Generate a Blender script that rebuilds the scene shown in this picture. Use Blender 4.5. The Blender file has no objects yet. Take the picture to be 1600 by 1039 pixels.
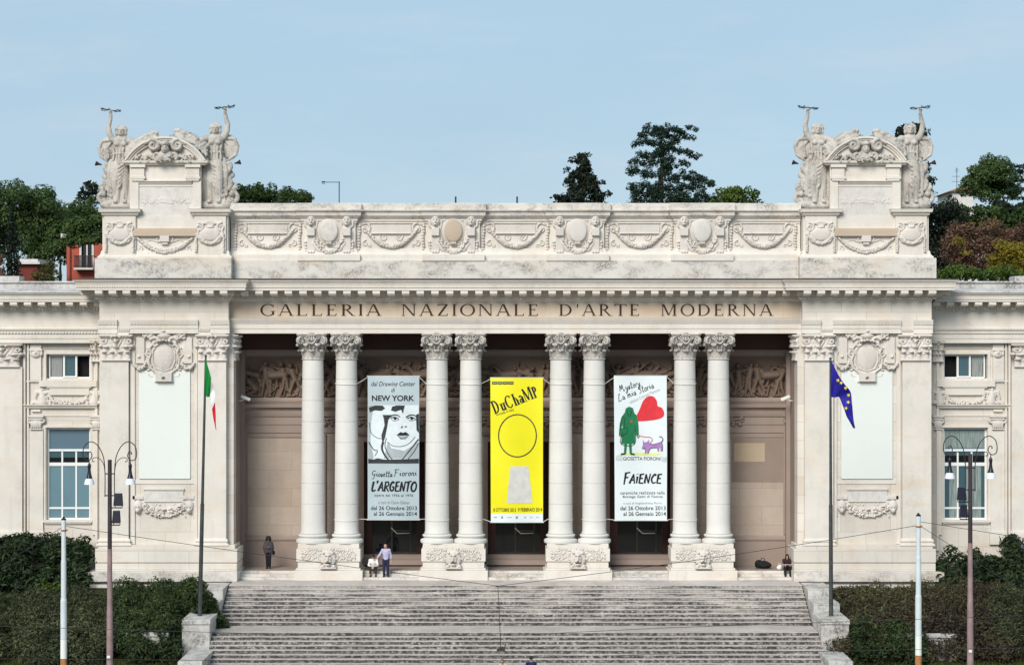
import bpy, math, random
import numpy as np
from math import sin, cos, pi, radians, sqrt
from mathutils import Vector, Matrix

# ------------------------------------------------------------------ camera, sky, sun
SC = bpy.context.scene
COL = SC.collection
D, F, CX, HY, CZ = 110.0, 3300.0, 805.5, 530.0, 11.9     # camera distance, focal (px of a 1600 px wide picture), centre, horizon, eye height
def X(px, Y=0.0): return (px - CX) * (D + Y) / F
def Z(py, Y=0.0): return CZ - (py - HY) * (D + Y) / F

cam = bpy.data.cameras.new('camera'); camo = bpy.data.objects.new('camera', cam); COL.objects.link(camo)
camo.location = (0, -D, CZ); camo.rotation_euler = (radians(90), 0, 0)
cam.sensor_width = 36; cam.lens = 36 * F / 1600
cam.shift_x = -(CX - 800) / 1600; cam.shift_y = (HY - 519.5) / 1600
cam.clip_start = 1; cam.clip_end = 3000
SC.camera = camo

SUN_EL, SUN_AZ = 35.0, 203.0        # elevation; azimuth (0 = +Y, clockwise), sun behind and a little left of the camera
world = bpy.data.worlds.new('World'); SC.world = world; world.use_nodes = True
wn = world.node_tree.nodes; wl = world.node_tree.links; wn.clear()
wo = wn.new('ShaderNodeOutputWorld'); wb = wn.new('ShaderNodeBackground'); wb.inputs[1].default_value = 0.05
sky = wn.new('ShaderNodeTexSky'); sky.sky_type = 'NISHITA'; sky.sun_disc = False
sky.sun_elevation = radians(SUN_EL); sky.sun_rotation = radians(SUN_AZ)
sky.air_density = 1.0; sky.dust_density = 0.4; sky.ozone_density = 2.2; sky.altitude = 60
# high thin overcast veil: soft patches of pale cloud over the blue
wtc = wn.new('ShaderNodeTexCoord'); wmp = wn.new('ShaderNodeMapping'); wmp.inputs['Scale'].default_value = (1.6, 1.6, 5.0)
wns = wn.new('ShaderNodeTexNoise'); wns.inputs['Scale'].default_value = 2.4; wns.inputs['Detail'].default_value = 7; wns.inputs['Roughness'].default_value = .55
wrp = wn.new('ShaderNodeValToRGB'); wrp.color_ramp.elements[0].position = .40; wrp.color_ramp.elements[1].position = .80
wrp.color_ramp.elements[0].color = (.80, .80, .80, 1); wrp.color_ramp.elements[1].color = (.97, .97, .97, 1)
wmx = wn.new('ShaderNodeMix'); wmx.data_type = 'RGBA'
wmx.inputs[7].default_value = (3.45, 4.78, 5.9, 1)
wl.new(wtc.outputs['Generated'], wmp.inputs[0]); wl.new(wmp.outputs[0], wns.inputs['Vector']); wl.new(wns.outputs[0], wrp.inputs[0])
wl.new(wrp.outputs[0], wmx.inputs[0]); wl.new(sky.outputs[0], wmx.inputs[6]); wmp2 = wn.new('ShaderNodeMapping'); wmp2.inputs['Scale'].default_value = (3.0, 3.0, 14.0); wmp2.inputs['Location'].default_value = (.7, .2, .35)
wn2 = wn.new('ShaderNodeTexNoise'); wn2.inputs['Scale'].default_value = 2.2; wn2.inputs['Detail'].default_value = 8; wn2.inputs['Roughness'].default_value = .6
wr2 = wn.new('ShaderNodeValToRGB'); wr2.color_ramp.elements[0].position = .50; wr2.color_ramp.elements[1].position = .78; wr2.color_ramp.elements[1].color = (.55, .55, .55, 1)
wm2 = wn.new('ShaderNodeMix'); wm2.data_type = 'RGBA'; wm2.inputs[7].default_value = (5.0, 5.5, 6.1, 1)
wl.new(wtc.outputs['Generated'], wmp2.inputs[0]); wl.new(wmp2.outputs[0], wn2.inputs['Vector']); wl.new(wn2.outputs[0], wr2.inputs[0]); wl.new(wr2.outputs[0], wm2.inputs[0]); wl.new(wmx.outputs[2], wm2.inputs[6])
wl.new(wm2.outputs[2], wb.inputs[0]); wl.new(wb.outputs[0], wo.inputs[0])

sun = bpy.data.lights.new('sun', 'SUN'); suno = bpy.data.objects.new('sun', sun); COL.objects.link(suno)
sun.energy = 1.5; sun.angle = radians(28); sun.color = (1.0, .945, .865)
_az = radians(SUN_AZ); _el = radians(SUN_EL)
sdir = Vector((sin(_az) * cos(_el), cos(_az) * cos(_el), sin(_el)))
suno.rotation_euler = sdir.to_track_quat('Z', 'Y').to_euler()
suno.location = sdir * 200
SC.view_settings.view_transform = 'Standard'; SC.view_settings.look = 'None'
SC.view_settings.exposure = 1.36; SC.view_settings.gamma = 1.0

# ------------------------------------------------------------------ materials
MATS = {}
def newmat(name):
    m = bpy.data.materials.new(name); m.use_nodes = True
    nt = m.node_tree; b = nt.nodes['Principled BSDF']
    MATS[name] = m
    return m, nt, b
def setc(b, col, rough=.7, metal=0, spec=.3):
    b.inputs['Base Color'].default_value = (*col, 1); b.inputs['Roughness'].default_value = rough
    b.inputs['Metallic'].default_value = metal; b.inputs['Specular IOR Level'].default_value = spec
def node(nt, t, **kw):
    n = nt.nodes.new(t)
    for k, v in kw.items(): setattr(n, k, v)
    return n
def ramp(nt, fac, p0, p1, c0=(0, 0, 0), c1=(1, 1, 1)):
    r = node(nt, 'ShaderNodeValToRGB'); e = r.color_ramp.elements
    e[0].position = p0; e[1].position = p1; e[0].color = (*c0, 1); e[1].color = (*c1, 1)
    nt.links.new(fac, r.inputs[0]); return r.outputs[0]
def noise(nt, vec, scale, detail=6, rough=.6, mapscale=None):
    if mapscale:
        mp = node(nt, 'ShaderNodeMapping'); mp.inputs['Scale'].default_value = mapscale
        nt.links.new(vec, mp.inputs[0]); vec = mp.outputs[0]
    n = node(nt, 'ShaderNodeTexNoise'); n.inputs['Scale'].default_value = scale
    n.inputs['Detail'].default_value = detail; n.inputs['Roughness'].default_value = rough
    nt.links.new(vec, n.inputs['Vector']); return n.outputs[0]
def mix(nt, fac, a, b, mode='MIX'):
    m = node(nt, 'ShaderNodeMix', data_type='RGBA', blend_type=mode)
    for s, v in ((m.inputs[0], fac), (m.inputs[6], a), (m.inputs[7], b)):
        if isinstance(v, (int, float)): s.default_value = v
        elif isinstance(v, tuple): s.default_value = (*v, 1)
        else: nt.links.new(v, s)
    return m.outputs[2]
def mul(nt, a, b, op='MULTIPLY'):
    m = node(nt, 'ShaderNodeMath', operation=op)
    for s, v in ((m.inputs[0], a), (m.inputs[1], b)):
        if isinstance(v, (int, float)): s.default_value = v
        else: nt.links.new(v, s)
    return m.outputs[0]
def pos(nt): return node(nt, 'ShaderNodeNewGeometry').outputs['Position']
def bump(nt, b, h, strength=.2, dist=.03):
    n = node(nt, 'ShaderNodeBump'); n.inputs['Strength'].default_value = strength; n.inputs['Distance'].default_value = dist
    nt.links.new(h, n.inputs['Height']); nt.links.new(n.outputs[0], b.inputs['Normal'])

def stone(name, col, stain=.25, p0=.55, p1=.78, stretch=(.9, .9, .35), sc=1.1, dark=(.13, .12, .115), warm=.35, pits=.35, joints=None, jcol=.72):
    m, nt, b = newmat(name); setc(b, col, .82, 0, .25); P = pos(nt)
    big = ramp(nt, noise(nt, P, .45, 4), .35, .68)
    fine = ramp(nt, noise(nt, P, 5.5, 8, .7, (1, 1, 2.2)), .3, .72)
    c = mix(nt, big, tuple(x * .93 for x in col), tuple(min(x * 1.05, .9) for x in col))
    c = mix(nt, mul(nt, fine, .22), c, tuple(x * .80 for x in col))
    wm = ramp(nt, noise(nt, P, .8, 5, .6, (.6, 1, 1.6)), .52, .74)
    c = mix(nt, mul(nt, wm, warm), c, (col[0] * .92, col[1] * .78, col[2] * .64))
    if joints:
        bt = node(nt, 'ShaderNodeTexBrick'); cb = node(nt, 'ShaderNodeCombineXYZ'); sp = node(nt, 'ShaderNodeSeparateXYZ')
        nt.links.new(P, sp.inputs[0]); nt.links.new(sp.outputs[0], cb.inputs[0]); nt.links.new(sp.outputs[2], cb.inputs[1])
        nt.links.new(cb.outputs[0], bt.inputs['Vector'])
        bt.inputs['Scale'].default_value = 1; bt.inputs['Brick Width'].default_value = joints[0]; bt.inputs['Row Height'].default_value = joints[1]
        bt.inputs['Mortar Size'].default_value = .022; bt.inputs['Mortar Smooth'].default_value = .6
        bt.inputs['Color1'].default_value = (1, 1, 1, 1); bt.inputs['Color2'].default_value = (.89, .87, .845, 1); bt.inputs['Mortar'].default_value = (jcol, jcol, jcol, 1)
        c = mix(nt, 1.0, c, bt.outputs[0], 'MULTIPLY')
    s1 = ramp(nt, noise(nt, P, sc, 9, .68, stretch), p0, p1)
    s2 = ramp(nt, noise(nt, P, 9, 6, .7), .35, .62)
    c = mix(nt, mul(nt, mul(nt, s1, s2), stain), c, dark)
    run = ramp(nt, noise(nt, P, 1.0, 6, .65, (2.6, 2.6, .22)), .56, .78)
    c = mix(nt, mul(nt, run, min(.34, stain * .55 + .08)), c, (col[0] * .62, col[1] * .58, col[2] * .52))
    pit = ramp(nt, noise(nt, P, 16, 3, .6, (1, 1, 2.5)), .66, .72)
    c = mix(nt, mul(nt, pit, pits), c, tuple(x * .35 for x in col))
    nt.links.new(c, b.inputs['Base Color'])
    bump(nt, b, noise(nt, P, 9, 8, .7), .25, .03)
    return m

TR = (.68, .635, .575)
stone('travertine', TR, .34, .50, .76, (.9, .9, .3), 1.3, (.22, .20, .185), .5, joints=(2.6, .95), jcol=.74)
stone('travertine_plain', TR, .35, .50, .74, (.8, .8, .5), 1.6, (.20, .18, .165), .5)
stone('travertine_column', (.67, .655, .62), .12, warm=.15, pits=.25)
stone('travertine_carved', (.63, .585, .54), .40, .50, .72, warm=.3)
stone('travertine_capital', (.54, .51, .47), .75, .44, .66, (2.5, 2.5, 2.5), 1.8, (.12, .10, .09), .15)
stone('travertine_weathered', (.65, .61, .56), .95, .45, .65, (.6, .6, 1.0), 1.6, (.16, .15, .14), .6)
stone('parapet_weathered', (.60, .58, .56), .95, .40, .66, (.8, .8, .3), 1.2, (.10, .10, .105), .1)
stone('block_weathered', (.56, .54, .51), .92, .40, .60, (1, 1, 1), 1.6, (.09, .09, .085), .15)
stone('statue_marble', (.53, .495, .45), .92, .42, .62, (1.0, 1.0, .5), 1.7, (.15, .135, .12), .3)
stone('inscription_stone', (.62, .52, .42), .2, warm=.7, joints=(1.55, 1.4), jcol=.8)
stone('pale_tablet', (.64, .61, .575), .5, .46, .68, (1.5, 1.5, 1.5), 2.2, (.30, .27, .24), .35)
stone('warm_tablet', (.50, .40, .31), .1, warm=.2)
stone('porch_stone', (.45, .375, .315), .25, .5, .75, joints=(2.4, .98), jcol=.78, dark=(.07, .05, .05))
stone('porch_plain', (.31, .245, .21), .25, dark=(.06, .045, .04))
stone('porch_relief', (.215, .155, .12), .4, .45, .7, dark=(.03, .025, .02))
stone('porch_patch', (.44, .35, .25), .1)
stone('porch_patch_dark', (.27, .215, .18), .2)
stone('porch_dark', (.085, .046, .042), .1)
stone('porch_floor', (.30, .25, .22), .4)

def step_stone():
    m, nt, b = newmat('step_stone'); setc(b, (.6, .58, .56), .85, 0, .2); P = pos(nt)
    g = node(nt, 'ShaderNodeNewGeometry'); sp = node(nt, 'ShaderNodeSeparateXYZ'); nt.links.new(g.outputs['True Normal'], sp.inputs[0])
    riser = ramp(nt, sp.outputs[2], .3, .6, (1, 1, 1), (.22, .22, .22))
    pz = node(nt, 'ShaderNodeSeparateXYZ'); nt.links.new(P, pz.inputs[0])
    low = node(nt, 'ShaderNodeMapRange'); nt.links.new(pz.outputs[2], low.inputs[0])
    low.inputs[1].default_value = -.65; low.inputs[2].default_value = -2.8; low.inputs[3].default_value = -.055; low.inputs[4].default_value = .15
    n1 = noise(nt, P, 1.0, 5, .6, (.16, .1, .8))
    n2 = noise(nt, P, 1.0, 4, .6, (.42, .05, 6.2))
    s = mul(nt, mul(nt, mul(nt, n1, .45), mul(nt, n2, .55), 'ADD'), low.outputs[0], 'ADD')
    patch = ramp(nt, s, .455, .505)
    sp1 = ramp(nt, noise(nt, P, 6.5, 6, .85, (.8, 1, 1)), .40, .53)
    speck = ramp(nt, noise(nt, P, 9, 6, .85, (.8, 1, 1)), .48, .58)
    f = mul(nt, mul(nt, patch, sp1), riser)
    f2 = mul(nt, mul(nt, speck, .85), riser)
    c = mix(nt, ramp(nt, noise(nt, P, .7, 6), .35, .7), (.47, .43, .40), (.62, .575, .535))
    bt = node(nt, 'ShaderNodeTexBrick'); cb = node(nt, 'ShaderNodeCombineXYZ')
    nt.links.new(pz.outputs[0], cb.inputs[0]); nt.links.new(mul(nt, pz.outputs[2], .616 + .16 * 40 - .03, 'ADD'), cb.inputs[1]); nt.links.new(cb.outputs[0], bt.inputs['Vector'])
    bt.inputs['Scale'].default_value = 1; bt.inputs['Brick Width'].default_value = 2.1; bt.inputs['Row Height'].default_value = .16; bt.inputs['Mortar Size'].default_value = .010; bt.offset_frequency = 3; bt.offset = .37; bt.squash = .7; bt.squash_frequency = 2
    bt.inputs['Color1'].default_value = (1, 1, 1, 1); bt.inputs['Color2'].default_value = (.70, .685, .67, 1); bt.inputs['Mortar'].default_value = (.5, .48, .46, 1)
    c = mix(nt, riser, c, mix(nt, 1.0, c, bt.outputs[0], 'MULTIPLY'))
    c = mix(nt, f2, c, (.17, .155, .15))
    c = mix(nt, mul(nt, f, .93), c, (.030, .026, .028))
    nt.links.new(c, b.inputs['Base Color']); bump(nt, b, noise(nt, P, 12, 6, .7), .3, .03)
step_stone()

def plain(name, col, rough=.6, metal=0, spec=.3, var=.12, sc=3.0, stretch=(1, 1, 1)):
    m, nt, b = newmat(name); setc(b, col, rough, metal, spec); P = pos(nt)
    n = ramp(nt, noise(nt, P, sc, 5, .6, stretch), .3, .7)
    c = mix(nt, n, tuple(x * (1 - var) for x in col), tuple(min(1, x * (1 + var)) for x in col))
    nt.links.new(c, b.inputs['Base Color'])
    return m
plain('letter_brown', (.050, .028, .015), .8, var=.3, sc=5)
plain('white_board', (.69, .72, .685), .5, var=.02, sc=.5)
plain('banner_grey', (.40, .475, .51), .55, var=.06, sc=.8)
plain('banner_yellow', (.74, .68, .012), .5, var=.03, sc=.8)
plain('banner_white', (.66, .715, .73), .5, var=.03, sc=.8)
plain('ink_black', (.012, .012, .014), .5, var=.1)
plain('ink_charcoal', (.030, .032, .035), .5, var=.3, sc=4)
plain('ink_grey', (.22, .25, .27), .5, var=.15, sc=4)
plain('ink_mid', (.34, .38, .40), .5, var=.1)
plain('ink_pale', (.62, .68, .70), .5, var=.08)
plain('ink_light_grey', (.55, .54, .50), .5, var=.1)
plain('ink_green', (.012, .16, .062), .5, var=.12)
plain('ink_red', (.60, .025, .035), .5, var=.15)
plain('ink_violet', (.34, .18, .42), .5, var=.15)
plain('ink_lime', (.62, .68, .22), .5, var=.2)
plain('cord_white', (.72, .70, .66), .7)
plain('door_wood', (.045, .014, .012), .45, var=.3)
plain('door_metal', (.045, .042, .03), .35, .3)
plain('dark_interior', (.006, .005, .006), .8)
plain('window_white', (.72, .73, .72), .45, var=.03)
plain('curtain_grey', (.26, .27, .26), .8, var=.2, sc=6, stretch=(3, 1, .2))
plain('blind_teal', (.12, .21, .25), .8, var=.08, sc=.6)
plain('curtain_pale', (.20, .25, .24), .8, var=.45, sc=6, stretch=(3, 1, .2))
plain('dark_iron', (.035, .028, .030), .45, .4, var=.25)
plain('lamp_pole_paint', (.27, .19, .19), .6, .1, var=.25, sc=2)
plain('pole_dark_paint', (.045, .035, .038), .6, .1, var=.3, sc=2)
plain('lamp_white', (.66, .70, .78), .35, var=.05)
plain('pole_white', (.56, .62, .64), .45, var=.08, sc=1.5)
plain('flood_dark', (.012, .012, .025), .35, var=.3)
plain('lead_sheet', (.055, .052, .05), .6, .2, var=.3)
plain('rust', (.34, .16, .06), .9, var=.4, sc=6)
plain('flagpole_metal', (.075, .085, .085), .4, .5, var=.3)
plain('wire', (.03, .03, .032), .6)
plain('flag_green', (.0, .20, .03), .7, var=.2, sc=3, stretch=(4, 1, 1))
plain('flag_white', (.75, .75, .74), .7, var=.08)
plain('flag_red', (.55, .01, .03), .7, var=.2)
plain('flag_blue', (.012, .010, .24), .7, var=.3, sc=3, stretch=(4, 1, 1))
plain('flag_yellow', (.80, .58, .03), .7)
plain('red_plaster', (.36, .085, .055), .9, var=.14, sc=.7)
plain('red_plaster_dark', (.16, .035, .028), .9, var=.2, sc=.7)
plain('pale_trim', (.55, .53, .50), .8)
plain('roof_tile', (.26, .12, .075), .9, var=.3, sc=3)
plain('far_white', (.60, .58, .55), .9)
plain('bark', (.035, .027, .023), .95, var=.4, sc=4, stretch=(1, 1, .3))
plain('bronze_dark', (.022, .03, .03), .5, .3, var=.3)
plain('rust_bronze', (.05, .022, .018), .7, .2)
plain('skin', (.42, .25, .185), .6, var=.06)
plain('skin_dark', (.22, .12, .085), .6, var=.06)
plain('hair_black', (.012, .010, .010), .6, var=.4, sc=20)
plain('hair_brown', (.16, .085, .03), .6, var=.4, sc=20)
plain('hair_grey', (.09, .075, .07), .7, var=.4, sc=20)
plain('cloth_grey', (.055, .052, .060), .9, var=.3, sc=8)
plain('cloth_black', (.010, .010, .012), .85, var=.4, sc=8)
plain('cloth_lilac', (.42, .40, .56), .85, var=.08, sc=8)
plain('cloth_navy', (.018, .020, .055), .85, var=.25, sc=8)
plain('cloth_white', (.74, .73, .72), .85, var=.05, sc=8)
plain('cloth_brown', (.03, .024, .02), .85, var=.3, sc=8)
plain('cloth_plum', (.03, .012, .016), .85, var=.3, sc=8)
plain('paper', (.8, .79, .78), .7)
plain('shoe_dark', (.015, .013, .012), .5)
plain('camera_white', (.7, .7, .68), .4)
plain('asphalt', (.21, .175, .14), .9, var=.2, sc=4)
plain('kerb_stone', (.38, .36, .34), .9)

def glass(name, col, rough=.05):
    m, nt, b = newmat(name); setc(b, col, rough, 0, .6)
glass('glass_teal', (.05, .10, .12)); glass('glass_blue', (.11, .17, .22), .02); glass('glass_dark', (.008, .008, .010)); glass('glass_curtain', (.09, .115, .12))

def ground(name, c0, c1, c2):
    m, nt, b = newmat(name); setc(b, c0, .95, 0, .1); P = pos(nt)
    c = mix(nt, ramp(nt, noise(nt, P, 1.2, 8, .7), .35, .65), c0, c1)
    c = mix(nt, ramp(nt, noise(nt, P, 7, 6, .7), .5, .68), c, c2)
    nt.links.new(c, b.inputs['Base Color']); bump(nt, b, noise(nt, P, 10, 6, .7), .6, .08)
ground('earth_grass', (.022, .030, .012), (.04, .05, .016), (.045, .036, .022))
ground('hill_earth', (.03, .045, .018), (.05, .06, .02), (.05, .04, .025))

def leaf(name, cols, clump=.4, cscale=.5, trans=.32):
    """cols: list of colours picked per leaf; a slow noise makes lighter and darker patches of growth"""
    m, nt, b = newmat(name); setc(b, cols[0], .65, 0, .2)
    g = node(nt, 'ShaderNodeNewGeometry')
    r = node(nt, 'ShaderNodeValToRGB'); e = r.color_ramp.elements
    while len(e) < len(cols): e.new(.5)
    for i, c in enumerate(cols): e[i].position = i / (len(cols) - 1); e[i].color = (*c, 1)
    n = noise(nt, g.outputs['Position'], cscale, 5, .65)
    f = mul(nt, mul(nt, g.outputs['Random Per Island'], 1 - clump), mul(nt, ramp(nt, n, .3, .7), clump), 'ADD')
    nt.links.new(f, r.inputs[0]); nt.links.new(r.outputs[0], b.inputs['Base Color'])
    t = node(nt, 'ShaderNodeBsdfTranslucent'); nt.links.new(r.outputs[0], t.inputs[0])
    ms = node(nt, 'ShaderNodeMixShader'); ms.inputs[0].default_value = trans
    out = nt.nodes['Material Output']
    nt.links.new(b.outputs[0], ms.inputs[1]); nt.links.new(t.outputs[0], ms.inputs[2]); nt.links.new(ms.outputs[0], out.inputs[0])
leaf('leaf_pine', [(.012, .024, .009), (.038, .070, .021), (.070, .118, .032), (.13, .19, .055)])
leaf('leaf_cypress', [(.010, .016, .012), (.020, .030, .019), (.034, .048, .026)])
leaf('leaf_cedar', [(.012, .028, .020), (.028, .056, .036), (.055, .090, .055)])
leaf('leaf_green', [(.012, .026, .008), (.03, .058, .013), (.05, .085, .02), (.10, .14, .035)])
leaf('leaf_dark', [(.007, .012, .006), (.028, .045, .017), (.056, .085, .028), (.14, .18, .06)], .4, .4)
leaf('leaf_hedge', [(.005, .010, .006), (.014, .027, .012), (.030, .052, .020), (.10, .13, .055)])
leaf('leaf_shrub', [(.008, .011, .007), (.040, .050, .025), (.085, .095, .045), (.20, .205, .095)], .45, .35)
leaf('leaf_bright', [(.03, .06, .012), (.07, .12, .02), (.14, .18, .03)])
leaf('leaf_olive', [(.045, .05, .014), (.075, .075, .02), (.11, .10, .028)])
leaf('leaf_rust', [(.030, .018, .014), (.11, .062, .044), (.19, .11, .075), (.30, .21, .06)])
leaf('leaf_yellow', [(.035, .035, .012), (.14, .12, .018), (.26, .20, .025), (.36, .27, .04)])
leaf('leaf_burgundy', [(.010, .007, .007), (.055, .036, .030), (.092, .092, .042), (.20, .21, .085)], .5, .30)
leaf('grass', [(.035, .07, .012), (.08, .12, .02), (.13, .16, .035)])

# ------------------------------------------------------------------ mesh helpers
def M(n): return MATS[n] if isinstance(n, str) else n
def link(o, parent=None):
    COL.objects.link(o)
    if parent is not None: o.parent = parent
    return o
def tag(o, label=None, cat=None, group=None, kind=None):
    if label: o['label'] = label
    if cat: o['category'] = cat
    if group: o['group'] = group
    if kind: o['kind'] = kind
    return o
def empty(name, loc, label, cat, group=None):
    o = bpy.data.objects.new(name, None); o.location = loc; o.empty_display_size = .2
    COL.objects.link(o); return tag(o, label, cat, group)
def copy_tree(o, parent=None):
    c = o.copy(); COL.objects.link(c)
    if parent is not None: c.parent = parent
    for ch in list(o.children): copy_tree(ch, c)
    return c

class MB:
    def __init__(s): s.v = []; s.f = []; s.fm = []; s.mats = []; s.cur = 0
    def use(s, m):
        m = M(m)
        if m not in s.mats: s.mats.append(m)
        s.cur = s.mats.index(m); return s
    def add(s, vs, fs):
        b = len(s.v); s.v.extend([tuple(v) for v in vs]); s.f.extend([tuple(i + b for i in f) for f in fs]); s.fm.extend([s.cur] * len(fs)); return s
    def box(s, x0, x1, y0, y1, z0, z1):
        if x0 > x1: x0, x1 = x1, x0
        if y0 > y1: y0, y1 = y1, y0
        if z0 > z1: z0, z1 = z1, z0
        v = [(x0, y0, z0), (x1, y0, z0), (x1, y1, z0), (x0, y1, z0), (x0, y0, z1), (x1, y0, z1), (x1, y1, z1), (x0, y1, z1)]
        return s.add(v, [(0, 3, 2, 1), (4, 5, 6, 7), (0, 1, 5, 4), (1, 2, 6, 5), (2, 3, 7, 6), (3, 0, 4, 7)])
    def prism(s, poly, y0, y1):
        """poly of (x, z), extruded from y0 (front) to y1"""
        n = len(poly)
        v = [(x, y0, z) for x, z in poly] + [(x, y1, z) for x, z in poly]
        return s.add(v, [tuple(range(n)), tuple(range(2 * n - 1, n - 1, -1))] + [(i, i + n, (i + 1) % n + n, (i + 1) % n) for i in range(n)])
    def lathe(s, prof, c=(0, 0, 0), n=24, sx=1, sy=1):
        v = []; f = []
        for r, z in prof:
            for k in range(n):
                a = 2 * pi * k / n; v.append((c[0] + r * cos(a) * sx, c[1] + r * sin(a) * sy, c[2] + z))
        for i in range(len(prof) - 1):
            for k in range(n):
                f.append((i * n + k, i * n + (k + 1) % n, (i + 1) * n + (k + 1) % n, (i + 1) * n + k))
        f.append(tuple(range(n - 1, -1, -1))); f.append(tuple(range((len(prof) - 1) * n, len(prof) * n)))
        return s.add(v, f)
    def ell(s, c, r, nu=12, nv=8, rot=None):
        v = []; f = []
        if isinstance(r, (int, float)): r = (r, r, r)
        for j in range(1, nv):
            t = pi * j / nv
            for k in range(nu):
                a = 2 * pi * k / nu; v.append(Vector((r[0] * sin(t) * cos(a), r[1] * sin(t) * sin(a), r[2] * cos(t))))
        v.append(Vector((0, 0, r[2]))); v.append(Vector((0, 0, -r[2])))
        T, B = len(v) - 2, len(v) - 1
        for j in range(nv - 2):
            for k in range(nu): f.append((j * nu + k, (j + 1) * nu + k, (j + 1) * nu + (k + 1) % nu, j * nu + (k + 1) % nu))
        for k in range(nu):
            f.append((T, k, (k + 1) % nu)); f.append((B, (nv - 2) * nu + (k + 1) % nu, (nv - 2) * nu + k))
        if rot is not None: v = [rot @ p for p in v]
        return s.add([(p[0] + c[0], p[1] + c[1], p[2] + c[2]) for p in v], f)
    def tube(s, pts, rad, n=8, caps=True):
        pts = [Vector(p) for p in pts]; m = len(pts)
        if isinstance(rad, (int, float)): rad = [rad] * m
        v = []; f = []; prev = None
        for i, p in enumerate(pts):
            t = (pts[min(i + 1, m - 1)] - pts[max(i - 1, 0)])
            t = t.normalized() if t.length > 1e-9 else Vector((0, 0, 1))
            if prev is None:
                a = Vector((0, 1, 0)) if abs(t.y) < .9 else Vector((1, 0, 0))
                u = t.cross(a).normalized()
            else:
                u = (prev - t * prev.dot(t)); u = u.normalized() if u.length > 1e-6 else t.orthogonal().normalized()
            prev = u; w = t.cross(u)
            for k in range(n):
                a = 2 * pi * k / n; v.append(p + (u * cos(a) + w * sin(a)) * rad[i])
        for i in range(m - 1):
            for k in range(n): f.append((i * n + k, i * n + (k + 1) % n, (i + 1) * n + (k + 1) % n, (i + 1) * n + k))
        if caps: f.append(tuple(range(n - 1, -1, -1))); f.append(tuple(range((m - 1) * n, m * n)))
        return s.add(v, f)
    def limb(s, pts, rad, n=10):
        s.tube(pts, rad, n)
        for p, r in zip(pts, rad): s.ell(p, r * .995, n, 6)
        return s
    def mould(s, path, prof, capends=True):
        """profile of (out, z) swept along a plan path of (x, y); outward is to the right of travel"""
        P = [Vector(p) for p in path]; m = len(P); nrm = []
        for i in range(m - 1):
            d = (P[i + 1] - P[i]).normalized(); nrm.append(Vector((d.y, -d.x)))
        v = []; f = []; k = len(prof)
        for i in range(m):
            if i == 0: o = nrm[0]
            elif i == m - 1: o = nrm[-1]
            else: o = (nrm[i - 1] + nrm[i]) / (1 + nrm[i - 1].dot(nrm[i]))
            for out, z in prof: v.append((P[i].x + o.x * out, P[i].y + o.y * out, z))
        for i in range(m - 1):
            for j in range(k - 1): f.append((i * k + j, (i + 1) * k + j, (i + 1) * k + j + 1, i * k + j + 1))
        if capends: f.append(tuple(range(k - 1, -1, -1))); f.append(tuple(range((m - 1) * k, m * k)))
        return s.add(v, f)
    def build(s, name, mat=None, parent=None, smooth=False, mirror=False, loc=None):
        me = bpy.data.meshes.new(name)
        v = s.v; f = s.f
        if mirror: v = [(-x, y, z) for x, y, z in v]; f = [tuple(reversed(q)) for q in f]
        me.from_pydata(v, [], f)
        if mat is not None: me.materials.append(M(mat))
        else:
            for q in s.mats: me.materials.append(q)
            me.polygons.foreach_set('material_index', s.fm)
        if smooth: me.polygons.foreach_set('use_smooth', [True] * len(me.polygons))
        me.update()
        if smooth == 'angle': me.set_sharp_from_angle(angle=radians(32))
        o = bpy.data.objects.new(name, me); link(o, parent)
        if loc is not None: o.location = loc
        return o
def remesh(o, vox, smooth_iter=2):
    m = o.modifiers.new('skin', 'REMESH'); m.mode = 'VOXEL'; m.voxel_size = vox; m.use_smooth_shade = True
    if smooth_iter:
        q = o.modifiers.new('soft', 'SMOOTH'); q.iterations = smooth_iter; q.factor = .5
    return o

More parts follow.
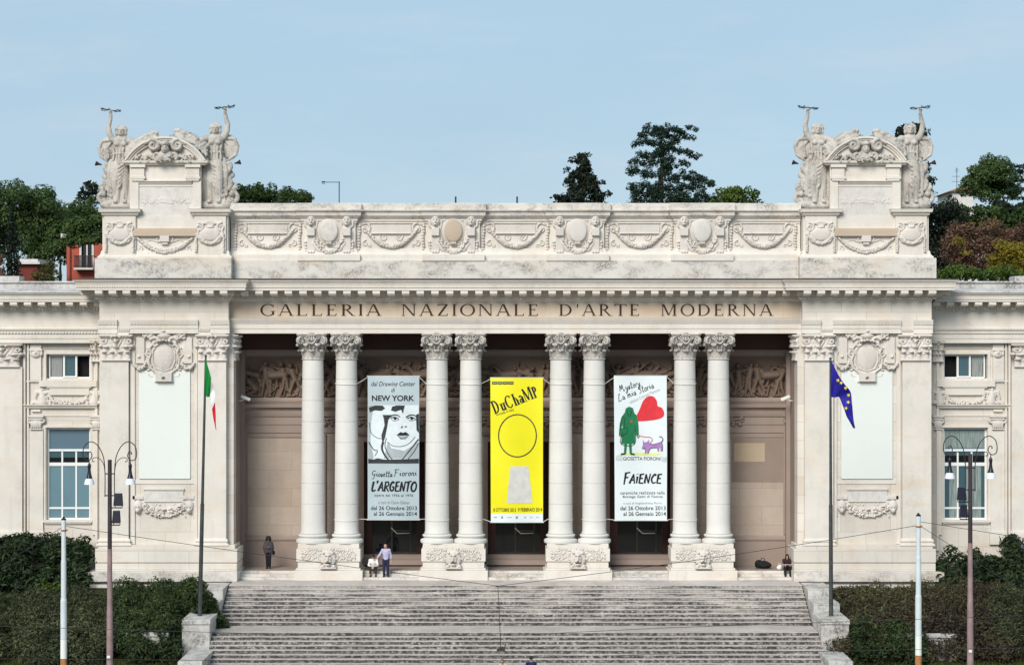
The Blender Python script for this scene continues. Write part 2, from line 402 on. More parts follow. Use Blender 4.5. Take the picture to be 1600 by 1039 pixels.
class HF:
    """carved relief: a height field over (x, z), standing out of a wall towards -Y"""
    def __init__(s, w, h, d=.025):
        s.nx = max(3, int(w / d) + 1); s.nz = max(3, int(h / d) + 1)
        s.x = np.linspace(-w / 2, w / 2, s.nx); s.z = np.linspace(0, h, s.nz)
        s.h = np.full((s.nz, s.nx), -.03)
    def win(s, x0, x1, z0, z1):
        i0, i1 = np.searchsorted(s.x, [x0, x1]); j0, j1 = np.searchsorted(s.z, [z0, z1])
        return slice(j0, j1), slice(i0, i1)
    def cap(s, x0, z0, x1, z1, r0, r1=None, k=1.0, base=0.0):
        if r1 is None: r1 = r0
        R = max(r0, r1); w = s.win(min(x0, x1) - R, max(x0, x1) + R, min(z0, z1) - R, max(z0, z1) + R)
        if w[0].start >= w[0].stop or w[1].start >= w[1].stop: return s
        xx, zz = np.meshgrid(s.x[w[1]], s.z[w[0]]); dx, dz = x1 - x0, z1 - z0; L = dx * dx + dz * dz + 1e-9
        t = np.clip(((xx - x0) * dx + (zz - z0) * dz) / L, 0, 1); r = r0 + (r1 - r0) * t
        d2 = (xx - x0 - t * dx) ** 2 + (zz - z0 - t * dz) ** 2
        hh = np.where(d2 < r * r, base + k * np.sqrt(np.maximum(r * r - d2, 0)), -1)
        s.h[w] = np.maximum(s.h[w], hh); return s
    def ell(s, cx, cz, rx, rz, h, base=0.0, sub=False, p=.5):
        w = s.win(cx - rx, cx + rx, cz - rz, cz + rz)
        if w[0].start >= w[0].stop or w[1].start >= w[1].stop: return s
        xx, zz = np.meshgrid(s.x[w[1]], s.z[w[0]]); q = 1 - ((xx - cx) / rx) ** 2 - ((zz - cz) / rz) ** 2
        if sub: s.h[w] = np.where(q > 0, s.h[w] - h * np.maximum(q, 0) ** p, s.h[w])
        else: s.h[w] = np.maximum(s.h[w], np.where(q > 0, base + h * np.maximum(q, 0) ** p, -1))
        return s
    def rect(s, x0, x1, z0, z1, h):
        w = s.win(x0, x1, z0, z1); s.h[w] = np.maximum(s.h[w], h); return s
    def line(s, pts, r0, r1=None, k=1.0, base=0.0):
        if r1 is None: r1 = r0
        n = len(pts) - 1
        for i in range(n):
            a = r0 + (r1 - r0) * i / n; b = r0 + (r1 - r0) * (i + 1) / n
            s.cap(*pts[i], *pts[i + 1], a, b, k, base)
        return s
    def spiral(s, cx, cz, R, turns, a0, dirn, r0, r1, k=1.0, base=0.0):
        n = int(14 * turns); pts = []
        for i in range(n + 1):
            t = i / n; a = a0 + dirn * 2 * pi * turns * t; q = R * (1 - .88 * t); pts.append((cx + q * cos(a), cz + q * sin(a)))
        return s.line(pts, r0, r1, k, base)
    def mesh(s, name, wrap=None):
        keep = s.h > 0
        fk = keep[:-1, :-1] | keep[1:, :-1] | keep[:-1, 1:] | keep[1:, 1:]
        idx = np.arange(s.nx * s.nz).reshape(s.nz, s.nx)
        a = idx[:-1, :-1][fk]; b = idx[:-1, 1:][fk]; c = idx[1:, 1:][fk]; d = idx[1:, :-1][fk]
        xx, zz = np.meshgrid(s.x, s.z); V = np.stack([xx, -np.maximum(s.h, -.03), zz], -1).reshape(-1, 3)
        Q = np.stack([a, b, c, d], 1); used, inv = np.unique(Q, return_inverse=True); Q = inv.reshape(-1, 4); V = V[used]
        return grid_mesh(name, V, Q, True)
def grid_mesh(name, V, Q, smooth=False):
    me = bpy.data.meshes.new(name); n = len(Q); k = Q.shape[1]
    me.vertices.add(len(V)); me.vertices.foreach_set('co', np.ascontiguousarray(V, dtype=np.float32).ravel())
    me.loops.add(n * k); me.loops.foreach_set('vertex_index', np.ascontiguousarray(Q, dtype=np.int32).ravel())
    me.polygons.add(n); me.polygons.foreach_set('loop_start', np.arange(0, n * k, k, dtype=np.int32))
    if smooth: me.polygons.foreach_set('use_smooth', np.ones(n, dtype=bool))
    me.update(calc_edges=True); me.validate(); return me
def put(me, name, mat, loc, parent=None, rotz=0, scale=None):
    if not me.materials: me.materials.append(M(mat))
    o = bpy.data.objects.new(name, me); o.location = loc; o.rotation_euler = (0, 0, rotz)
    if scale: o.scale = scale
    return link(o, parent)

# ------------------------------------------------------------------ ground, steps, street
ZL, ZF = -.616, -.20            # landing in front of the porch, porch floor
RS, TD = .16, .37               # riser and tread of the big stair
def build_setting():
    # stair: an upper flight of 10 risers, a landing, a lower flight down to the street
    prof = [(-.1 + .9, ZL), (-2.44, ZL)]
    y, z = -2.44, ZL
    for i in range(10):
        z -= RS; prof.append((y, z)); y -= TD if i < 9 else 2.45
        prof.append((y, z))
    for i in range(14):
        z -= RS; prof.append((y, z))
        if i < 13: y -= TD; prof.append((y, z))
    m = MB(); v = []; f = []; rng = random.Random(2)
    n = len(prof)
    # each step with a slightly rounded, worn nose and cut into slabs along its length
    xs = [-14.6 + 29.2 * i / 60 for i in range(61)]
    for i in range(n - 1):
        (y0, z0), (y1, z1) = prof[i], prof[i + 1]
        jit = [rng.uniform(-.006, .006) for _ in xs]
        if abs(z0 - z1) < 1e-6:      # tread: with nose overhang
            rows = [(y0, z0), (y1 - .015, z1), (y1 - .03, z1 - .018), (y1 - .02, z1 - .04), (y1, z1 - .042)]
        else:
            rows = [(y0, z0 - .042), (y1, z1)]
        b = len(v)
        for ry, rz in rows:
            for k, x in enumerate(xs): v.append((x, ry, rz + (jit[k] if abs(z0 - z1) < 1e-6 else 0)))
        for r in range(len(rows) - 1):
            for k in range(60): f.append((b + r * 61 + k, b + (r + 1) * 61 + k, b + (r + 1) * 61 + k + 1, b + r * 61 + k + 1))
    m.add(v, f)
    tag(m.build('steps', 'step_stone'), kind='structure')
    zs = z
    m = MB(); m.box(-60, 60, -60, y + .01, zs - .4, zs - .004); tag(m.build('street', 'asphalt'), kind='structure')
    # planted slopes either side of the stair: lawn at the street, rising to the wings
    for sgn in (-1, 1):
        v = []; f = []; nx, ny = 40, 30; rng = random.Random(5 + sgn)
        for j in range(ny + 1):
            yy = -14.2 + (16.5) * j / ny
            t = min(1, max(0, (yy + 11.2) / 10)); hz = -3.62 + (2.6) * t ** 1.3
            for i in range(nx + 1):
                xx = sgn * (16.0 + 44 * i / nx); v.append((xx, yy, hz + rng.uniform(-.05, .05)))
        for j in range(ny):
            for i in range(nx):
                q = (j * (nx + 1) + i, j * (nx + 1) + i + 1, (j + 1) * (nx + 1) + i + 1, (j + 1) * (nx + 1) + i)
                f.append(q if sgn > 0 else q[::-1])
        o = MB().add(v, f).build('lawn', 'earth_grass', smooth=True); tag(o, kind='structure')
        k = MB(); k.box(sgn * 16.0, sgn * 60, -14.5, -14.2, zs - .3, -3.55); k.box(sgn * 16.0, sgn * 60, -14.62, -14.5, zs - .3, zs + .14)
        tag(k.build('kerb', 'kerb_stone'), kind='structure')
    # hill behind the building
    v = []; f = []; nx, ny = 60, 24; rng = random.Random(9)
    for j in range(ny + 1):
        yy = 14 + 236 * (j / ny) ** 1.5
        for i in range(nx + 1):
            xx = -140 + 280 * i / nx
            t = min(1, (yy - 14) / 60); side = min(1, abs(xx) / 40)
            v.append((xx, yy, -1 + t * (12 + 4 * side) + rng.uniform(-.4, .4)))
    for j in range(ny):
        for i in range(nx): f.append((j * (nx + 1) + i, j * (nx + 1) + i + 1, (j + 1) * (nx + 1) + i + 1, (j + 1) * (nx + 1) + i))
    tag(MB().add(v, f).build('hill', 'hill_earth', smooth=True), kind='structure')
    # earth under everything, out to the horizon
    m = MB(); m.box(-900, 900, -400, 1600, zs - 1.2, zs - .5); tag(m.build('ground', 'hill_earth'), kind='structure')
build_setting()

# stair walls: stepped blocks on either side
def stair_wall(sgn, label):
    r = empty('stair_wall', (sgn * 15.4, -6, -3.5), label, 'stair wall')
    def blk(x0, x1, y0, y1, zt, zb, capz=.22, over=.06):
        m = MB(); off = (sgn * 15.4, -6, -3.5)
        def B(a, b, c, d, e, g): m.box(a - off[0], b - off[0], c - off[1], d - off[1], e - off[2], g - off[2])
        B(sgn * x0, sgn * x1, y0 + over, y1, zb, zt - capz)
        B(sgn * (x0 - over * .6), sgn * (x1 + over * .6), y0, y1 + .004, zt - capz, zt)
        o = m.build('block', 'block_weathered', r); bevel(o, .025); return o
    blk(14.66, 15.85, -4.2, -1.35, -.60, -5, .05, .02)
    blk(14.66, 15.95, -6.2, -4.21, -1.10, -5, .05, .02)
    blk(14.62, 15.95, -9.1, -6.22, -1.50, -5)
    blk(14.40, 15.45, -13.2, -9.12, -2.86, -5)
    return r
def bevel(o, w=.02, seg=2):
    b = o.modifiers.new('edge', 'BEVEL'); b.width = w; b.segments = seg; b.limit_method = 'ANGLE'; return o
stair_wall(-1, 'weathered white stepped stone wall beside the stair, carrying the Italian flag pole')
stair_wall(1, 'weathered white stepped stone wall beside the stair, carrying the blue starred flag pole')

# ------------------------------------------------------------------ the gallery
G = empty('gallery_building', (0, 0, 0), 'pale travertine museum with paired columns, attic garlands and two pylons', 'building')
XO, XI = X(156, -.45), X(357, -.42)          # pylon outer and inner edge (left one; the right is its mirror)
XS = X(365, 0)                                # inner reveal of the porch
YP, YE, YB = -.45, .12, 3.2                   # pylon front, entablature front, porch back wall
PATH = [(XO, 6), (XO, YP), (XI, YP), (XI, YE), (-XI, YE), (-XI, YP), (-XO, YP), (-XO, 6)]

def seg_points(path, step, out, trim=.25):
    """evenly spaced (x, y, dx, dy) stations along a plan path pushed out by `out`"""
    P = [Vector(p) for p in path]; res = []
    nr = []
    for i in range(len(P) - 1):
        d = (P[i + 1] - P[i]).normalized(); nr.append(Vector((d.y, -d.x)))
    Q = []
    for i in range(len(P)):
        o = nr[0] if i == 0 else nr[-1] if i == len(P) - 1 else (nr[i - 1] + nr[i]) / (1 + nr[i - 1].dot(nr[i]))
        Q.append(P[i] + o * out)
    for i in range(len(P) - 1):
        L = (Q[i + 1] - Q[i]).length
        if L < step * .8: continue
        d = (Q[i + 1] - Q[i]).normalized(); n = max(1, round((L - 2 * trim) / step))
        for k in range(n + 1):
            res.append((*(Q[i] + d * (trim + (L - 2 * trim) * k / n)), d.x, d.y))
    return res
def obox(m, x, y, dx, dy, w, o0, o1, z0, z1, zf=None):
    """box of width w along (dx, dy), from out o0 to o1 (outward is right of travel); zf tapers the outer bottom edge"""
    nx, ny = dy, -dx; h = w / 2; zf = z0 if zf is None else zf
    def p(a, o, z): return (x + dx * a + nx * o, y + dy * a + ny * o, z)
    v = [p(-h, o0, z0), p(h, o0, z0), p(h, o1, zf), p(-h, o1, zf), p(-h, o0, z1), p(h, o0, z1), p(h, o1, z1), p(-h, o1, z1)]
    m.add(v, [(0, 1, 2, 3), (4, 7, 6, 5), (2, 6, 7, 3), (1, 5, 6, 2), (0, 3, 7, 4), (0, 4, 5, 1)])
def modillion(m, x, y, dx, dy, w, o0, o1, z1, h):
    """scroll bracket: rounded S profile hanging under the soffit"""
    nx, ny = dy, -dx; prof = []
    L = o1 - o0
    for t in range(9):
        a = t / 8; prof.append((o0 + L * a, z1 - h * (1 - .62 * a ** 1.4) - (.10 * h * sin(a * pi * 2))))
    prof.append((o1, z1)); prof.append((o0, z1)); n = len(prof)
    v = [(x - dx * w / 2 + nx * o, y - dy * w / 2 + ny * o, z) for o, z in prof] + [(x + dx * w / 2 + nx * o, y + dy * w / 2 + ny * o, z) for o, z in prof]
    m.add(v, [tuple(range(n)), tuple(range(2 * n - 1, n - 1, -1))] + [(i, (i + 1) % n, (i + 1) % n + n, i + n) for i in range(n)])
    # rounded front roll
    pts = [(x + nx * (o1 - h * .22) - dx * w * .56, y + ny * (o1 - h * .22) - dy * w * .56, z1 - h * .42), (x + nx * (o1 - h * .22) + dx * w * .56, y + ny * (o1 - h * .22) + dy * w * .56, z1 - h * .42)]
    m.tube(pts, h * .40, 10)

def z0(py, Y=-.3): return Z(py, Y)
def cornice(path, zrow, proj, yref, name, parent, step=.755, lead=None):
    """full cornice above the frieze: bed mould with egg row, modillions, corona with bead, cyma and a leaden top"""
    zt, zcy, zco, zs, zm, zb, zfz = [Z(p, yref) for p in zrow]   # top, cyma base, corona mid, soffit, modillion foot, bed mid, frieze top
    m = MB().use('travertine_plain')
    m.mould(path, [(0, zfz), (.05, zfz), (.07, zb - .02), (.16, zb), (.17, (zb + zm) / 2), (.24, zm), (.26, zs - .04), (.26, zs),
                   (proj - .02, zs), (proj - .02, zs - .03), (proj, zs - .03), (proj, zco - .05), (proj + .02, zco - .05), (proj + .02, zco + .04), (proj + .05, zcy - .02), (proj + .05, zcy),
                   (proj + .07, zcy + .015), (proj + .10, (zcy + zt) / 2), (proj + .17, zt - .05), (proj + .18, zt), (proj + .12, zt + .012)])
    for x, y, dx, dy in seg_points(path, step, 0, -proj + .32 if False else .12):
        modillion(m, x, y, dx, dy, .34, .25, proj - .06, zs - .004, zs - zm)
    for x, y, dx, dy in seg_points(path, .19, .16, .05): obox(m, x, y, dx, dy, .125, 0, .085, zb - .01, (zb + zm) / 2 + .01)
    for x, y, dx, dy in seg_points(path, .13, proj + .02, .02): obox(m, x, y, dx, dy, .075, 0, .035, zco - .035, zco + .03)
    o = m.build(name, None, parent)
    t = MB(); t.mould(path, [(proj + .121, zt + .010), (proj + .19, zt + .006), (proj + .19, zt + .04), (-.4, zt + .17), (-.42, zt - .05)]); t.build('roof_flashing', 'lead_sheet', o)
    return o

def entablature():
    # plain wall band: architrave fasciae and frieze of the centre; the pylons keep a plain frieze
    yr = YE
    m = MB().use('travertine_plain')
    za, zb_, zc, zd, ze, zf = [Z(p, yr) for p in (521, 513.5, 505.5, 501.5, 497, 470)]
    cpath = [(XI - .0, YE), (-XI + .0, YE)]
    m.mould([(XI + .002, YE), (-XI - .002, YE)], [(-1.15, za), (0, za), (0, zb_), (.03, zb_), (.03, zc), (.06, zc), (.06, zd), (.12, zd + .02), (.15, ze - .05), (.17, ze), (-.03, ze + .02), (-.03, zf), (-1.15, zf)])
    for x, y, dx, dy in seg_points([(XI, YE), (-XI, YE)], .15, .06, .03): obox(m, x, y, dx, dy, .09, 0, .06, zd - .06, zd + .012)
    m.box(XI + .01, -XI - .01, YE + 1.1, YB + .6, zc, Z(440, 0))     # mass over the porch
    e = m.build('entablature', None, G)
    p = MB(); p.box(X(360, YE), X(1250, YE), YE + .005, YE + .1, Z(496.2, yr), Z(470.6, yr)); p.build('inscription_slab', 'inscription_stone', e)
    return e
ENT = entablature()
CORN = cornice(PATH, (438.5, 444, 448.5, 453.2, 463, 467, 471), 1.0, -.6, 'main_cornice', G)

# --- engraved serif lettering
WT = [1.0]
def serif(ch):
    """list of (kind, data): convex polys in a cap-height-1 box; returns (width, polys)"""
    T, t, sf, sh = .135 * WT[0], .062 * (.5 + .5 * WT[0]), .085, .045      # thick, thin, serif length, serif height
    P = []
    def st(x, w=T, a=0, b=1, s0=True, s1=True):
        P.append([(x, a), (x + w, a), (x + w, b), (x, b)])
        if s0: P.append([(x - sf, a), (x + w + sf, a), (x + w + sf * .9, a + sh), (x - sf * .9, a + sh)])
        if s1: P.append([(x - sf * .9, b - sh), (x + w + sf * .9, b - sh), (x + w + sf, b), (x - sf, b)])
    def dg(x0, y0, x1, y1, w): P.append([(x0 - w / 2, y0), (x0 + w / 2, y0), (x1 + w / 2, y1), (x1 - w / 2, y1)])
    def fs(x, y, w): P.append([(x - w / 2 - sf, y), (x + w / 2 + sf, y), (x + w / 2 + sf * .9, y + sh), (x - w / 2 - sf * .9, y + sh)])
    def arc(cx, cy, rx, ry, a0, a1, tk, tn, n=22):
        for i in range(n):
            A = [radians(a0 + (a1 - a0) * (i + q) / n) for q in (0, 1.02)]
            w = [tn + (tk - tn) * abs(cos(a)) ** 1.5 for a in A]
            P.append([(cx + rx * cos(A[0]), cy + ry * sin(A[0])), (cx + rx * cos(A[1]), cy + ry * sin(A[1])),
                      (cx + (rx - w[1]) * cos(A[1]), cy + (ry - w[1]) * sin(A[1])), (cx + (rx - w[0]) * cos(A[0]), cy + (ry - w[0]) * sin(A[0]))])
    def arm(x0, x1, y, up):
        P.append([(x0, y), (x1, y), (x1, y + t), (x0, y + t)])
        if up > 0: P.append([(x1 - t, y), (x1 + .02, y), (x1 + .045, y + .2), (x1 + .01, y + .2)])
        elif up < 0: P.append([(x1 + .0, y - .14), (x1 + .035, y - .14), (x1 + .02, y + t), (x1 - t, y + t)])
        else: P.append([(x1 - .03, y - .09), (x1, y - .09), (x1, y + .15), (x1 - .03, y + .15)])
    W = .8
    if ch == 'I': st(.1); W = .34
    elif ch == 'L': st(.1); arm(.1, .62, 0, 1); W = .74
    elif ch == 'E': st(.1); arm(.1, .60, 0, 1); arm(.1, .56, 1 - t, -1); arm(.1, .46, .5, 0); W = .74
    elif ch == 'A':
        dg(.08, 0, .41, 1, t); dg(.80, 0, .45, 1, T); P.append([(.2, .30), (.68, .30), (.66, .30 + t), (.22, .30 + t)]); fs(.08, 0, t); fs(.80, 0, T); W = .92
    elif ch == 'N':
        st(.1, t); dg(.16, 1, .80, 0, T); st(.78, t, 0, 1, False, True); P.append([(.0, 1 - sh), (.2, 1 - sh), (.2, 1), (.0, 1)]); W = .98
    elif ch == 'M':
        st(.12, t); dg(.19, 1, .55, .05, T); dg(.91, 1, .55, .05, t); st(.88, T); W = 1.16
    elif ch == 'Z':
        arm(.08, .66, 0, 1); P.append([(.08, 1 - t), (.70, 1 - t), (.70, 1), (.08, 1)]); P.append([(.06, .82), (.09, .82), (.14, 1), (.08, 1)]); dg(.13, .03, .63, .97, T * 1.1); W = .78
    elif ch == 'R':
        st(.1); arc(.30, .745, .33, .255, -90, 90, T, t); P.append([(.2, 1 - t), (.31, 1 - t), (.31, 1), (.2, 1)]); P.append([(.2, .49), (.31, .49), (.31, .49 + t), (.2, .49 + t)]); dg(.74, 0, .38, .5, T); fs(.78, 0, T * .6); W = .88
    elif ch == 'D':
        st(.1); arc(.34, .5, .50, .5, -90, 90, T, t, 26); P.append([(.2, 1 - t), (.35, 1 - t), (.35, 1), (.2, 1)]); P.append([(.2, 0), (.35, 0), (.35, t), (.2, t)]); W = .94
    elif ch == 'O': arc(.5, .5, .47, .52, 0, 360, T, t, 40); W = 1.0
    elif ch in 'GC':
        arc(.5, .5, .47, .52, 48, 318, T, t, 34); P.append([(.79, .72), (.83, .72), (.83, .97), (.77, .90)])
        if ch == 'G': st(.73, T, .08, .42, False, True)
        else: P.append([(.79, .28), (.83, .28), (.80, .10), (.76, .14)])
        W = .96
    elif ch == 'T':
        st(.32, T, 0, 1, True, False); P.append([(.02, 1 - t), (.76, 1 - t), (.76, 1), (.02, 1)]); P.append([(.0, .80), (.03, .80), (.08, 1), (.0, 1)]); P.append([(.75, .80), (.78, .80), (.78, 1), (.70, 1)]); W = .8
    elif ch == 'P': st(.1); arc(.30, .745, .33, .255, -90, 90, T, t); P.append([(.2, 1 - t), (.31, 1 - t), (.31, 1), (.2, 1)]); P.append([(.2, .49), (.31, .49), (.31, .49 + t), (.2, .49 + t)]); W = .72
    elif ch == "'": P.append([(.08, 1), (.2, 1), (.12, .68), (.08, .68)]); W = .26
    elif ch == 'u': st(.1, T, 0.04, .66, False, True); st(.44, T, 0, .66, True, True); arc(.34, .2, .24, .2, 180, 330, T, t); W = .72
    elif ch == 'h': st(.1, T, 0, 1.02); st(.44, T, 0, .45, True, False); arc(.36, .42, .22, .24, 0, 160, T, t); W = .72
    elif ch == 'a': st(.38, T, 0, .5, False, False); arc(.28, .46, .24, .2, 0, 150, T, t); arc(.26, .2, .22, .2, 0, 360, T * .9, t, 20); W = .62
    elif ch == ' ': W = .62
    return W, P
def serif_text(m, s, x0, x1, zbase, h, y, space=.0, rot=0, pivot=None, ysteps=.0006, heights=None, drops=None):
    ws = [serif(c)[0] for c in s]; tot = sum(ws) + space * (len(s) - 1); sx = (x1 - x0) / tot; cx = x0; k = 0
    for i, (c, w) in enumerate(zip(s, ws)):
        hh = h * (heights[i] if heights else 1); dz = (drops[i] if drops else 0)
        for p in serif(c)[1]:
            q = [(cx + a * sx, zbase + dz + b * hh) for a, b in p]
            if rot:
                px, pz = pivot or (x0, zbase); q = [(px + (a - px) * cos(rot) - (b - pz) * sin(rot), pz + (a - px) * sin(rot) + (b - pz) * cos(rot)) for a, b in q]
            m.prism(q, y - ysteps * (k % 9), y + .02); k += 1
        cx += (w + space) * sx
for word, a, b in (('GALLERIA', 406, 596), ('NAZIONALE', 627, 843), ("D'ARTE", 873, 1001), ('MODERNA', 1032, 1208)):
    L = MB(); serif_text(L, word, X(a, YE), X(b, YE), Z(493.6, YE), Z(475.4, YE) - Z(493.6, YE), YE - .004, space=.16); L.build('lettering', 'letter_brown', ENT)

# --- attic
def attic():
    zt, zc1, zc2, zc3, zd, zdb, zl, zb = [Z(p, .4) for p in (318, 330, 338, 346, 390, 399, 408, 438)]
    YA = .55
    xs = [X(c, .4) for c in (514.5, 708.5, 902.5, 1096.5)]; w = 41 * 110.4 / F
    m = MB().use('travertine_weathered')
    xa, xb = X(360, .4), -X(360, .4)
    path = [(xa, YA)]
    for c in xs: path += [(c - w, YA), (c - w, YA - .22), (c + w, YA - .22), (c + w, YA)]
    path.append((xb, YA))
    m.mould([(xa, YA), (xb, YA)], [(-.6, zb), (.42, zb), (.42, zl + .02), (.36, zl), (-.6, zl)])
    m.use('travertine_plain')
    m.mould(path, [(-.3, zl), (.26, zl), (.26, zdb + .02), (.20, zdb + .08), (.10, zdb + .2), (.06, zd + .05), (0, zd + .02), (0, zc3 - .12), (.05, zc3 - .10), (.05, zc3), (.12, zc3 + .02), (.12, zc3 + .1), (-.3, zc3 + .1)])
    a = m.build('attic', None, G)
    m = MB(); m.mould(path, [(-.3, zc3 + .1), (.12, zc3 + .1), (.30, zc2 + .02), (.32, zc1 - .08), (.42, zc1 - .02), (.44, zc1 + .03), (.34, zc1 + .06), (.34, zt - .03), (.30, zt), (-.9, zt), (-.9, zc3 + .1)])
    m.build('attic_cornice', 'travertine_weathered', a)
    m = MB(); m.box(xa, xb, YA + .1, YA + 3, zb, zt - .3); m.build('attic_core', 'travertine_plain', a)
    # joints of the coping: thin dark gaps are real grooves between coping slabs
    # garland panels
    hg = HF(3.62, 1.62, .010); rng = random.Random(4)
    def swag(h, hw, ztop, sag, r0, r1, seed=1, n=40):
        R = random.Random(seed)
        f = lambda t: (hw * (2 * t - 1), ztop - sag * (1 - (2 * t - 1) ** 2))
        for i in range(n):
            t0, t1 = i / n, (i + 1) / n; e = 1 - abs(2 * t0 - 1); r = r0 + (r1 - r0) * e ** .6
            h.cap(*f(t0), *f(t1), r, r, .75)
        for i in range(n * 5):
            t = R.random(); e = 1 - abs(2 * t - 1); r = r0 + (r1 - r0) * e ** .6; x, z = f(t); o = R.uniform(-1, 1) * r * .8
            h.ell(x, z + o, R.uniform(.03, .055), R.uniform(.03, .055), .05, r * .75 * sqrt(max(0, 1 - (o / r) ** 2)) - .005)
    swag(hg, 1.42, 1.34, .98, .07, .15, 3)
    for s in (-1, 1):
        hg.spiral(s * 1.36, 1.30, .30, 1.2, pi / 2, s, .07, .035)                      # volutes at the ends
        hg.line([(s * 1.70, 1.52), (s * 1.55, 1.50), (s * 1.28, 1.56), (s * 1.12, 1.35), (s * 1.10, 1.15)], .05, .04)
        hg.spiral(s * 1.35, .52, .17, 1.2, pi * .5, -s, .045, .02); hg.spiral(s * 1.16, .40, .10, 1.1, pi * .2, s, .03, .02)
        for k in range(9): hg.ell(s * 1.68 + rng.uniform(-.03, .03), .22 + k * .15, .085, .085, .09)
        hg.spiral(s * .38, .86, .22, 1.1, pi * .5 - s * 1.2, -s, .045, .022)              # little scrolls over the swag
        hg.line([(s * .30, .70), (s * .55, 1.05), (s * .75, 1.00)], .03, .02)
    hg.rect(-1.04, 1.04, 1.02, 1.50, .03); hg.rect(-1.04, 1.04, 1.02, 1.055, .075); hg.rect(-1.12, 1.12, 1.56, 1.60, .05)
    hg.h = np.where(hg.h > 0, hg.h * 1.7, hg.h); gm = hg.mesh('garland_panel')
    for c in (418.5, 611.5, 805.5, 999.5, 1192.5): put(gm, 'garland_panel', 'travertine_carved', (X(c, .5), YA + .002, Z(396, .5)), a)
    # cartouches between lion consoles
    hc = HF(2.55, 2.35, .010)
    zc0 = .35
    hc.ell(0, 1.28, .66, .80, .10); hc.ell(0, 1.28, .60, .74, .14, .0)
    for s in (-1, 1):
        hc.line([(s * .58, .70), (s * .70, 1.28), (s * .60, 1.80), (s * .35, 2.06), (0, 2.10)], .07, .06)
        hc.spiral(s * .22, 1.93, .16, 1.3, pi / 2, s, .05, .03); hc.spiral(s * .30, .58, .17, 1.2, -pi / 2, s, .06, .03)
        hc.line([(s * .75, .95), (s * .80, .6), (s * .55, .28), (s * .2, .15), (0, .13)], .14, .16, .7)
    R = random.Random(8)
    for i in range(90):
        t = R.uniform(-1, 1); x = t * .78; z = .14 + .75 * abs(t) ** 2.2 + R.uniform(-.08, .08)
        hc.ell(x, z, R.uniform(.04, .075), R.uniform(.04, .075), .07, .08)
    for k in range(4): hc.ell(0 + (k - 1.5) * .07, .62, .05, .12, .10, .05)
    hc.h = np.where(hc.h > 0, hc.h * 1.9, hc.h); cm = hc.mesh('cartouche')
    hl = HF(.75, 2.5, .022)      # lion console: head, block, pendant, paw
    hl.rect(-.20, .20, .10, 2.42, .10)
    hl.ell(0, 2.02, .26, .30, .22); hl.ell(0, 2.22, .22, .14, .2)
    for s in (-1, 1):
        hl.line([(s * .22, 2.2), (s * .32, 2.05), (s * .30, 1.80), (s * .22, 1.72)], .09, .07); hl.ell(s * .08, 2.10, .05, .03, .09, sub=True)
        for k in range(4): hl.ell(s * .30 + R.uniform(-.03, .03), .50 + k * .15, .085, .085, .10)
        hl.ell(s * .13, .42, .09, .10, .17)
    hl.ell(0, 2.0, .06, .12, .30); hl.ell(0, 1.86, .12, .09, .28); hl.ell(0, 1.80, .06, .045, .12, sub=True)
    hl.rect(-.22, .22, 1.28, 1.66, .22); hl.rect(-.17, .17, .14, .34, .16); hl.ell(0, .42, .10, .12, .18)
    hl.h = np.where(hl.h > 0, hl.h * 1.5, hl.h); lm = hl.mesh('lion_console')
    for i, c in enumerate(xs):
        k = put(cm, 'cartouche', 'travertine_carved', (c, YA - .218, Z(399, .4)), a)
        d = MB(); d.ell((0, -.24, 1.28), (.47, .06, .60), 28, 10)
        d.build('tablet', 'warm_tablet' if i in (1,) else 'pale_tablet' if i != 2 else 'travertine_carved', k, True)
        for s in (-1, 1): put(lm, 'lion_console', 'travertine_carved', (c + s * .93, YA - .217, Z(407, .4)), a)
    return a
ATT = attic()

# --- ornament shared by the pylons
def pilaster_capital_mesh(w, h):
    c = HF(w + .35, h, .022); R = random.Random(3); hw = w / 2
    c.rect(-hw - .12, hw + .12, h - .10, h - .02, .20); c.rect(-hw - .05, hw + .05, h - .16, h - .10, .14)
    c.rect(-hw + .05, hw - .05, .02, h - .16, .04); c.rect(-hw - .02, hw + .02, .0, .07, .10)
    for k in range(4):                                       # lower leaves
        x = (k - 1.5) * w * .27; c.cap(x, .10, x, .40, .13, .11, .7); c.ell(x, .45, .14, .055, .22); c.ell(x, .40, .10, .05, .03, .1)
    for k in range(3):
        x = (k - 1) * w * .34; c.cap(x, .35, x, .66, .11, .10, .7); c.ell(x, .72, .17, .06, .24)
    for s in (-1, 1):
        c.spiral(s * hw * .86, h * .76, .21, 1.5, pi / 2, s, .075, .04, 1.4); c.ell(s * hw * .86, h * .76, .05, .05, .2)
        c.line([(s * hw * .35, h * .50), (s * hw * .60, h * .70), (s * hw * .82, h * .92)], .06, .05, 1.2); c.ell(s * (hw + .05), h * .55, .12, .09, .17)
        c.ell(s * .11, h * .80, .05, .045, .10, .12); c.line([(s * .27, h * .95), (s * .25, h * .72), (s * .1, h * .55), (0, h * .52)], .075, .09, 1.2)
        c.ell(s * .2, h * .90, .10, .09, .22)
    c.ell(0, h * .74, .12, .17, .24); c.ell(0, h * .93, .12, .10, .30); c.ell(0, h * .60, .10, .07, .24)
    for i in range(40): c.ell(R.uniform(-hw, hw), R.uniform(.1, h * .9), .045, .035, .05, .04)
    c.h = np.where(c.h > 0, c.h * 1.35, c.h); return c.mesh('pilaster_capital')
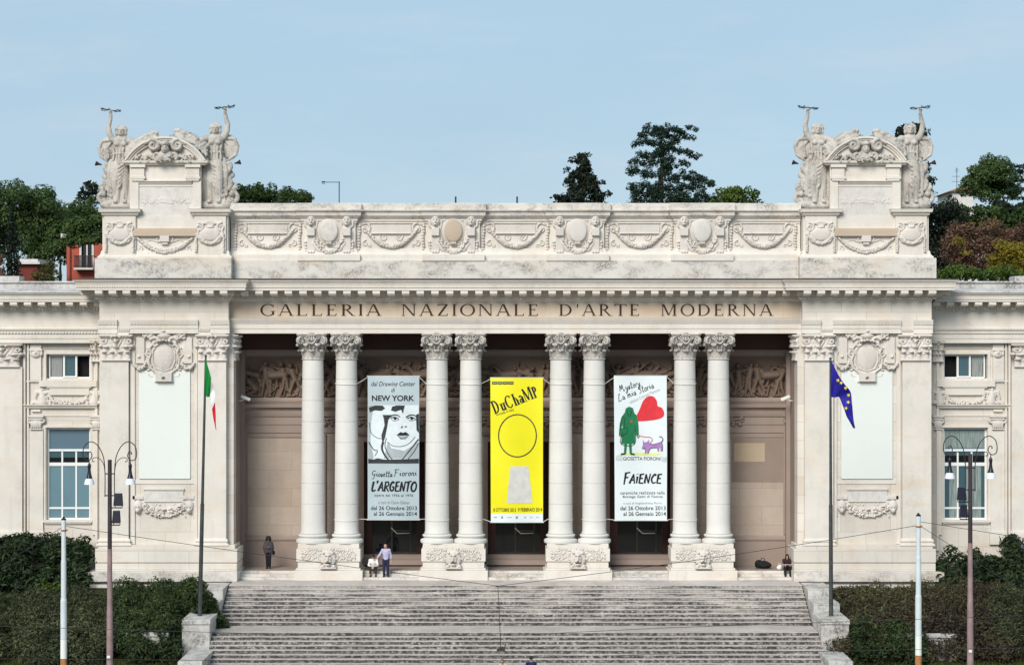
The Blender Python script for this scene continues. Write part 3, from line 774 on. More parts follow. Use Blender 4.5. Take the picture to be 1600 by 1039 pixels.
def cartouche_mesh():
    c = HF(3.35, 3.1, .010); R = random.Random(12)
    # shield
    c.ell(0, 1.62, .72, .96, .085, p=.12); c.ell(0, 1.62, .50, .70, .07, .085)
    for s in (-1, 1):
        c.line([(s * .50, 2.36), (s * .76, 2.05), (s * .66, 1.80), (s * .80, 1.45), (s * .74, 1.05), (s * .40, .80)], .085, .075, 1.7)
        c.line([(s * .30, 2.30), (s * .56, 1.95), (s * .58, 1.4), (s * .42, 1.02), (0, .86)], .04, .04, 1.6, .06)
        c.spiral(s * .84, 1.88, .17, 1.3, pi * .5, s, .06, .03, 1.6); c.spiral(s * .84, 1.12, .20, 1.3, -pi * .5, -s, .07, .03, 1.6); c.spiral(s * .50, .84, .16, 1.2, pi * .5, s, .06, .03, 1.6)
        for q in range(5): c.cap(s * (.52 + .07 * q), 2.66 + .05 * (q % 2), s * (.60 + .10 * q), 2.90 - .03 * q, .07, .04, 1.3, .04)
        c.spiral(s * .46, 2.36, .27, 1.6, pi * .8 if s < 0 else pi * .2, s, .12, .05, 1.6)
        c.line([(s * .85, 1.95), (s * .98, 1.75), (s * .80, 1.55)], .07); c.line([(s * .80, 1.2), (s * .95, 1.35)], .09)
        c.spiral(s * .62, .72, .18, 1.2, 0 if s > 0 else pi, -s, .07, .03)
        # wings of the frame: upright tablets with swags of fruit
        c.rect(min(s * 1.02, s * 1.45), max(s * 1.02, s * 1.45), 1.28, 2.62, .09); c.rect(min(s * 1.12, s * 1.36), max(s * 1.12, s * 1.36), 1.42, 2.55, .05)
        c.line([(s * 1.55, 1.30), (s * 1.62, 1.6), (s * 1.40, 2.1), (s * 1.42, 2.45)], .06); c.ell(s * 1.30, 1.62, .12, .12, .16)
        c.spiral(s * 1.22, 2.62, .14, 1.2, pi / 2, -s, .06, .03)
        for i in range(40):
            t = R.uniform(-1, 1); c.ell(s * 1.25 + t * .32, 1.02 + .22 * t * t + R.uniform(-.08, .08), R.uniform(.05, .08), R.uniform(.05, .08), .10, .08)
        for i in range(26): c.ell(s * R.uniform(.55, 1.1), R.uniform(2.55, 2.95), R.uniform(.06, .11), R.uniform(.05, .10), .12, .06)
    c.line([(-.55, 2.78), (-.3, 3.0), (0, 3.05), (.3, 3.0), (.55, 2.78)], .09); c.ell(0, 2.72, .40, .20, .22); c.ell(0, 2.95, .16, .12, .26)
    for k in range(5): c.ell((k - 2) * .16, 2.48 - abs(k - 2) * .03, .08, .07, .12, .2)
    c.rect(-.42, .42, .34, .80, .20); c.h = np.where(c.h > 0, c.h * 1.6, c.h); c.ell(0, .50, .10, .09, .22, sub=True); c.ell(0, .34, .16, .12, .24); c.rect(-.5, .5, .30, .37, .16); c.rect(-.12, .12, .68, .72, .24)
    return c.mesh('cartouche')
def festoon_mesh():
    c = HF(3.35, 1.25, .022); R = random.Random(21)
    for s in (-1, 1):
        c.rect(min(s * 1.02, s * 1.62), max(s * 1.02, s * 1.62), 1.02, 1.22, .10)
        c.ell(s * 1.33, .66, .26, .34, .26); c.ell(s * 1.33, .45, .14, .18, .32)                 # ram's head
        c.spiral(s * 1.33 - .24, .70, .17, 1.3, pi / 2, 1, .07, .03, 1.4); c.spiral(s * 1.33 + .24, .70, .17, 1.3, pi / 2, -1, .07, .03, 1.4)
        c.ell(s * 1.25, .60, .035, .03, .12, sub=True); c.ell(s * 1.41, .60, .035, .03, .12, sub=True)
        c.spiral(s * .45, .82, .16, 1.2, pi / 2, -s, .05, .025)
        for k in range(7): c.ell(s * 1.60 + R.uniform(-.05, .05), .10 + k * .1, .06, .06, .1)
    for i in range(230):
        t = R.uniform(-1, 1); x = t * 1.1; zc = .30 + .35 * t * t
        c.ell(x, zc + R.uniform(-.22, .22), R.uniform(.035, .075), R.uniform(.03, .07), .09, R.uniform(.02, .11))
    for i in range(40): c.ell(R.uniform(-1.6, 1.6), R.uniform(.05, .75), .05, .04, .06, .02)
    return c.mesh('festoon')
CAPM = pilaster_capital_mesh(1.5, 1.36); CARM = cartouche_mesh(); FESM = festoon_mesh()
def shell_mesh():
    c = HF(1.62, 1.75, .022); R = random.Random(31)                     # small oval shield with shell and swag
    c.ell(0, .98, .58, .42, .09); c.ell(0, .98, .48, .33, .05, .08)
    for s in (-1, 1):
        c.spiral(s * .56, 1.36, .22, 1.5, pi / 2, s, .08, .04); c.line([(s * .1, 1.62), (s * .35, 1.55), (s * .56, 1.58)], .07)
        c.line([(s * .62, 1.2), (s * .64, .9), (s * .45, .62), (s * .2, .52), (0, .5)], .07, .10)
        for k in range(9): c.ell(s * .70 + R.uniform(-.02, .02), .10 + k * .11, .07, .07, .09)
    for k in range(7): c.cap(0, 1.36, (k - 3) * .09, 1.66 - abs(k - 3) * .03, .03, .06, 1.2)
    c.ell(0, 1.36, .22, .10, .13)
    for i in range(50): t = R.uniform(-1, 1); c.ell(t * .55, .52 + .35 * t * t + R.uniform(-.06, .06), .05, .05, .06, .06)
    c.h = np.where(c.h > 0, c.h * 1.5, c.h); return c.mesh('shield_relief')
SHM = shell_mesh()
def swag_small():
    c = HF(3.3, 1.05, .010); R = random.Random(41)
    f = lambda t: (1.50 * (2 * t - 1), .95 - .78 * (1 - (2 * t - 1) ** 2))
    for i in range(40): e = 1 - abs(2 * i / 40 - 1); c.cap(*f(i / 40), *f((i + 1) / 40), .06 + .09 * e ** .6, None, .75)
    for i in range(200): t = R.random(); e = 1 - abs(2 * t - 1); x, z = f(t); c.ell(x, z + R.uniform(-.08, .08) * (.5 + e), .045, .04, .05, .04 + .05 * e)
    for s in (-1, 1): c.spiral(s * .28, .80, .17, 1.2, pi / 2, -s, .06, .03); c.line([(s * .35, .66), (s * .7, .78), (s * .95, .70)], .04, .02); c.spiral(s * 1.30, .30, .16, 1.1, pi / 2, s, .04, .02)
    c.rect(-.24, .24, .68, 1.0, .14); c.rect(-.16, .16, .54, .68, .10)
    c.h = np.where(c.h > 0, c.h * 1.6, c.h); return c.mesh('swag')
SWM = swag_small()
def mask_mesh():
    c = HF(3.5, 1.35, .022); R = random.Random(51)                      # head among scrolls and wreaths on the pediment
    c.ell(0, .72, .22, .30, .42); c.ell(0, 1.02, .26, .18, .40); c.ell(0, .40, .42, .30, .30); c.ell(0, .24, .34, .2, .34)
    for s in (-1, 1):
        c.spiral(s * .62, .95, .30, 1.5, pi / 2, s, .13, .06, 1.6); c.spiral(s * .42, .38, .22, 1.3, -pi / 2, s, .10, .05, 1.4)
        c.line([(s * .3, 1.1), (s * .75, 1.25), (s * 1.05, 1.05)], .12, .09, 1.4)
        c.ell(s * .09, .80, .04, .03, .1, sub=True)
        for i in range(34): c.ell(s * R.uniform(.35, 1.55), R.uniform(.05, .45) + .0, R.uniform(.05, .1), R.uniform(.04, .08), .10, .03)
    for i in range(30): c.ell(R.uniform(-.4, .4), R.uniform(.05, .4), .07, .06, .10, .25)
    c.ell(0, .70, .035, .09, .5); c.ell(0, .58, .07, .03, .46)
    return c.mesh('mask_relief')
MKM = mask_mesh()

def pylon(mir):
    sg = -1 if mir else 1
    def XX(px, Y=-.4): return X(px, Y)
    def bld(m, name, mat=None, par=None, smooth=False): return m.build(name, mat, par, smooth, mirror=mir)
    def at(px, Y, pz): return (sg * XX(px, Y), Y, Z(pz, Y))
    m = MB().use('travertine')
    ztop = Z(470, -.45); zarch = Z(521, -.45); zbase = Z(846, -.45)
    m.box(XX(156.5), XX(354), -.20, 5.9, Z(908, -.3), zarch)                  # core
    m.box(XX(155.6), XX(357.2), YP, 5.95, zarch, ztop)                         # plain frieze mass
    m.box(XX(354.002), XX(365, -.05), -.05, YB + .3, Z(914, -.1), zarch)            # set back strip next to the porch
    m.use('travertine_plain')
    for a, b in ((156, 201), (309, 353.4)): m.box(XX(a), XX(b), YP, -.19, Z(866, -.4), zarch + .003)
    for a, b in ((203, 210), (303, 307.5)): m.box(XX(a), XX(b), -.29, -.19, Z(850, -.3), Z(522.5, -.3))
    m.box(XX(210.2), XX(302.8), -.24, -.19, Z(756, -.3), Z(749.5, -.3))
    # architrave pieces: two short, one long, thin dentil strips between
    for a, b, z1 in ((154, 184, 500), (204, 310, 500), (329, 359, 500)):
        za, zb = Z(521, -.5), Z(z1, -.5)
        m.mould([(XX(a), YP + .002), (XX(a), YP - .0), (XX(b), YP - .0), (XX(b), YP + .002)] if False else [(XX(a), YP), (XX(b), YP)], [(-.01, za), (.05, za), (.05, za + .26), (.08, za + .26), (.08, za + .45), (.13, za + .5), (.17, zb - .06), (.18, zb), (-.01, zb + .02)])
        for x, y, dx, dy in seg_points([(XX(a), YP), (XX(b), YP)], .16, .08, .05): obox(m, x, y, dx, dy, .10, 0, .05, za + .45, za + .52)
    for a, b in ((185, 203), (311, 328)):
        m.box(XX(a), XX(b), YP - .05, YP + .002, Z(518, -.5), Z(517, -.5))
        for k in range(7): x = XX(a) + (XX(b) - XX(a)) * (k + .5) / 7; m.box(x - .03, x + .03, YP - .06, YP + .002, Z(516.5, -.5), Z(513, -.5))
    # bases of the pilasters
    for a, b in ((153.5, 203.5), (306.5, 355.5)):
        m.mould([(XX(a) + .08, -.2), (XX(a) + .08, YP), (XX(b) - .08, YP), (XX(b) - .08, -.2)], [(0, Z(841, -.5)), (.04, Z(841.5, -.5)), (.10, Z(844, -.5)), (.10, Z(846, -.5)), (.05, Z(848, -.5)), (.16, Z(850, -.5)), (.16, Z(852.5, -.5)), (0, Z(852.6, -.5))][::-1])
    p = bld(m, 'pylon')
    p.parent = G
    # plinth in courses
    q = MB().use('travertine')
    zz = [Z(v, -.8) for v in (852, 858, 879, 880.2, 893, 908)]
    def ring(o0, z1, z2, o_in=.0, chamf=.0):
        q.box(XX(150, -.6) - o0, XX(369, -.6) + o0 * .5, YP - .10 - o0, 2.0, z1, z2)
    q.box(XX(153, -.6), XX(367, -.6), YP - .12, 1.5, zz[1], zz[0]); q.box(XX(149, -.6), XX(371, -.6), YP - .24, 1.7, zz[2], zz[1] - .002)
    q.box(XX(151.5, -.6), XX(369, -.6), YP - .17, 1.6, zz[3], zz[2] - .002); q.box(XX(149.5, -.6), XX(370.5, -.6), YP - .24, 1.7, zz[4], zz[3] - .002)
    q.use('travertine_weathered'); q.box(XX(136, -.9), XX(372, -.6), YP - .55, 1.75, zz[5], zz[4] - .002)
    q.box(XX(141, -.9), XX(371.5, -.6), YP - .22, 1.74, zz[5] - .12, zz[5] - .002); q.box(XX(142, -.9), XX(371.8, -.6), YP - .28, 1.745, zz[5] - 1.6, zz[5] - .10); q.box(XX(139.5, -.9), XX(371.7, -.6), YP - .40, 1.743, zz[5] - .34, zz[5] - .16)
    bevel(bld(q, 'plinth', None, p), .03)
    # ornaments
    put(CAPM, 'pilaster_capital', 'travertine_carved', at(181.5, YP + .02, 563.5), p); put(CAPM, 'pilaster_capital', 'travertine_carved', at(332, YP + .02, 563.5), p)
    put(CAPM, 'anta_capital', 'travertine_capital', (sg * (XX(365, -.05) - .02), .75, Z(563.5, 0)), p, rotz=sg * pi / 2)
    put(CARM, 'cartouche', 'travertine_carved', at(257, -.185, 606), p)
    put(FESM, 'festoon', 'travertine_carved', at(256, -.19, 810.5), p)
    t = MB(); t.box(XX(224), XX(286), -.27, -.19, Z(784, -.3), Z(766, -.3)); t.box(XX(223), XX(287), -.33, -.19, Z(765.5, -.3), Z(763, -.3)); bld(t, 'small_tablet', 'pale_tablet', p)
    # ---- attic of the pylon
    a = MB().use('travertine_weathered')
    zb, zl, zdb, zd, zk, zt = [Z(v, -.2) for v in (438, 403.5, 398, 392, 338, 327)]
    YA = -.20
    a.box(XX(149, -.3), XX(362, -.3), YA - .28, 3.5, zb, zl); a.use('travertine_plain')
    a.mould([(XX(160, -.2), 3.3), (XX(160, -.2), YA), (XX(356, -.2), YA), (XX(356, -.2), 3.3)], [(-.3, zl - .002), (.22, zl - .002), (.22, zl + .08), (.16, zl + .12), (.10, zdb), (.05, zd), (0, zd), (0, zk), (-.3, zk)])
    a.box(XX(161, -.2), XX(355, -.2), YA + .1, 3.2, zl, zk - .01)
    ap = bld(a, 'pylon_attic', None, G)
    for u, v in ((163, 212), (304, 353)):
        b = MB().use('travertine_plain'); b.box(XX(u, -.3), XX(v, -.3), YA - .14, YA + .001, zl + .002, zk + .001)
        b.mould([(XX(u - 1, -.3), 1.6), (XX(u - 1, -.3), YA - .14), (XX(v + 1, -.3), YA - .14), (XX(v + 1, -.3), 1.6)], [(-.3, zk), (.02, zk), (.10, zk + .07), (.10, zk + .14), (.22, zk + .2), (.24, zt - .05), (.26, zt), (-.3, zt)])
        b.box(XX(u, -.3) - .02, XX(v, -.3) + .02, YA + .1, 1.7, zk, zt - .004)
        bld(b, 'statue_pedestal', None, ap)
    for c in (187.5, 328.5): put(SHM, 'shield_relief', 'travertine_carved', at(c, YA - .138, 396), ap)
    put(SWM, 'swag', 'travertine_carved', at(258, YA + .002, 398.5), ap)
    # inscription niche and aedicule
    n = MB().use('travertine_plain')
    xl, xr = XX(205, 0), XX(313, 0)
    n.box(XX(203.5, 0), XX(314.5, 0), -.10, 2.2, zk - .02, Z(257, 0))
    n.use('warm_tablet'); n.box(XX(208, -.3), XX(308, -.3), -.42, -.09, Z(369, -.3), Z(360, -.3)); n.box(XX(210, -.3), XX(306, -.3), -.36, -.09, Z(360, -.3) + .002, Z(357, -.3)); n.use('travertine_plain')
    n.use('pale_tablet'); n.box(XX(216, -.1), XX(302, -.1), -.15, -.099, Z(357.5, -.1) + .03, Z(292, -.1)); n.use('travertine_plain')
    for u, v in ((213.3, 216), (302, 304.7)): n.box(XX(u, -.1), XX(v, -.1), -.18, -.099, Z(357, -.1), Z(289.5, -.1))
    n.box(XX(213.3, -.1), XX(304.7, -.1), -.181, -.099, Z(292, -.1), Z(289.4, -.1))
    n.mould([(XX(217, -.1), -.10), (XX(300, -.1), -.10)], [(0, Z(288, 0)), (.06, Z(288, 0)), (.10, Z(286, 0)), (.18, Z(284, 0)), (.18, Z(283, 0)), (0, Z(282, 0))])
    for u, v in ((204, 216.5), (301.5, 314)): n.box(XX(u, -.2), XX(v, -.2), -.22, -.099, zt - .1, Z(283, -.2))
    for u, v in ((204, 227), (290, 313)):
        n.box(XX(u + 1.5, -.2), XX(v - 1.5, -.2), -.26, -.098, Z(276, -.2), Z(262, -.2)); n.box(XX(u, -.2), XX(v, -.2), -.32, -.097, Z(280, -.2), Z(276, -.2)); n.box(XX(u + 2, -.2), XX(v - 2, -.2), -.30, -.096, Z(283, -.2), Z(280, -.2) - .003); n.box(XX(u - .5, -.2), XX(v + .5, -.2), -.36, -.095, Z(262, -.2), Z(257.5, -.2))
    # pediment: horizontal cornice and segmental arch
    n.mould([(XX(200, -.1), 1.6), (XX(200, -.1), -.15), (XX(318, -.1), -.15), (XX(318, -.1), 1.6)], [(-.2, Z(258, -.2)), (.12, Z(258, -.2)), (.14, Z(256, -.2)), (.24, Z(255, -.2)), (.26, Z(251.5, -.2)), (-.2, Z(251, -.2))])
    cx, zc = XX(259, -.1), Z(251.3, -.2); hw = XX(322, -.2) - cx; hh = Z(214, -.2) - zc; Rr = (hw * hw + hh * hh) / (2 * hh); cz_ = zc + hh - Rr; a0 = math.asin(hw / Rr)
    v = []; f = []; N = 28
    pr = [(-.02, -.44), (0, -.44), (0, -.36), (-.10, -.34), (-.12, -.28), (-.22, -.26), (-.24, -.18), (-.34, -.17), (-.36, -.08)]   # (dr, y)
    pr = [(.0, 1.0)] + [(0, -.44), (-.09, -.44), (-.10, -.36), (-.19, -.34), (-.20, -.26), (-.30, -.25), (-.31, -.12), (-.31, .2)]
    for i in range(N + 1):
        t = -a0 + 2 * a0 * i / N
        for dr, yy in pr: v.append((cx + (Rr + dr) * sin(t), yy, max(zc - .01, cz_ + (Rr + dr) * cos(t))))
    k = len(pr)
    for i in range(N):
        for j in range(k - 1): f.append((i * k + j, i * k + j + 1, (i + 1) * k + j + 1, (i + 1) * k + j))
    n.add(v, f)
    poly = [(cx + (Rr - .28) * sin(-a0 + 2 * a0 * i / N), max(zc, cz_ + (Rr - .28) * cos(-a0 + 2 * a0 * i / N))) for i in range(N + 1)]
    n.prism(poly, -.12, 1.4)
    ae = bld(n, 'aedicule', None, ap)
    put(MKM, 'mask_relief', 'statue_marble', at(258.5, -.30, 256), ae)
    # weathered inscription band on the stone: low rough relief
    hb = HF(2.75, .42, .03); R = random.Random(61)
    for i in range(150): hb.ell(R.uniform(-1.3, 1.3), R.uniform(.08, .36), R.uniform(.02, .05), R.uniform(.03, .09), .012, .006)
    put(hb.mesh('worn_inscription'), 'worn_inscription', 'travertine_carved', at(258.5, -.152, 320.5), ae)
    return p
pylon(False); pylon(True)
# blank boards on the pylons
for sg, lab in ((-1, 'blank white board between the pilasters behind the Italian flag pole'), (1, 'blank white board between the pilasters beside the blue starred flag')):
    m = MB(); w = (X(297, -.3) - X(217, -.3)) / 2; h = Z(579, -.3) - Z(748, -.3)
    m.box(-w, w, -.03, .03, 0, h)
    o = m.build('blank_board', 'white_board', loc=(sg * abs(X(257, -.3)) + (.03 if sg > 0 else 0), -.245, Z(748, -.3))); tag(o, lab, 'board', 'blank boards on the pylons'); bevel(o, .01)

# --- columns
def column_capital():
    m = MB()
    m.lathe([(.53, -.02), (.58, 0), (.60, .03), (.58, .06), (.53, .08), (.52, .3), (.54, .7), (.60, 1.0), (.68, 1.14), (.70, 1.18), (.6, 1.2)], n=32)
    # abacus with hollow sides
    pts = []; N = 10
    for q in range(4):
        a = q * pi / 2
        for i in range(N):
            t = -1 + 2 * i / N; r = .80 - .13 * (1 - t * t); x, y = t * .80, -r
            if abs(t) > .88: x *= .97
            pts.append((x * cos(a) - y * sin(a), x * sin(a) + y * cos(a)))
    n = len(pts)
    for z0_, z1_, s in ((1.19, 1.27, .93), (1.272, 1.37, 1.0)):
        m.add([(x * s, y * s, z0_) for x, y in pts] + [(x * s, y * s, z1_) for x, y in pts], [tuple(range(n - 1, -1, -1)), tuple(range(n, 2 * n))] + [(i, (i + 1) % n, (i + 1) % n + n, i + n) for i in range(n)])
    def leafp(a, r0, z0_, h, out, w):
        prof = [(r0, z0_), (r0 + .03, z0_ + .4 * h), (r0 + .07, z0_ + .72 * h), (r0 + .45 * out, z0_ + .95 * h), (r0 + .85 * out, z0_ + h), (r0 + out, z0_ + .90 * h), (r0 + .92 * out, z0_ + .80 * h)]
        ws = [.75, .9, 1, .95, .85, .6, .25]; v = []; f = []
        for (r, z), k in zip(prof, ws):
            for j in range(5):
                u = (j - 2) / 2; ww = w * k * (1 + (.10 if j in (0, 4) else 0)); rr = r - .05 * u * u + (.03 if j == 2 else 0)
                x, y = u * ww / 2, -rr
                v.append((x * cos(a) - y * sin(a), x * sin(a) + y * cos(a), z + (.03 if j % 2 else 0)))
        for i in range(6):
            for j in range(4): f.append((i * 5 + j, i * 5 + j + 1, (i + 1) * 5 + j + 1, (i + 1) * 5 + j))
        b = len(v); v2 = []
        for (x, y, z) in v: d = sqrt(x * x + y * y); v2.append((x * (1 - .045 / d), y * (1 - .045 / d), z - .02))
        f2 = [tuple(i + b for i in q[::-1]) for q in f]
        m.add(v + v2, f + f2)
    for k in range(8): leafp(k * pi / 4, .53, .06, .44, .27, .36)
    for k in range(8): leafp((k + .5) * pi / 4, .53, .10, .74, .38, .36)
    for k in range(4):
        a = pi / 4 + k * pi / 2; ca, sa = sin(a), -cos(a)
        for w in (-.055, .055):                                      # corner volutes
            pts = []
            for i in range(26):
                t = i / 25; an = pi * .5 - 2 * pi * 1.4 * t; q = .21 * (1 - .85 * t); rr = .86 + q * cos(an) * .9; pts.append((rr * ca - w * sa * 1.0, rr * sa + w * ca, .98 + q * sin(an)))
            m.tube([(.60 * ca - w * sa, .60 * sa + w * ca, .72), (.70 * ca - w * sa, .70 * sa + w * ca, .98), (.80 * ca - w * sa, .80 * sa + w * ca, 1.16)] + pts, [.05, .06, .06] + [.065 - .04 * i / 25 for i in range(26)], 6)
        m.ell((.87 * ca, .87 * sa, .98), (.09, .09, .09), 8, 6)
        a = k * pi / 2; R = Matrix.Rotation(a, 3, 'Z')
        def E(x, y, z, r): p = R @ Vector((x, y, z)); m.ell(p, r, 10, 8, R)
        E(0, -.72, 1.29, (.07, .09, .09))
        for q in range(-3, 4):                                          # fan of petals on the abacus
            t = q * .42; m.limb([R @ Vector((.05 * sin(t), -.74, 1.22 + .05 * cos(t))), R @ Vector((.20 * sin(t), -.80, 1.22 + .17 * cos(t)))], [.028, .045], 6)
        for q in range(13):                                             # hanging swag with leaves
            t = -1 + q / 6; E(t * .27, -.72 - .05 * (1 - t * t), .84 + .34 * t * t, (.055, .05, .05))
        for q in (-1, 1):
            m.limb([R @ Vector((q * .10, -.66, .55)), R @ Vector((q * .16, -.66, .85)), R @ Vector((q * .30, -.66, 1.08)), R @ Vector((q * .40, -.70, 1.14))], [.05, .045, .05, .035], 6)
            m.limb([R @ Vector((q * .05, -.70, .98)), R @ Vector((q * .14, -.76, 1.10)), R @ Vector((q * .10, -.74, 1.18))], [.045, .05, .035], 6)
        m.limb([R @ Vector((0, -.70, .92)), R @ Vector((0, -.76, 1.06)), R @ Vector((0, -.72, 1.16))], [.05, .075, .05], 8)
    return m
def make_column():
    # shaft: entasis, drums with open joints; local origin at the bottom of the base
    zb, zs, ztop = 0, .52, Z(562, .2) - Z(849.5, .2)
    prof = [(.60, zs - .05)]
    H = ztop - zs; joints = [Z(p, .2) - Z(849.5, .2) for p in (788, 755.5, 724, 691.5, 659, 626, 593)]
    def rad(z): t = (z - zs) / H; return .625 - .082 * t ** 1.7
    last = zs
    prof.append((.66, zs)); prof.append((.66, zs + .06)); prof.append((rad(zs) + .0, zs + .12))
    for j in joints:
        for k in range(1, 4): z = last + .1 + (j - .02 - last - .1) * k / 3; prof.append((rad(z), z))
        prof += [(rad(j), j - .018), (rad(j) - .022, j - .010), (rad(j) - .022, j + .010), (rad(j), j + .018)]; last = j
    prof += [(rad(ztop - .3), ztop - .3), (rad(ztop), ztop)]
    m = MB(); m.lathe(prof, n=48); col = m.build('column', 'travertine_column', G, 'angle')
    b = MB(); b.lathe([(.6, .0), (.80, .0), (.86, .04), (.88, .12), (.86, .20), (.78, .24), (.71, .26), (.68, .30), (.69, .34), (.75, .36), (.77, .41), (.75, .46), (.68, .49), (.6, .50)], n=40); o = b.build('base', 'travertine_column', col, 'angle')
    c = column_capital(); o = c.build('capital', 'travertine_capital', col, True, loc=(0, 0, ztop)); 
    return col
COLX = [X(p, .75) for p in (489, 541.5, 683, 735.5, 876, 928.5, 1070, 1122.5)]
col0 = make_column()
for i, x in enumerate(COLX):
    c = col0 if i == 0 else copy_tree(col0, G)
    c.location = (x, .75, Z(849.5, .2)); c['group'] = 'paired porch columns'

# --- pedestals with lion heads
def pedestals():
    hl = HF(3.0, .68, .018); R = random.Random(71)
    for i in range(300):
        x, z = R.uniform(-1.42, 1.42), R.uniform(.06, .62); a = R.uniform(0, pi); l = R.uniform(.04, .10)
        hl.cap(x, z, x + l * cos(a), z + l * sin(a), R.uniform(.022, .04), .012, 1.5, R.uniform(0, .03))
    for s in (-1, 1): hl.line([(s * (.3 + 1.1 * t / 12), .34 + .12 * sin(t * 1.6)) for t in range(13)], .03, .02, 1.6)
    leafm = hl.mesh('foliage_relief')
    h = HF(1.05, 1.0, .016)
    h.ell(0, .55, .42, .44, .16); 
    for i in range(60):
        a = R.uniform(0, 2 * pi); r = R.uniform(.28, .44); x, z = r * cos(a), .55 + r * sin(a); h.cap(x * .8, .55 + (z - .55) * .8, x * 1.05, z - .05, .05, .02, 1.2, .08)
    h.ell(0, .60, .26, .30, .30); h.ell(0, .74, .20, .12, .34)
    for s in (-1, 1): h.ell(s * .24, .84, .08, .07, .26); h.ell(s * .10, .66, .055, .035, .12, sub=True); h.ell(s * .09, .42, .10, .08, .36); h.ell(s * .30, .14, .12, .10, .26)
    h.ell(0, .58, .06, .16, .42); h.ell(0, .49, .08, .05, .46); h.ell(0, .31, .12, .06, .2, sub=True); h.ell(0, .24, .13, .07, .34); h.rect(-.42, .42, .02, .10, .22)
    lion = h.mesh('lion_head')
    for i in range(4):
        c = (COLX[2 * i] + COLX[2 * i + 1]) / 2; m = MB()
        def B(w, y0, a, b, d=2.0): m.box(c - w, c + w, y0, d, Z(b, -.1), Z(a, -.1))
        B(1.60, -.02, 849.5, 857.2); B(1.67, -.10, 857.3, 877); B(1.60, -.02, 877.1, 887.5); B(1.68, -.10, 887.6, 891); B(1.79, -.22, 891.1, 908)
        p = m.build('column_pedestal', 'travertine_plain', G); bevel(p, .02)
        put(leafm, 'foliage_relief', 'travertine_carved', (c, -.098, Z(876.2, -.1)), p); put(lion, 'lion_head', 'travertine_carved', (c, -.12, Z(888.5, -.1)), p)
        p['group'] = 'column pedestals'
pedestals()

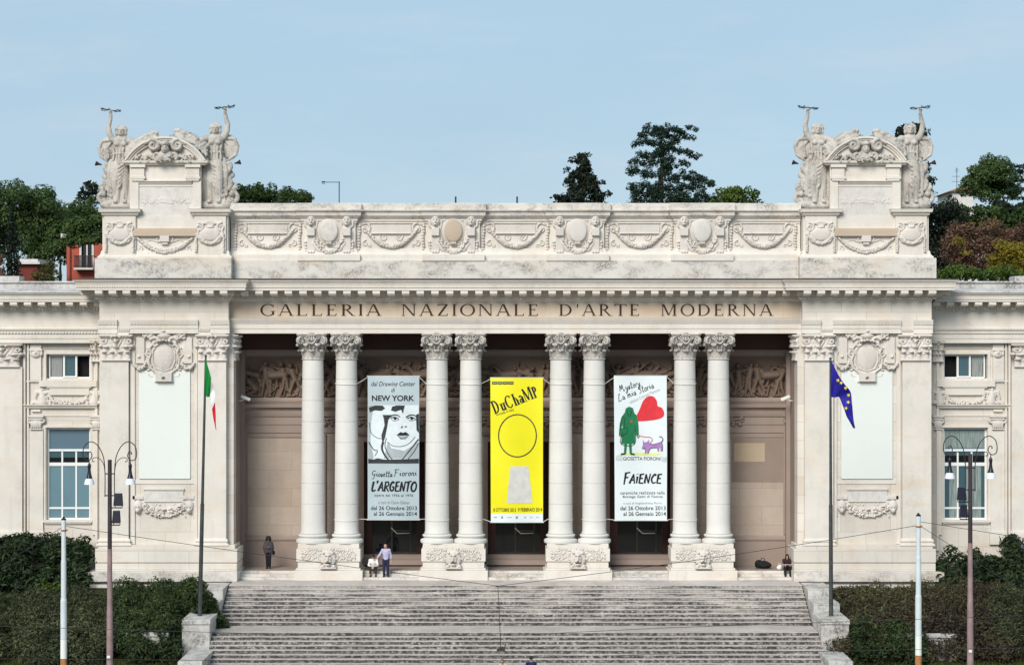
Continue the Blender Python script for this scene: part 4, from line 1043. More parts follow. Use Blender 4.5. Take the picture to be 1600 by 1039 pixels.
# --- porch: floor, little steps, back wall, relief, doors, ceiling
def porch():
    f = MB().use('porch_floor'); f.box(XS - .3, -XS + .3, .6, YB + .8, ZF - .4, ZF)
    f.use('travertine_weathered')
    rz = (ZF - ZL) / 3
    f.box(XS + .01, -XS - .01, .25, .598, ZL, ZF - rz); f.box(XS + .01, -XS - .01, -.10, .248, ZL - .1, ZF - 2 * rz); f.box(XS + .01, -XS - .01, .585, .60, ZF - rz, ZF - .003)
    fl = f.build('porch_floor', None, G)
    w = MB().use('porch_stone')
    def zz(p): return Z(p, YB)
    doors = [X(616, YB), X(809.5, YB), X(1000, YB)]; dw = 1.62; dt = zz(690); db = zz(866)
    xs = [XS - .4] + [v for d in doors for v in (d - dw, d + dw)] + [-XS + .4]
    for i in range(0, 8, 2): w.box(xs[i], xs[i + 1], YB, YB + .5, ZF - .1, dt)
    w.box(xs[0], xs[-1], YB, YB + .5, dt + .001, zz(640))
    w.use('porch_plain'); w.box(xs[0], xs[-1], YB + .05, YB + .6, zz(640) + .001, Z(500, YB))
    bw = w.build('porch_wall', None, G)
    t = MB().use('porch_plain'); P = [(XS + .0, YB), (-XS - .0, YB)]
    t.mould(P, [(0, zz(676)), (.06, zz(676)), (.06, zz(664)), (.10, zz(663)), (.10, zz(652)), (.16, zz(650)), (.20, zz(645)), (.20, zz(640)), (.42, zz(636)), (.44, zz(631)), (.0, zz(629))])
    t.mould(P, [(0, zz(629.5)), (.16, zz(629.5)), (.20, zz(626)), (.14, zz(621)), (.0, zz(620.8))])
    t.mould(P, [(0, zz(556)), (.14, zz(556)), (.22, zz(551)), (.22, zz(546.5)), (0, zz(546.4))])
    for x, y, dx, dy in seg_points(P, .12, .16, .05): obox(t, x, y, dx, dy, .07, 0, .05, zz(642.5), zz(639.6))
    # dado
    for i in range(0, 8, 2):
        a, b = xs[i] + (.0 if i else .42), xs[i + 1] - (0 if i < 6 else .42)
        t.mould([(a, YB), (b, YB)], [(0, ZF - .02), (.12, ZF - .02), (.12, zz(845)), (.17, zz(843)), (.17, zz(840)), (.05, zz(837)), (.0, zz(836))])
    # panel frames left and right bays
    for s in (1, -1):
        for (a, b, c, d, o) in ((381, 387, 676, 834, .05),):
            x0, x1 = s * X(a, YB), s * X(b, YB); t.box(x0, x1, YB - .06, YB + .001, zz(d), zz(c) - .004)
        t.box(s * X(387.2, YB), s * X(478, YB), YB - .06, YB + .001, zz(683), zz(677))
    # pilaster strips behind the column pairs
    for i in range(4):
        for k in (0, 1):
            c = X((497, 541, 686, 734, 880, 928, 1072, 1116)[2 * i + k], YB)
            t.box(c - .42, c + .42, YB - .10, YB + .001, zz(835), zz(677))
    t.build('porch_moulding', None, bw)
    # small capitals along the wall head
    hc = HF(1.0, .62, .025); R = random.Random(81)
    hc.rect(-.45, .45, .54, .61, .12)
    for s in (-1, 1): hc.spiral(s * .34, .40, .15, 1.4, pi / 2, s, .06, .03, 1.3)
    for i in range(24): hc.ell(R.uniform(-.38, .38), R.uniform(.04, .45), .07, .06, .1, .03)
    cm = hc.mesh('wall_capital')
    for p in (513, 567, 664, 707, 757, 860, 905, 953, 1047, 1094, 1150, 378, 1236): put(cm, 'wall_capital', 'porch_plain', (X(p, YB), YB - .10, zz(666)), bw)
    # patches of replaced stone in the right-hand bay, and a plaque
    q = MB().use('porch_patch_dark'); q.box(X(1143, YB), X(1229, YB), YB - .012, YB + .001, zz(753), zz(685)); q.use('porch_patch'); q.box(X(1147, YB), X(1195, YB), YB - .018, YB - .011, zz(721), zz(692)); q.build('wall_patch', None, bw)
    # upper dark beam zone
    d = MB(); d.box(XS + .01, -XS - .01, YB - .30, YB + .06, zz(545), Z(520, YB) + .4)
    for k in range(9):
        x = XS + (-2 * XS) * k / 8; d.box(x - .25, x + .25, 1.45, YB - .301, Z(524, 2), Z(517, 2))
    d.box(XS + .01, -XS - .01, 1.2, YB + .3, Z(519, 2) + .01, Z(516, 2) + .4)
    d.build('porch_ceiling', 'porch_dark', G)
    # side returns of the porch
    for sg in (-1, 1):
        s_ = MB(); s_.box(sg * (abs(XS) - .04), sg * (abs(XS) + .3), .9, YB + .3, ZF, Z(521, 0)); s_.box(sg * (abs(XS) - .25), sg * (abs(XS) - .041), 2.6, YB + .01, ZF, Z(547, YB))
        s_.build('porch_side_wall', 'porch_plain', G)
    # relief frieze with struggling figures
    W = X(1230, YB) - X(385, YB); Hh = zz(558) - zz(620); h = HF(W, Hh, .028); R = random.Random(101)
    h.h[:] = .004
    x = -W / 2 + .5
    while x < W / 2 - .4:
        kind = R.random(); s = R.choice((-1, 1)); b = R.uniform(0, .05)
        if kind < .55:     # upright or striding figure
            hipz = R.uniform(.85, 1.02); lean = R.uniform(-.25, .25); nx_ = x + lean; nz_ = hipz + R.uniform(.52, .62)
            h.cap(x, hipz, x + lean * .8, hipz + .45, .17, .21, .95, b)
            h.ell(nx_ + lean * .2, nz_ + .17, .12, .15, .17, b + .03); h.cap(nx_, nz_ - .05, nx_ + lean * .1, nz_ + .1, .07, .06, 1, b)
            st = R.uniform(.15, .42)
            for q in (-1, 1):
                kx = x + q * st * .6 + R.uniform(-.06, .06); h.cap(x + q * .06, hipz, kx, hipz * .52, .13, .09, 1.1, b); h.cap(kx, hipz * .52, x + q * st, .06, .09, .055, 1.1, b); h.cap(x + q * st, .05, x + q * st + s * .14, .04, .05, .04, 1, b)
                ex = nx_ + q * R.uniform(.28, .45); ez = nz_ + R.uniform(-.35, .25); h.cap(nx_ + q * .18, nz_ - .06, ex, ez, .075, .06, 1.2, b + .03); h.cap(ex, ez, ex + q * R.uniform(-.1, .35), ez + R.uniform(-.3, .35), .06, .04, 1.2, b + .03)
            for k in range(4): ax = x + R.uniform(-.35, .35); h.line([(ax, hipz), (ax + R.uniform(-.1, .1), hipz * .55), (ax + s * R.uniform(.05, .3), .08)], .03, .045, 1.0, b * .5)
            x += R.uniform(.34, .55)
        elif kind < .85:   # crouching
            hipz = R.uniform(.35, .5); cx_ = x + s * .35
            h.cap(x, hipz, cx_, hipz + .42, .19, .2, .95, b); h.ell(cx_ + s * .2, hipz + .62, .13, .14, .18, b + .03)
            h.cap(x, hipz, x + s * .5, .5, .14, .11, 1.1, b); h.cap(x + s * .5, .5, x + s * .28, .06, .1, .06, 1.1, b); h.cap(x, hipz - .1, x + s * .5, .1, .13, .1, 1, b); h.cap(x + s * .5, .1, x - s * .05, .06, .08, .05, 1, b)
            h.cap(cx_, hipz + .4, cx_ + s * .3, hipz + .2, .075, .06, 1.2, b + .04); h.cap(cx_ + s * .3, hipz + .2, cx_ + s * .5, hipz + .45, .06, .045, 1.2, b + .04)
            # someone leaning over behind
            h.cap(x - s * .1, 1.15, x + s * .55, 1.35, .18, .2, .9, b * .5); h.ell(x + s * .8, 1.5, .12, .13, .16, b); h.cap(x + s * .5, 1.3, x + s * .8, .95, .07, .05, 1.1, b); h.cap(x - s * .1, 1.15, x - s * .3, .6, .14, .08, 1, b * .5)
            x += R.uniform(.5, .7)
        else:              # horse or bull
            h.cap(x - .1, 1.15, x + .55, 1.2, .27, .25, .8, b); h.cap(x + s * .45 + .2, 1.3, x + s * .75 + .2, 1.65, .17, .1, 1, b); h.cap(x + s * .75 + .2, 1.65, x + s * 1.0 + .2, 1.5, .1, .06, 1.1, b)
            for q in (-.15, .1, .45, .62): h.cap(x + q, 1.05, x + q + R.uniform(-.2, .2), .55, .1, .06, 1.1, b); h.cap(x + q, .55, x + q + R.uniform(-.15, .15), .06, .06, .04, 1.1, b)
            x += R.uniform(.6, .8)
    for i in range(260): x_ = R.uniform(-W / 2, W / 2); z_ = R.uniform(.2, 1.9); h.line([(x_, z_), (x_ + R.uniform(-.2, .2), z_ - .2), (x_ + R.uniform(-.3, .3), z_ - .4)], .03, .02, 1, R.uniform(0, .11))
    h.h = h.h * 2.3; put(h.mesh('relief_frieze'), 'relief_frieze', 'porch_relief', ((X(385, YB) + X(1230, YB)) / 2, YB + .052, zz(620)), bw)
    # doors: frame, leaves with glass, push bar; dark hall behind
    for i, d in enumerate(doors):
        fr = MB().use('porch_plain')
        for s in (-1, 1): fr.box(d + s * dw, d + s * (dw + .24), YB - .14, YB + .3, ZF - .02, dt + .3)
        fr.box(d - dw + .001, d + dw - .001, YB - .14, YB + .3, dt, dt + .299)
        fr.mould([(d - dw - .3, YB - .14), (d + dw + .3, YB - .14)], [(0, dt + .299), (.05, dt + .30), (.14, dt + .42), (.16, dt + .5), (0, dt + .52)])
        for k, (a, b) in enumerate(((866, 873), (873, 880))): fr.box(d - dw - .1, d + dw + .1, YB - .15 - .3 * (k + 1) + (.145 if k == 0 else .1), YB + .3, Z(b + 1, 3), Z(a, 3) - .003 * k)
        dr = fr.build('door', None, G); dr['group'] = 'entrance doors'
        wd = MB()
        for s in (-1, 1): wd.box(d + s * (dw - .42), d + s * (dw - .001), YB + .12, YB + .24, db, dt - .001)
        wd.box(d - dw + .42, d + dw - .42, YB + .12, YB + .24, dt - .5, dt - .001); wd.build('wooden_frame', 'door_wood', dr)
        gl = MB(); gl.box(d - dw + .42, d + dw - .42, YB + .22, YB + .235, db, dt - .501); gl.build('glass', 'glass_dark', dr)
        mt = MB(); xw = dw - .42
        for u in (-.12, .72): mt.box(d + u * xw - .05, d + u * xw + .05, YB + .17, YB + .219, db, dt - .6)
        mt.box(d - xw, d + xw, YB + .175, YB + .2195, db, db + .13); mt.box(d - .12 * xw, d + .72 * xw, YB + .18, YB + .2195, db + 1.18, db + 1.30)
        mt.build('metal_leaf', 'door_metal', dr)
        br = MB(); br.tube([(d - .14 * xw, YB + .1, db + 1.42), (d + .12 * xw, YB + .06, db + 1.12), (d + .68 * xw, YB + .06, db + 1.14)], .028, 6); br.build('push_bar', 'ink_light_grey', dr)
    bx = MB(); bx.box(doors[0] - 3, doors[2] + 3, YB + .9, YB + 1.0, ZF, dt + .5); bx.build('hall_wall', 'dark_interior', bw)
porch()

# --- wings with windows
def wing(mir):
    sg = -1 if mir else 1; YW = 1.6
    dx = 0.0
    def XX(px, Y=YW): return X(px, Y) + dx
    def bld(m, name, mat=None, par=None, smooth=False): return m.build(name, mat, par, smooth, mirror=mir)
    if mir: dx = X(805.5 - 4.5, YW)   # the right wing sits a hand further out
    def at(px, Y, pz): return (sg * XX(px, Y), Y, Z(pz, Y))
    def zz(p): return Z(p, YW)
    XE = XX(-340); xi = XX(156.4)
    w = MB().use('travertine')
    wx0, wx1 = XX(72.5), XX(141); wz = [(zz(812), zz(668)), (zz(591), zz(553.5))]
    # wall with two openings
    w.box(XE, wx0, YW, YW + .6, Z(1000, 0), zz(514)); w.box(wx1, xi + .4, YW, YW + .6, Z(1000, 0), zz(514))
    w.box(wx0 + .001, wx1 - .001, YW, YW + .6, Z(1000, 0), wz[0][0]); w.box(wx0 + .001, wx1 - .001, YW, YW + .6, wz[0][1], wz[1][0]); w.box(wx0 + .001, wx1 - .001, YW, YW + .6, wz[1][1], zz(514))
    w.use('travertine_plain')
    w.box(XE, xi + .4, YW - .40, YW + .6, zz(514) + .002, zz(480))
    # giant pilaster
    for c in (3, -200):
        w.box(XX(c - 34), XX(c + 34), YW - .35, YW + .001, zz(860), zz(573)); w.box(XX(c - 32), XX(c + 36), YW - .42, YW + .001, zz(832), zz(829)); w.box(XX(c - 36), XX(c + 37), YW - .46, YW + .002, zz(860), zz(832))
    for a, b, y in ((38, 41, .22), (43, 46, .14), (149, 153, .14)): w.box(XX(a), XX(b), YW - y, YW + .001, zz(860), zz(536))
    P = [(XE, YW - .40), (xi + .4, YW - .40)]
    w.mould(P, [(-.1, zz(536)), (.0, zz(536)), (.0, zz(529)), (.03, zz(529)), (.03, zz(521.5)), (.06, zz(521.4)), (.06, zz(518)), (.13, zz(516)), (.16, zz(514)), (-.1, zz(513.8))])
    for x, y, ddx, ddy in seg_points(P, .17, .06, .05): obox(w, x, y, ddx, ddy, .11, 0, .05, zz(521), zz(518.2))
    p = bld(w, 'wing_wall'); p.parent = G
    # cornice
    c = MB().use('travertine_plain'); zt, zcy, zco, zs, zm, zb, zf = [Z(v, 1) for v in (458.5, 462.5, 467, 472, 480, 483, 487)]; pj = .9
    Pc = [(XE, YW - .40), (xi + .2, YW - .40)]
    c.mould(Pc, [(-.2, zf), (.05, zf), (.07, zb - .02), (.16, zb), (.24, zm), (.26, zs), (pj, zs), (pj, zco - .05), (pj + .02, zco - .05), (pj + .02, zco + .04), (pj + .05, zcy), (pj + .12, (zcy + zt) / 2), (pj + .17, zt), (-.2, zt + .01)])
    for x, y, ddx, ddy in seg_points(Pc, .72, 0, .1): modillion(c, x, y, ddx, ddy, .33, .25, pj - .05, zs - .004, zs - zm)
    for x, y, ddx, ddy in seg_points(Pc, .18, .16, .05): obox(c, x, y, ddx, ddy, .12, 0, .08, zb - .03, (zb + zm) / 2 + .03)
    for x, y, ddx, ddy in seg_points(Pc, .13, pj + .02, .02): obox(c, x, y, ddx, ddy, .075, 0, .03, zco - .035, zco + .03)
    c.use('parapet_weathered')
    c.mould(Pc, [(pj + .1, zt + .012), (pj + .18, zt + .012), (pj + .18, zt + .05), (-.0, zt + .25), (-.0, zt + .02)])
    c.box(XE, xi - .3, YW - .1, YW + .8, zt + .1, Z(442, 1.5)); c.box(XE, xi - .35, YW - .2, YW + .9, Z(442, 1.5) + .003, Z(439.5, 1.5)); c.box(XX(1), XX(31), YW - .15, YW + 1, Z(439.5, 1.5) + .003, Z(431.5, 1.5))
    bld(c, 'wing_cornice', None, p)
    put(CAPM, 'pilaster_capital', 'travertine_carved', at(3, YW - .34, 573.5), p, scale=(1.25, 1, .9))
    for q in (150.5,): put(CAPM, 'pilaster_capital', 'travertine_carved', at(q, YW - .16, 565), p, scale=(.40, 1, .85))
    # upper window surround
    u = MB().use('travertine_plain'); 
    for a, b in ((68.5, 72.3), (141.2, 145)): u.box(XX(a), XX(b), YW - .06, YW + .001, zz(594), zz(550))
    u.box(XX(68.5), XX(145), YW - .062, YW + .001, zz(553.3), zz(549.5)); u.box(XX(68), XX(150), YW - .05, YW + .001, zz(545), zz(544)); u.box(XX(62), XX(152), YW - .2, YW + .001, zz(604), zz(594.2)); u.box(XX(40), XX(152), YW - .12, YW + .001, zz(596.5), zz(594.3) + .002)
    u.box(XX(78), XX(140), YW - .14, YW + .001, zz(617), zz(606)); u.box(XX(74), XX(143), YW - .18, YW + .001, zz(606) + .002, zz(604.3))
    u.mould([(XX(30), YW), (XX(153), YW)], [(0, zz(637.5)), (.16, zz(637.5)), (.20, zz(635)), (.28, zz(633)), (.28, zz(632)), (0, zz(631.8))])
    u.box(XX(48), XX(65), YW - .14, YW + .001, zz(594), zz(537)); u.box(XX(47), XX(67), YW - .2, YW + .001, zz(548), zz(545))
    u.box(XX(46.5), XX(68), YW - .12, YW + .001, zz(835), zz(669)); u.box(XX(145), XX(152), YW - .12, YW + .001, zz(835), zz(669))
    u.box(XX(44), XX(70), YW - .16, YW + .001, zz(850), zz(830)); u.box(XX(50), XX(64), YW - .14, YW + .001, zz(643), zz(639.5)); u.box(XX(66), XX(71.5), YW - .05, YW + .002, zz(812), zz(664))
    u.box(XX(68), XX(148), YW - .06, YW + .001, zz(667.8), zz(664.5)); u.box(XX(44), XX(150), YW - .04, YW + .001, zz(650), zz(648))
    bld(u, 'window_surround', None, p)
    # relief with seated eagles and festoon
    e = HF(4.1, 1.0, .010); R = random.Random(91)
    for s in (-1, 1):
        ex = s * 1.35; e.cap(ex, .12, ex + s * .05, .60, .24, .15, .9); e.cap(ex + s * .05, .6, ex + s * .05, .82, .1, .09, 1.2); e.cap(ex, .82, ex - s * .14, .78, .06, .03, 1.3)
        for q in (-1, 1): e.line([(ex + q * .1, .62), (ex + q * .34, .66), (ex + q * .42, .35), (ex + q * .36, .05)], .12, .08, .9)
        for k in range(14): e.cap(ex + R.uniform(-.4, .4), R.uniform(.1, .6), ex + R.uniform(-.4, .4), R.uniform(.02, .4), .04, .02, 1, .05)
        e.line([(s * 1.95, .06), (s * 1.8, .14), (s * 1.6, .1)], .09, .12)
    for i in range(130): t = R.uniform(-1, 1); e.ell(t * 1.0, .10 + .28 * t ** 4 + R.uniform(-.07, .09), .06, .055, .07, .05)
    put(e.mesh('eagle_relief'), 'eagle_relief', 'travertine_carved', at(107, YW - .02, 632), p)
    i_ = HF(1.0, .78, .022)
    i_.rect(-.42, .42, .64, .74, .16); i_.cap(-.3, .55, .3, .55, .09, .09, 1.2); i_.ell(0, .30, .32, .22, .12); i_.rect(-.32, .32, 0, .06, .1)
    for s in (-1, 1): i_.spiral(s * .34, .48, .17, 1.5, pi / 2, s, .06, .03, 1.4)
    for k in range(5): i_.cap((k - 2) * .11, .12, (k - 2) * .12, .36, .05, .05, 1.2, .04)
    im = i_.mesh('ionic_capital')
    put(im, 'ionic_capital', 'travertine_carved', at(56.5, YW - .13, 671), p); put(im, 'ionic_capital', 'travertine_carved', at(150, YW - .11, 671), p, scale=(.7, 1, 1))
    k_ = HF(.7, .5, .022); k_.ell(0, .25, .24, .2, .14); k_.ell(0, .33, .1, .1, .2)
    for s in (-1, 1): k_.line([(s * .1, .1), (s * .3, .25), (s * .28, .4)], .05)
    put(k_.mesh('bracket_head'), 'bracket_head', 'travertine_carved', at(56.5, YW - .14, 561), p)
    # big window
    fr = MB(); yf = YW + .22
    a, b, zb_, zt_ = wx0 + .05, wx1 - .05, wz[0][0] + .04, wz[0][1] - .12
    xsx = [a, a + (b - a) / 3, a + 2 * (b - a) / 3, b]
    for q in (a, b): fr.box(q - .05, q + .05, yf, yf + .1, zb_ - .04, zt_ + .1)
    for q in xsx[1:3]: fr.box(q - .045, q + .045, yf + .003, yf + .1, zb_, zz(706))
    for py, t in ((811, .06), (794, .05), (725.5, .09), (703.5, .06), (669.5, .06)): fr.box(a, b, yf - .004, yf + .096, zz(py) - t, zz(py) + t)
    wn_ = bld(fr, 'window', 'window_white', G); wn_['group'] = 'tall wing windows'
    pn = MB().use('glass_teal'); pn.box(a, b, yf + .05, yf + .06, zb_, zz(704)); pn.use('glass_blue'); pn.box(a, b, yf + .05, yf + .06, zz(704) + .01, zt_ + .05)
    bld(pn, 'pane', None, wn_)
    bl = MB().use('blind_teal' if not mir else 'curtain_pale')
    for i in range(3):
        q0, q1 = xsx[i] + .05, xsx[i + 1] - .05
        if not mir: bl.box(q0, q1, yf + .042, yf + .049, zb_ + .02, zz(727.5))
        elif i != 1: bl.box(q0 + (.0 if i == 2 else .18), q1 - (.25 if i == 2 else .05), yf + .042, yf + .049, zb_ + .02, zz(727.5))
        elif i == 1: bl.box(q0, q0 + .25, yf + .042, yf + .049, zb_ + .02, zz(727.5))
    bl.use('glass_dark'); bl.box(a, b, yf + .042, yf + .049, zz(722.5), zz(715 if not mir else 712))
    if mir: bl.use('curtain_pale'); bl.box(a + .05, b - .05, yf + .041, yf + .048, zz(700), zz(673))
    bld(bl, 'blind', None, wn_)
    sl = MB(); sl.box(XX(68), XX(145), YW - .16, YW + .3, zz(815.5), zz(812.2)); sl.box(XX(70), XX(143), YW - .1, YW + .001, zz(818), zz(815.6)); bld(sl, 'sill', 'travertine_plain', wn_)
    # upper window: three sashes, one open
    fr = MB(); a, b, zb_, zt_ = wx0 + .12, wx1 - .05, wz[1][0] + .03, wz[1][1] - .05
    for q in (a, b): fr.box(q - .04, q + .04, yf, yf + .1, zb_, zt_)
    for q in (.36, .66): fr.box(a + (b - a) * q - .05, a + (b - a) * q + .05, yf - .05, yf + .1, zb_, zt_)
    fr.box(a, b, yf - .003, yf + .097, zb_ - .04, zb_ + .04); fr.box(a, b, yf - .003, yf + .097, zt_ - .04, zt_ + .04)
    fr.box(a + (b - a) * .36, a + (b - a) * .66, yf - .052, yf + .05, zb_ + .02, zb_ + .09)
    wu = bld(fr, 'window', 'window_white', G); wu['group'] = 'small upper wing windows'
    pn = MB().use('glass_curtain'); pn.box(a, a + (b - a) * .36, yf + .05, yf + .06, zb_, zt_); pn.use('glass_teal'); pn.box(a + (b - a) * .36, a + (b - a) * .62, yf + .051, yf + .06, zb_, zt_); bld(pn, 'pane', None, wu)
    cu = MB().use('curtain_grey')
    v = []; f = []
    for i in range(25):
        x = a + .1 + (b - a) * .26 * i / 24
        for z in (zb_, zt_): v.append((x, yf + .045 - .02 * (sin(i * 1.9) * .5 + .5) - .012, z))
    for i in range(24): f.append((2 * i, 2 * i + 2, 2 * i + 3, 2 * i + 1))
    cu.add(v, f)
    if mir:
        cu.use('curtain_pale'); v = []; f = []
        for j in range(13):
            t = j / 12; wd = .30 * (abs(t - .42) * 1.7 + .16)
            for i in range(9): u = -1 + i / 4; v.append((a + (b - a) * .12 + wd * u, yf + .03 + .02 * sin(i * 2.1), zb_ + (zt_ - zb_) * t))
        for j in range(12):
            for i in range(8): f.append((j * 9 + i, j * 9 + i + 1, j * 9 + i + 10, j * 9 + i + 9))
        cu.add(v, f)
    bld(cu, 'curtain', None, wu, True)
    rm = MB(); rm.box(wx0, wx1, YW + .598, YW + .66, wz[1][0] - .1, wz[1][1] + .1); rm.box(wx0, wx1, YW + .597, YW + .66, wz[0][0] - .1, wz[0][1] + .1); bld(rm, 'dark_room', 'dark_interior', p)
    return p
wing(False); wing(True)
r_ = MB(); r_.box(X(158, 0), -X(158, 0), YB + .85, 40, Z(900, 0), Z(470, 0)); r_.box(X(-340, 3), X(158, 0) - .01, 2.3, 30, Z(900, 0), Z(470, 2)); r_.box(-X(158, 0) + .01, -X(-340, 3), 2.3, 30, Z(900, 0), Z(470, 2)); r_.box(X(200, 0), -X(200, 0), 5, 12, Z(470, 0) + .01, Z(330, 3)); r_.build('roof_mass', 'travertine_plain', G)

# ------------------------------------------------------------------ statues on the pylons
def statue_mesh():
    m = MB(); R = random.Random(7)
    # rock and plinth
    m.ell((0, .05, .12), (.95, .55, .22), 14, 8); m.ell((.45, 0, .2), (.5, .45, .25)); m.ell((-.35, -.05, .2), (.45, .4, .22))
    # skirt with hanging folds, hip thrown to one side
    v = []; f = []; N = 56; Zs = [.22, .45, .8, 1.2, 1.6, 2.0, 2.35, 2.6, 2.85, 3.05]
    rx = [.50, .50, .47, .45, .46, .47, .46, .40, .31, .33]; ry = [.36, .36, .35, .34, .34, .34, .33, .28, .24, .25]; ox = [.05, .04, .0, -.03, -.05, -.05, -.04, -.02, .0, 0]
    for j, z in enumerate(Zs):
        amp = .17 * max(0, 1 - z / 2.9) ** .6 + .02
        for i in range(N):
            a = 2 * pi * i / N; q = 1 + amp * (sin(9 * a + z * .9) + .6 * sin(15 * a - z * 1.7) + .5 * sin(5 * a + 2))
            v.append((ox[j] + rx[j] * q * cos(a), ry[j] * q * sin(a), z))
    for j in range(len(Zs) - 1):
        for i in range(N): f.append((j * N + i, j * N + (i + 1) % N, (j + 1) * N + (i + 1) % N, (j + 1) * N + i))
    f.append(tuple(range(N - 1, -1, -1))); f.append(tuple(range((len(Zs) - 1) * N, len(Zs) * N))); m.add(v, f)
    # thigh and bent knee under the cloth, diagonal drapery
    m.limb([(.14, -.16, 2.3), (.22, -.34, 1.45), (.20, -.2, .5)], [.24, .19, .14]); m.limb([(-.17, -.10, 2.3), (-.2, -.2, 1.4), (-.22, -.15, .35)], [.24, .18, .13])
    for k in range(6): m.limb([(-.40 + .04 * k, -.26, 2.5 - .16 * k), (0, -.42, 2.15 - .2 * k), (.38, -.28, 1.9 - .26 * k)], [.05, .06, .05], 6)
    m.limb([(.42, -.15, 2.5), (.50, -.22, 1.9), (.48, -.2, 1.2), (.52, -.15, .7)], [.09, .12, .11, .07], 8); m.limb([(-.42, -.12, 2.3), (-.5, -.18, 1.5), (-.52, -.12, .8)], [.07, .10, .07], 8)
    # torso, breast, girdle
    m.ell((0, 0, 3.25), (.37, .25, .50), 18, 12); m.ell((0, 0, 3.55), (.44, .23, .25), 16, 10); m.ell((.15, -.20, 3.36), .14); m.ell((-.15, -.20, 3.36), .14)
    for k in range(12): a = 2 * pi * k / 12; m.ell((.33 * cos(a), .25 * sin(a), 2.86), .075, 8, 6)
    for k in range(5): m.limb([(-.3 + .15 * k, -.22, 3.2), (-.26 + .13 * k, -.27, 2.9), (-.3 + .15 * k, -.3, 2.5)], [.035, .04, .045], 6)
    # neck, head with face and dressed hair
    m.limb([(0, 0, 3.65), (0, -.02, 3.88)], [.14, .125]); m.ell((0, -.03, 4.03), (.18, .21, .27), 16, 12); m.ell((0, -.16, 3.88), (.10, .08, .08))
    m.ell((0, -.25, 4.0), (.04, .06, .085)); m.ell((0, -.215, 4.12), (.15, .06, .035)); m.ell((0, -.225, 3.89), (.065, .045, .028)); 
    for k in range(20): a = pi * k / 19; m.ell((.22 * cos(a), .02 + R.uniform(-.05, .08), 4.10 + .20 * sin(a)), R.uniform(.07, .10), 8, 6)
    m.ell((0, .12, 4.12), (.24, .2, .24)); 
    for s in (-1, 1): m.ell((s * .21, .02, 3.93), (.075, .1, .13))
    # raised arm with hand, the other stretched along the pediment with cloth over it
    m.limb([(.38, 0, 3.62), (.52, -.02, 3.95), (.56, -.02, 4.30), (.47, -.04, 4.68), (.44, -.05, 4.90)], [.15, .135, .115, .095, .07]); m.ell((.44, -.06, 4.98), (.07, .055, .09))
    for k in range(4): m.limb([(.40 + .03 * k, -.1, 5.02), (.39 + .032 * k, -.15, 5.08), (.40 + .03 * k, -.12, 5.13)], [.028, .026, .022], 6)
    m.limb([(.49, -.05, 4.95), (.53, -.11, 5.04)], [.03, .025], 6)
    m.limb([(-.38, 0, 3.58), (-.80, -.55, 3.30), (-1.30, -.72, 3.42), (-1.62, -.75, 3.62)], [.17, .15, .12, .085]); m.ell((-1.74, -.75, 3.68), (.11, .07, .06))
    for k in range(4): m.limb([(-1.80, -.81 + .035 * k, 3.69), (-1.90, -.82 + .035 * k, 3.67), (-1.95, -.81 + .035 * k, 3.61)], [.027, .025, .02], 6)
    m.limb([(-1.72, -.82, 3.71), (-1.80, -.86, 3.75)], [.028, .022], 6)
    for k in range(11):
        x = -.35 - .125 * k; za = 2.75 + .95 * (1 - (1 - k / 11) ** 2)
        m.limb([(x, -.2, za + .42 - .03 * k), (x - .06, -.62 - .03 * (k % 2), za + .25 - .03 * (k % 3)), (x + .03, -.66, za - .05 - .05 * (k % 2))], [.13, .12, .09], 7)
    # cloak blown out behind the raised arm
    m.ell((.62, .2, 3.12), (.42, .13, .62), 18, 12); m.ell((.55, .25, 3.45), (.36, .12, .35), 14, 8); m.limb([(.42, .1, 3.6), (.86, .12, 3.55), (1.0, .1, 3.2), (.92, .05, 2.75), (.62, .0, 2.5)], [.10, .09, .08, .08, .07], 8)
    for k in range(4): m.limb([(.42, .06, 3.5), (.62 + .09 * k, .06, 3.2 - .06 * k), (.55 + .08 * k, .04, 2.65)], [.05, .06, .05], 7)
    m.limb([(-.38, .1, 3.65), (-.62, .12, 3.3), (-.6, .1, 2.7), (-.5, .1, 2.2)], [.12, .15, .13, .1], 8)
    # scrolled foliage standing beside the figure
    for k in range(26): t = k / 25; m.ell((.66 + .12 * sin(t * 5) + R.uniform(-.12, .12), R.uniform(-.15, .15), .35 + 2.0 * t), R.uniform(.10, .17), 8, 6)
    for i in range(22): t = i / 21; a = 1.2 - 7 * t; q = .30 * (1 - .8 * t); m.ell((.74 + q * cos(a), -.02, .55 + q * sin(a)), .12 - .05 * t, 8, 6)
    for i in range(14): t = i / 13; m.ell((.60 + .10 * sin(t * 9), -.12, 1.0 + 1.3 * t), .12, 8, 6)
    for s in (-.22, .2):                                            # feet with toes
        m.ell((s, -.36, .36), (.10, .2, .09))
        for k in range(5): m.ell((s - .08 + .04 * k, -.54 + .012 * abs(k - 1), .33), (.022, .05, .03), 6, 5)
    return m
STM = statue_mesh()
def wreath(m, R=.40):
    rng = random.Random(5); m.tube([(R * cos(a), R * .8 * sin(a), .03 * sin(3 * a)) for a in [2 * pi * i / 24 for i in range(25)]], .018, 6, False)
    for i in range(34):
        a = 2 * pi * i / 34 + rng.uniform(-.15, .15); d = Vector((cos(a + 1.2), .8 * sin(a + 1.2), rng.uniform(-.9, .9))).normalized(); p = Vector((R * cos(a), R * .8 * sin(a), 0)); q = p + d * rng.uniform(.08, .20)
        n = d.cross(Vector((0, 0, 1))).normalized() * .045
        m.add([p, (p + q) / 2 + n, q, (p + q) / 2 - n, (p + q) / 2 + Vector((0, 0, .02))], [(0, 1, 4), (1, 2, 4), (2, 3, 4), (3, 0, 4), (0, 3, 2, 1)])
st0 = None
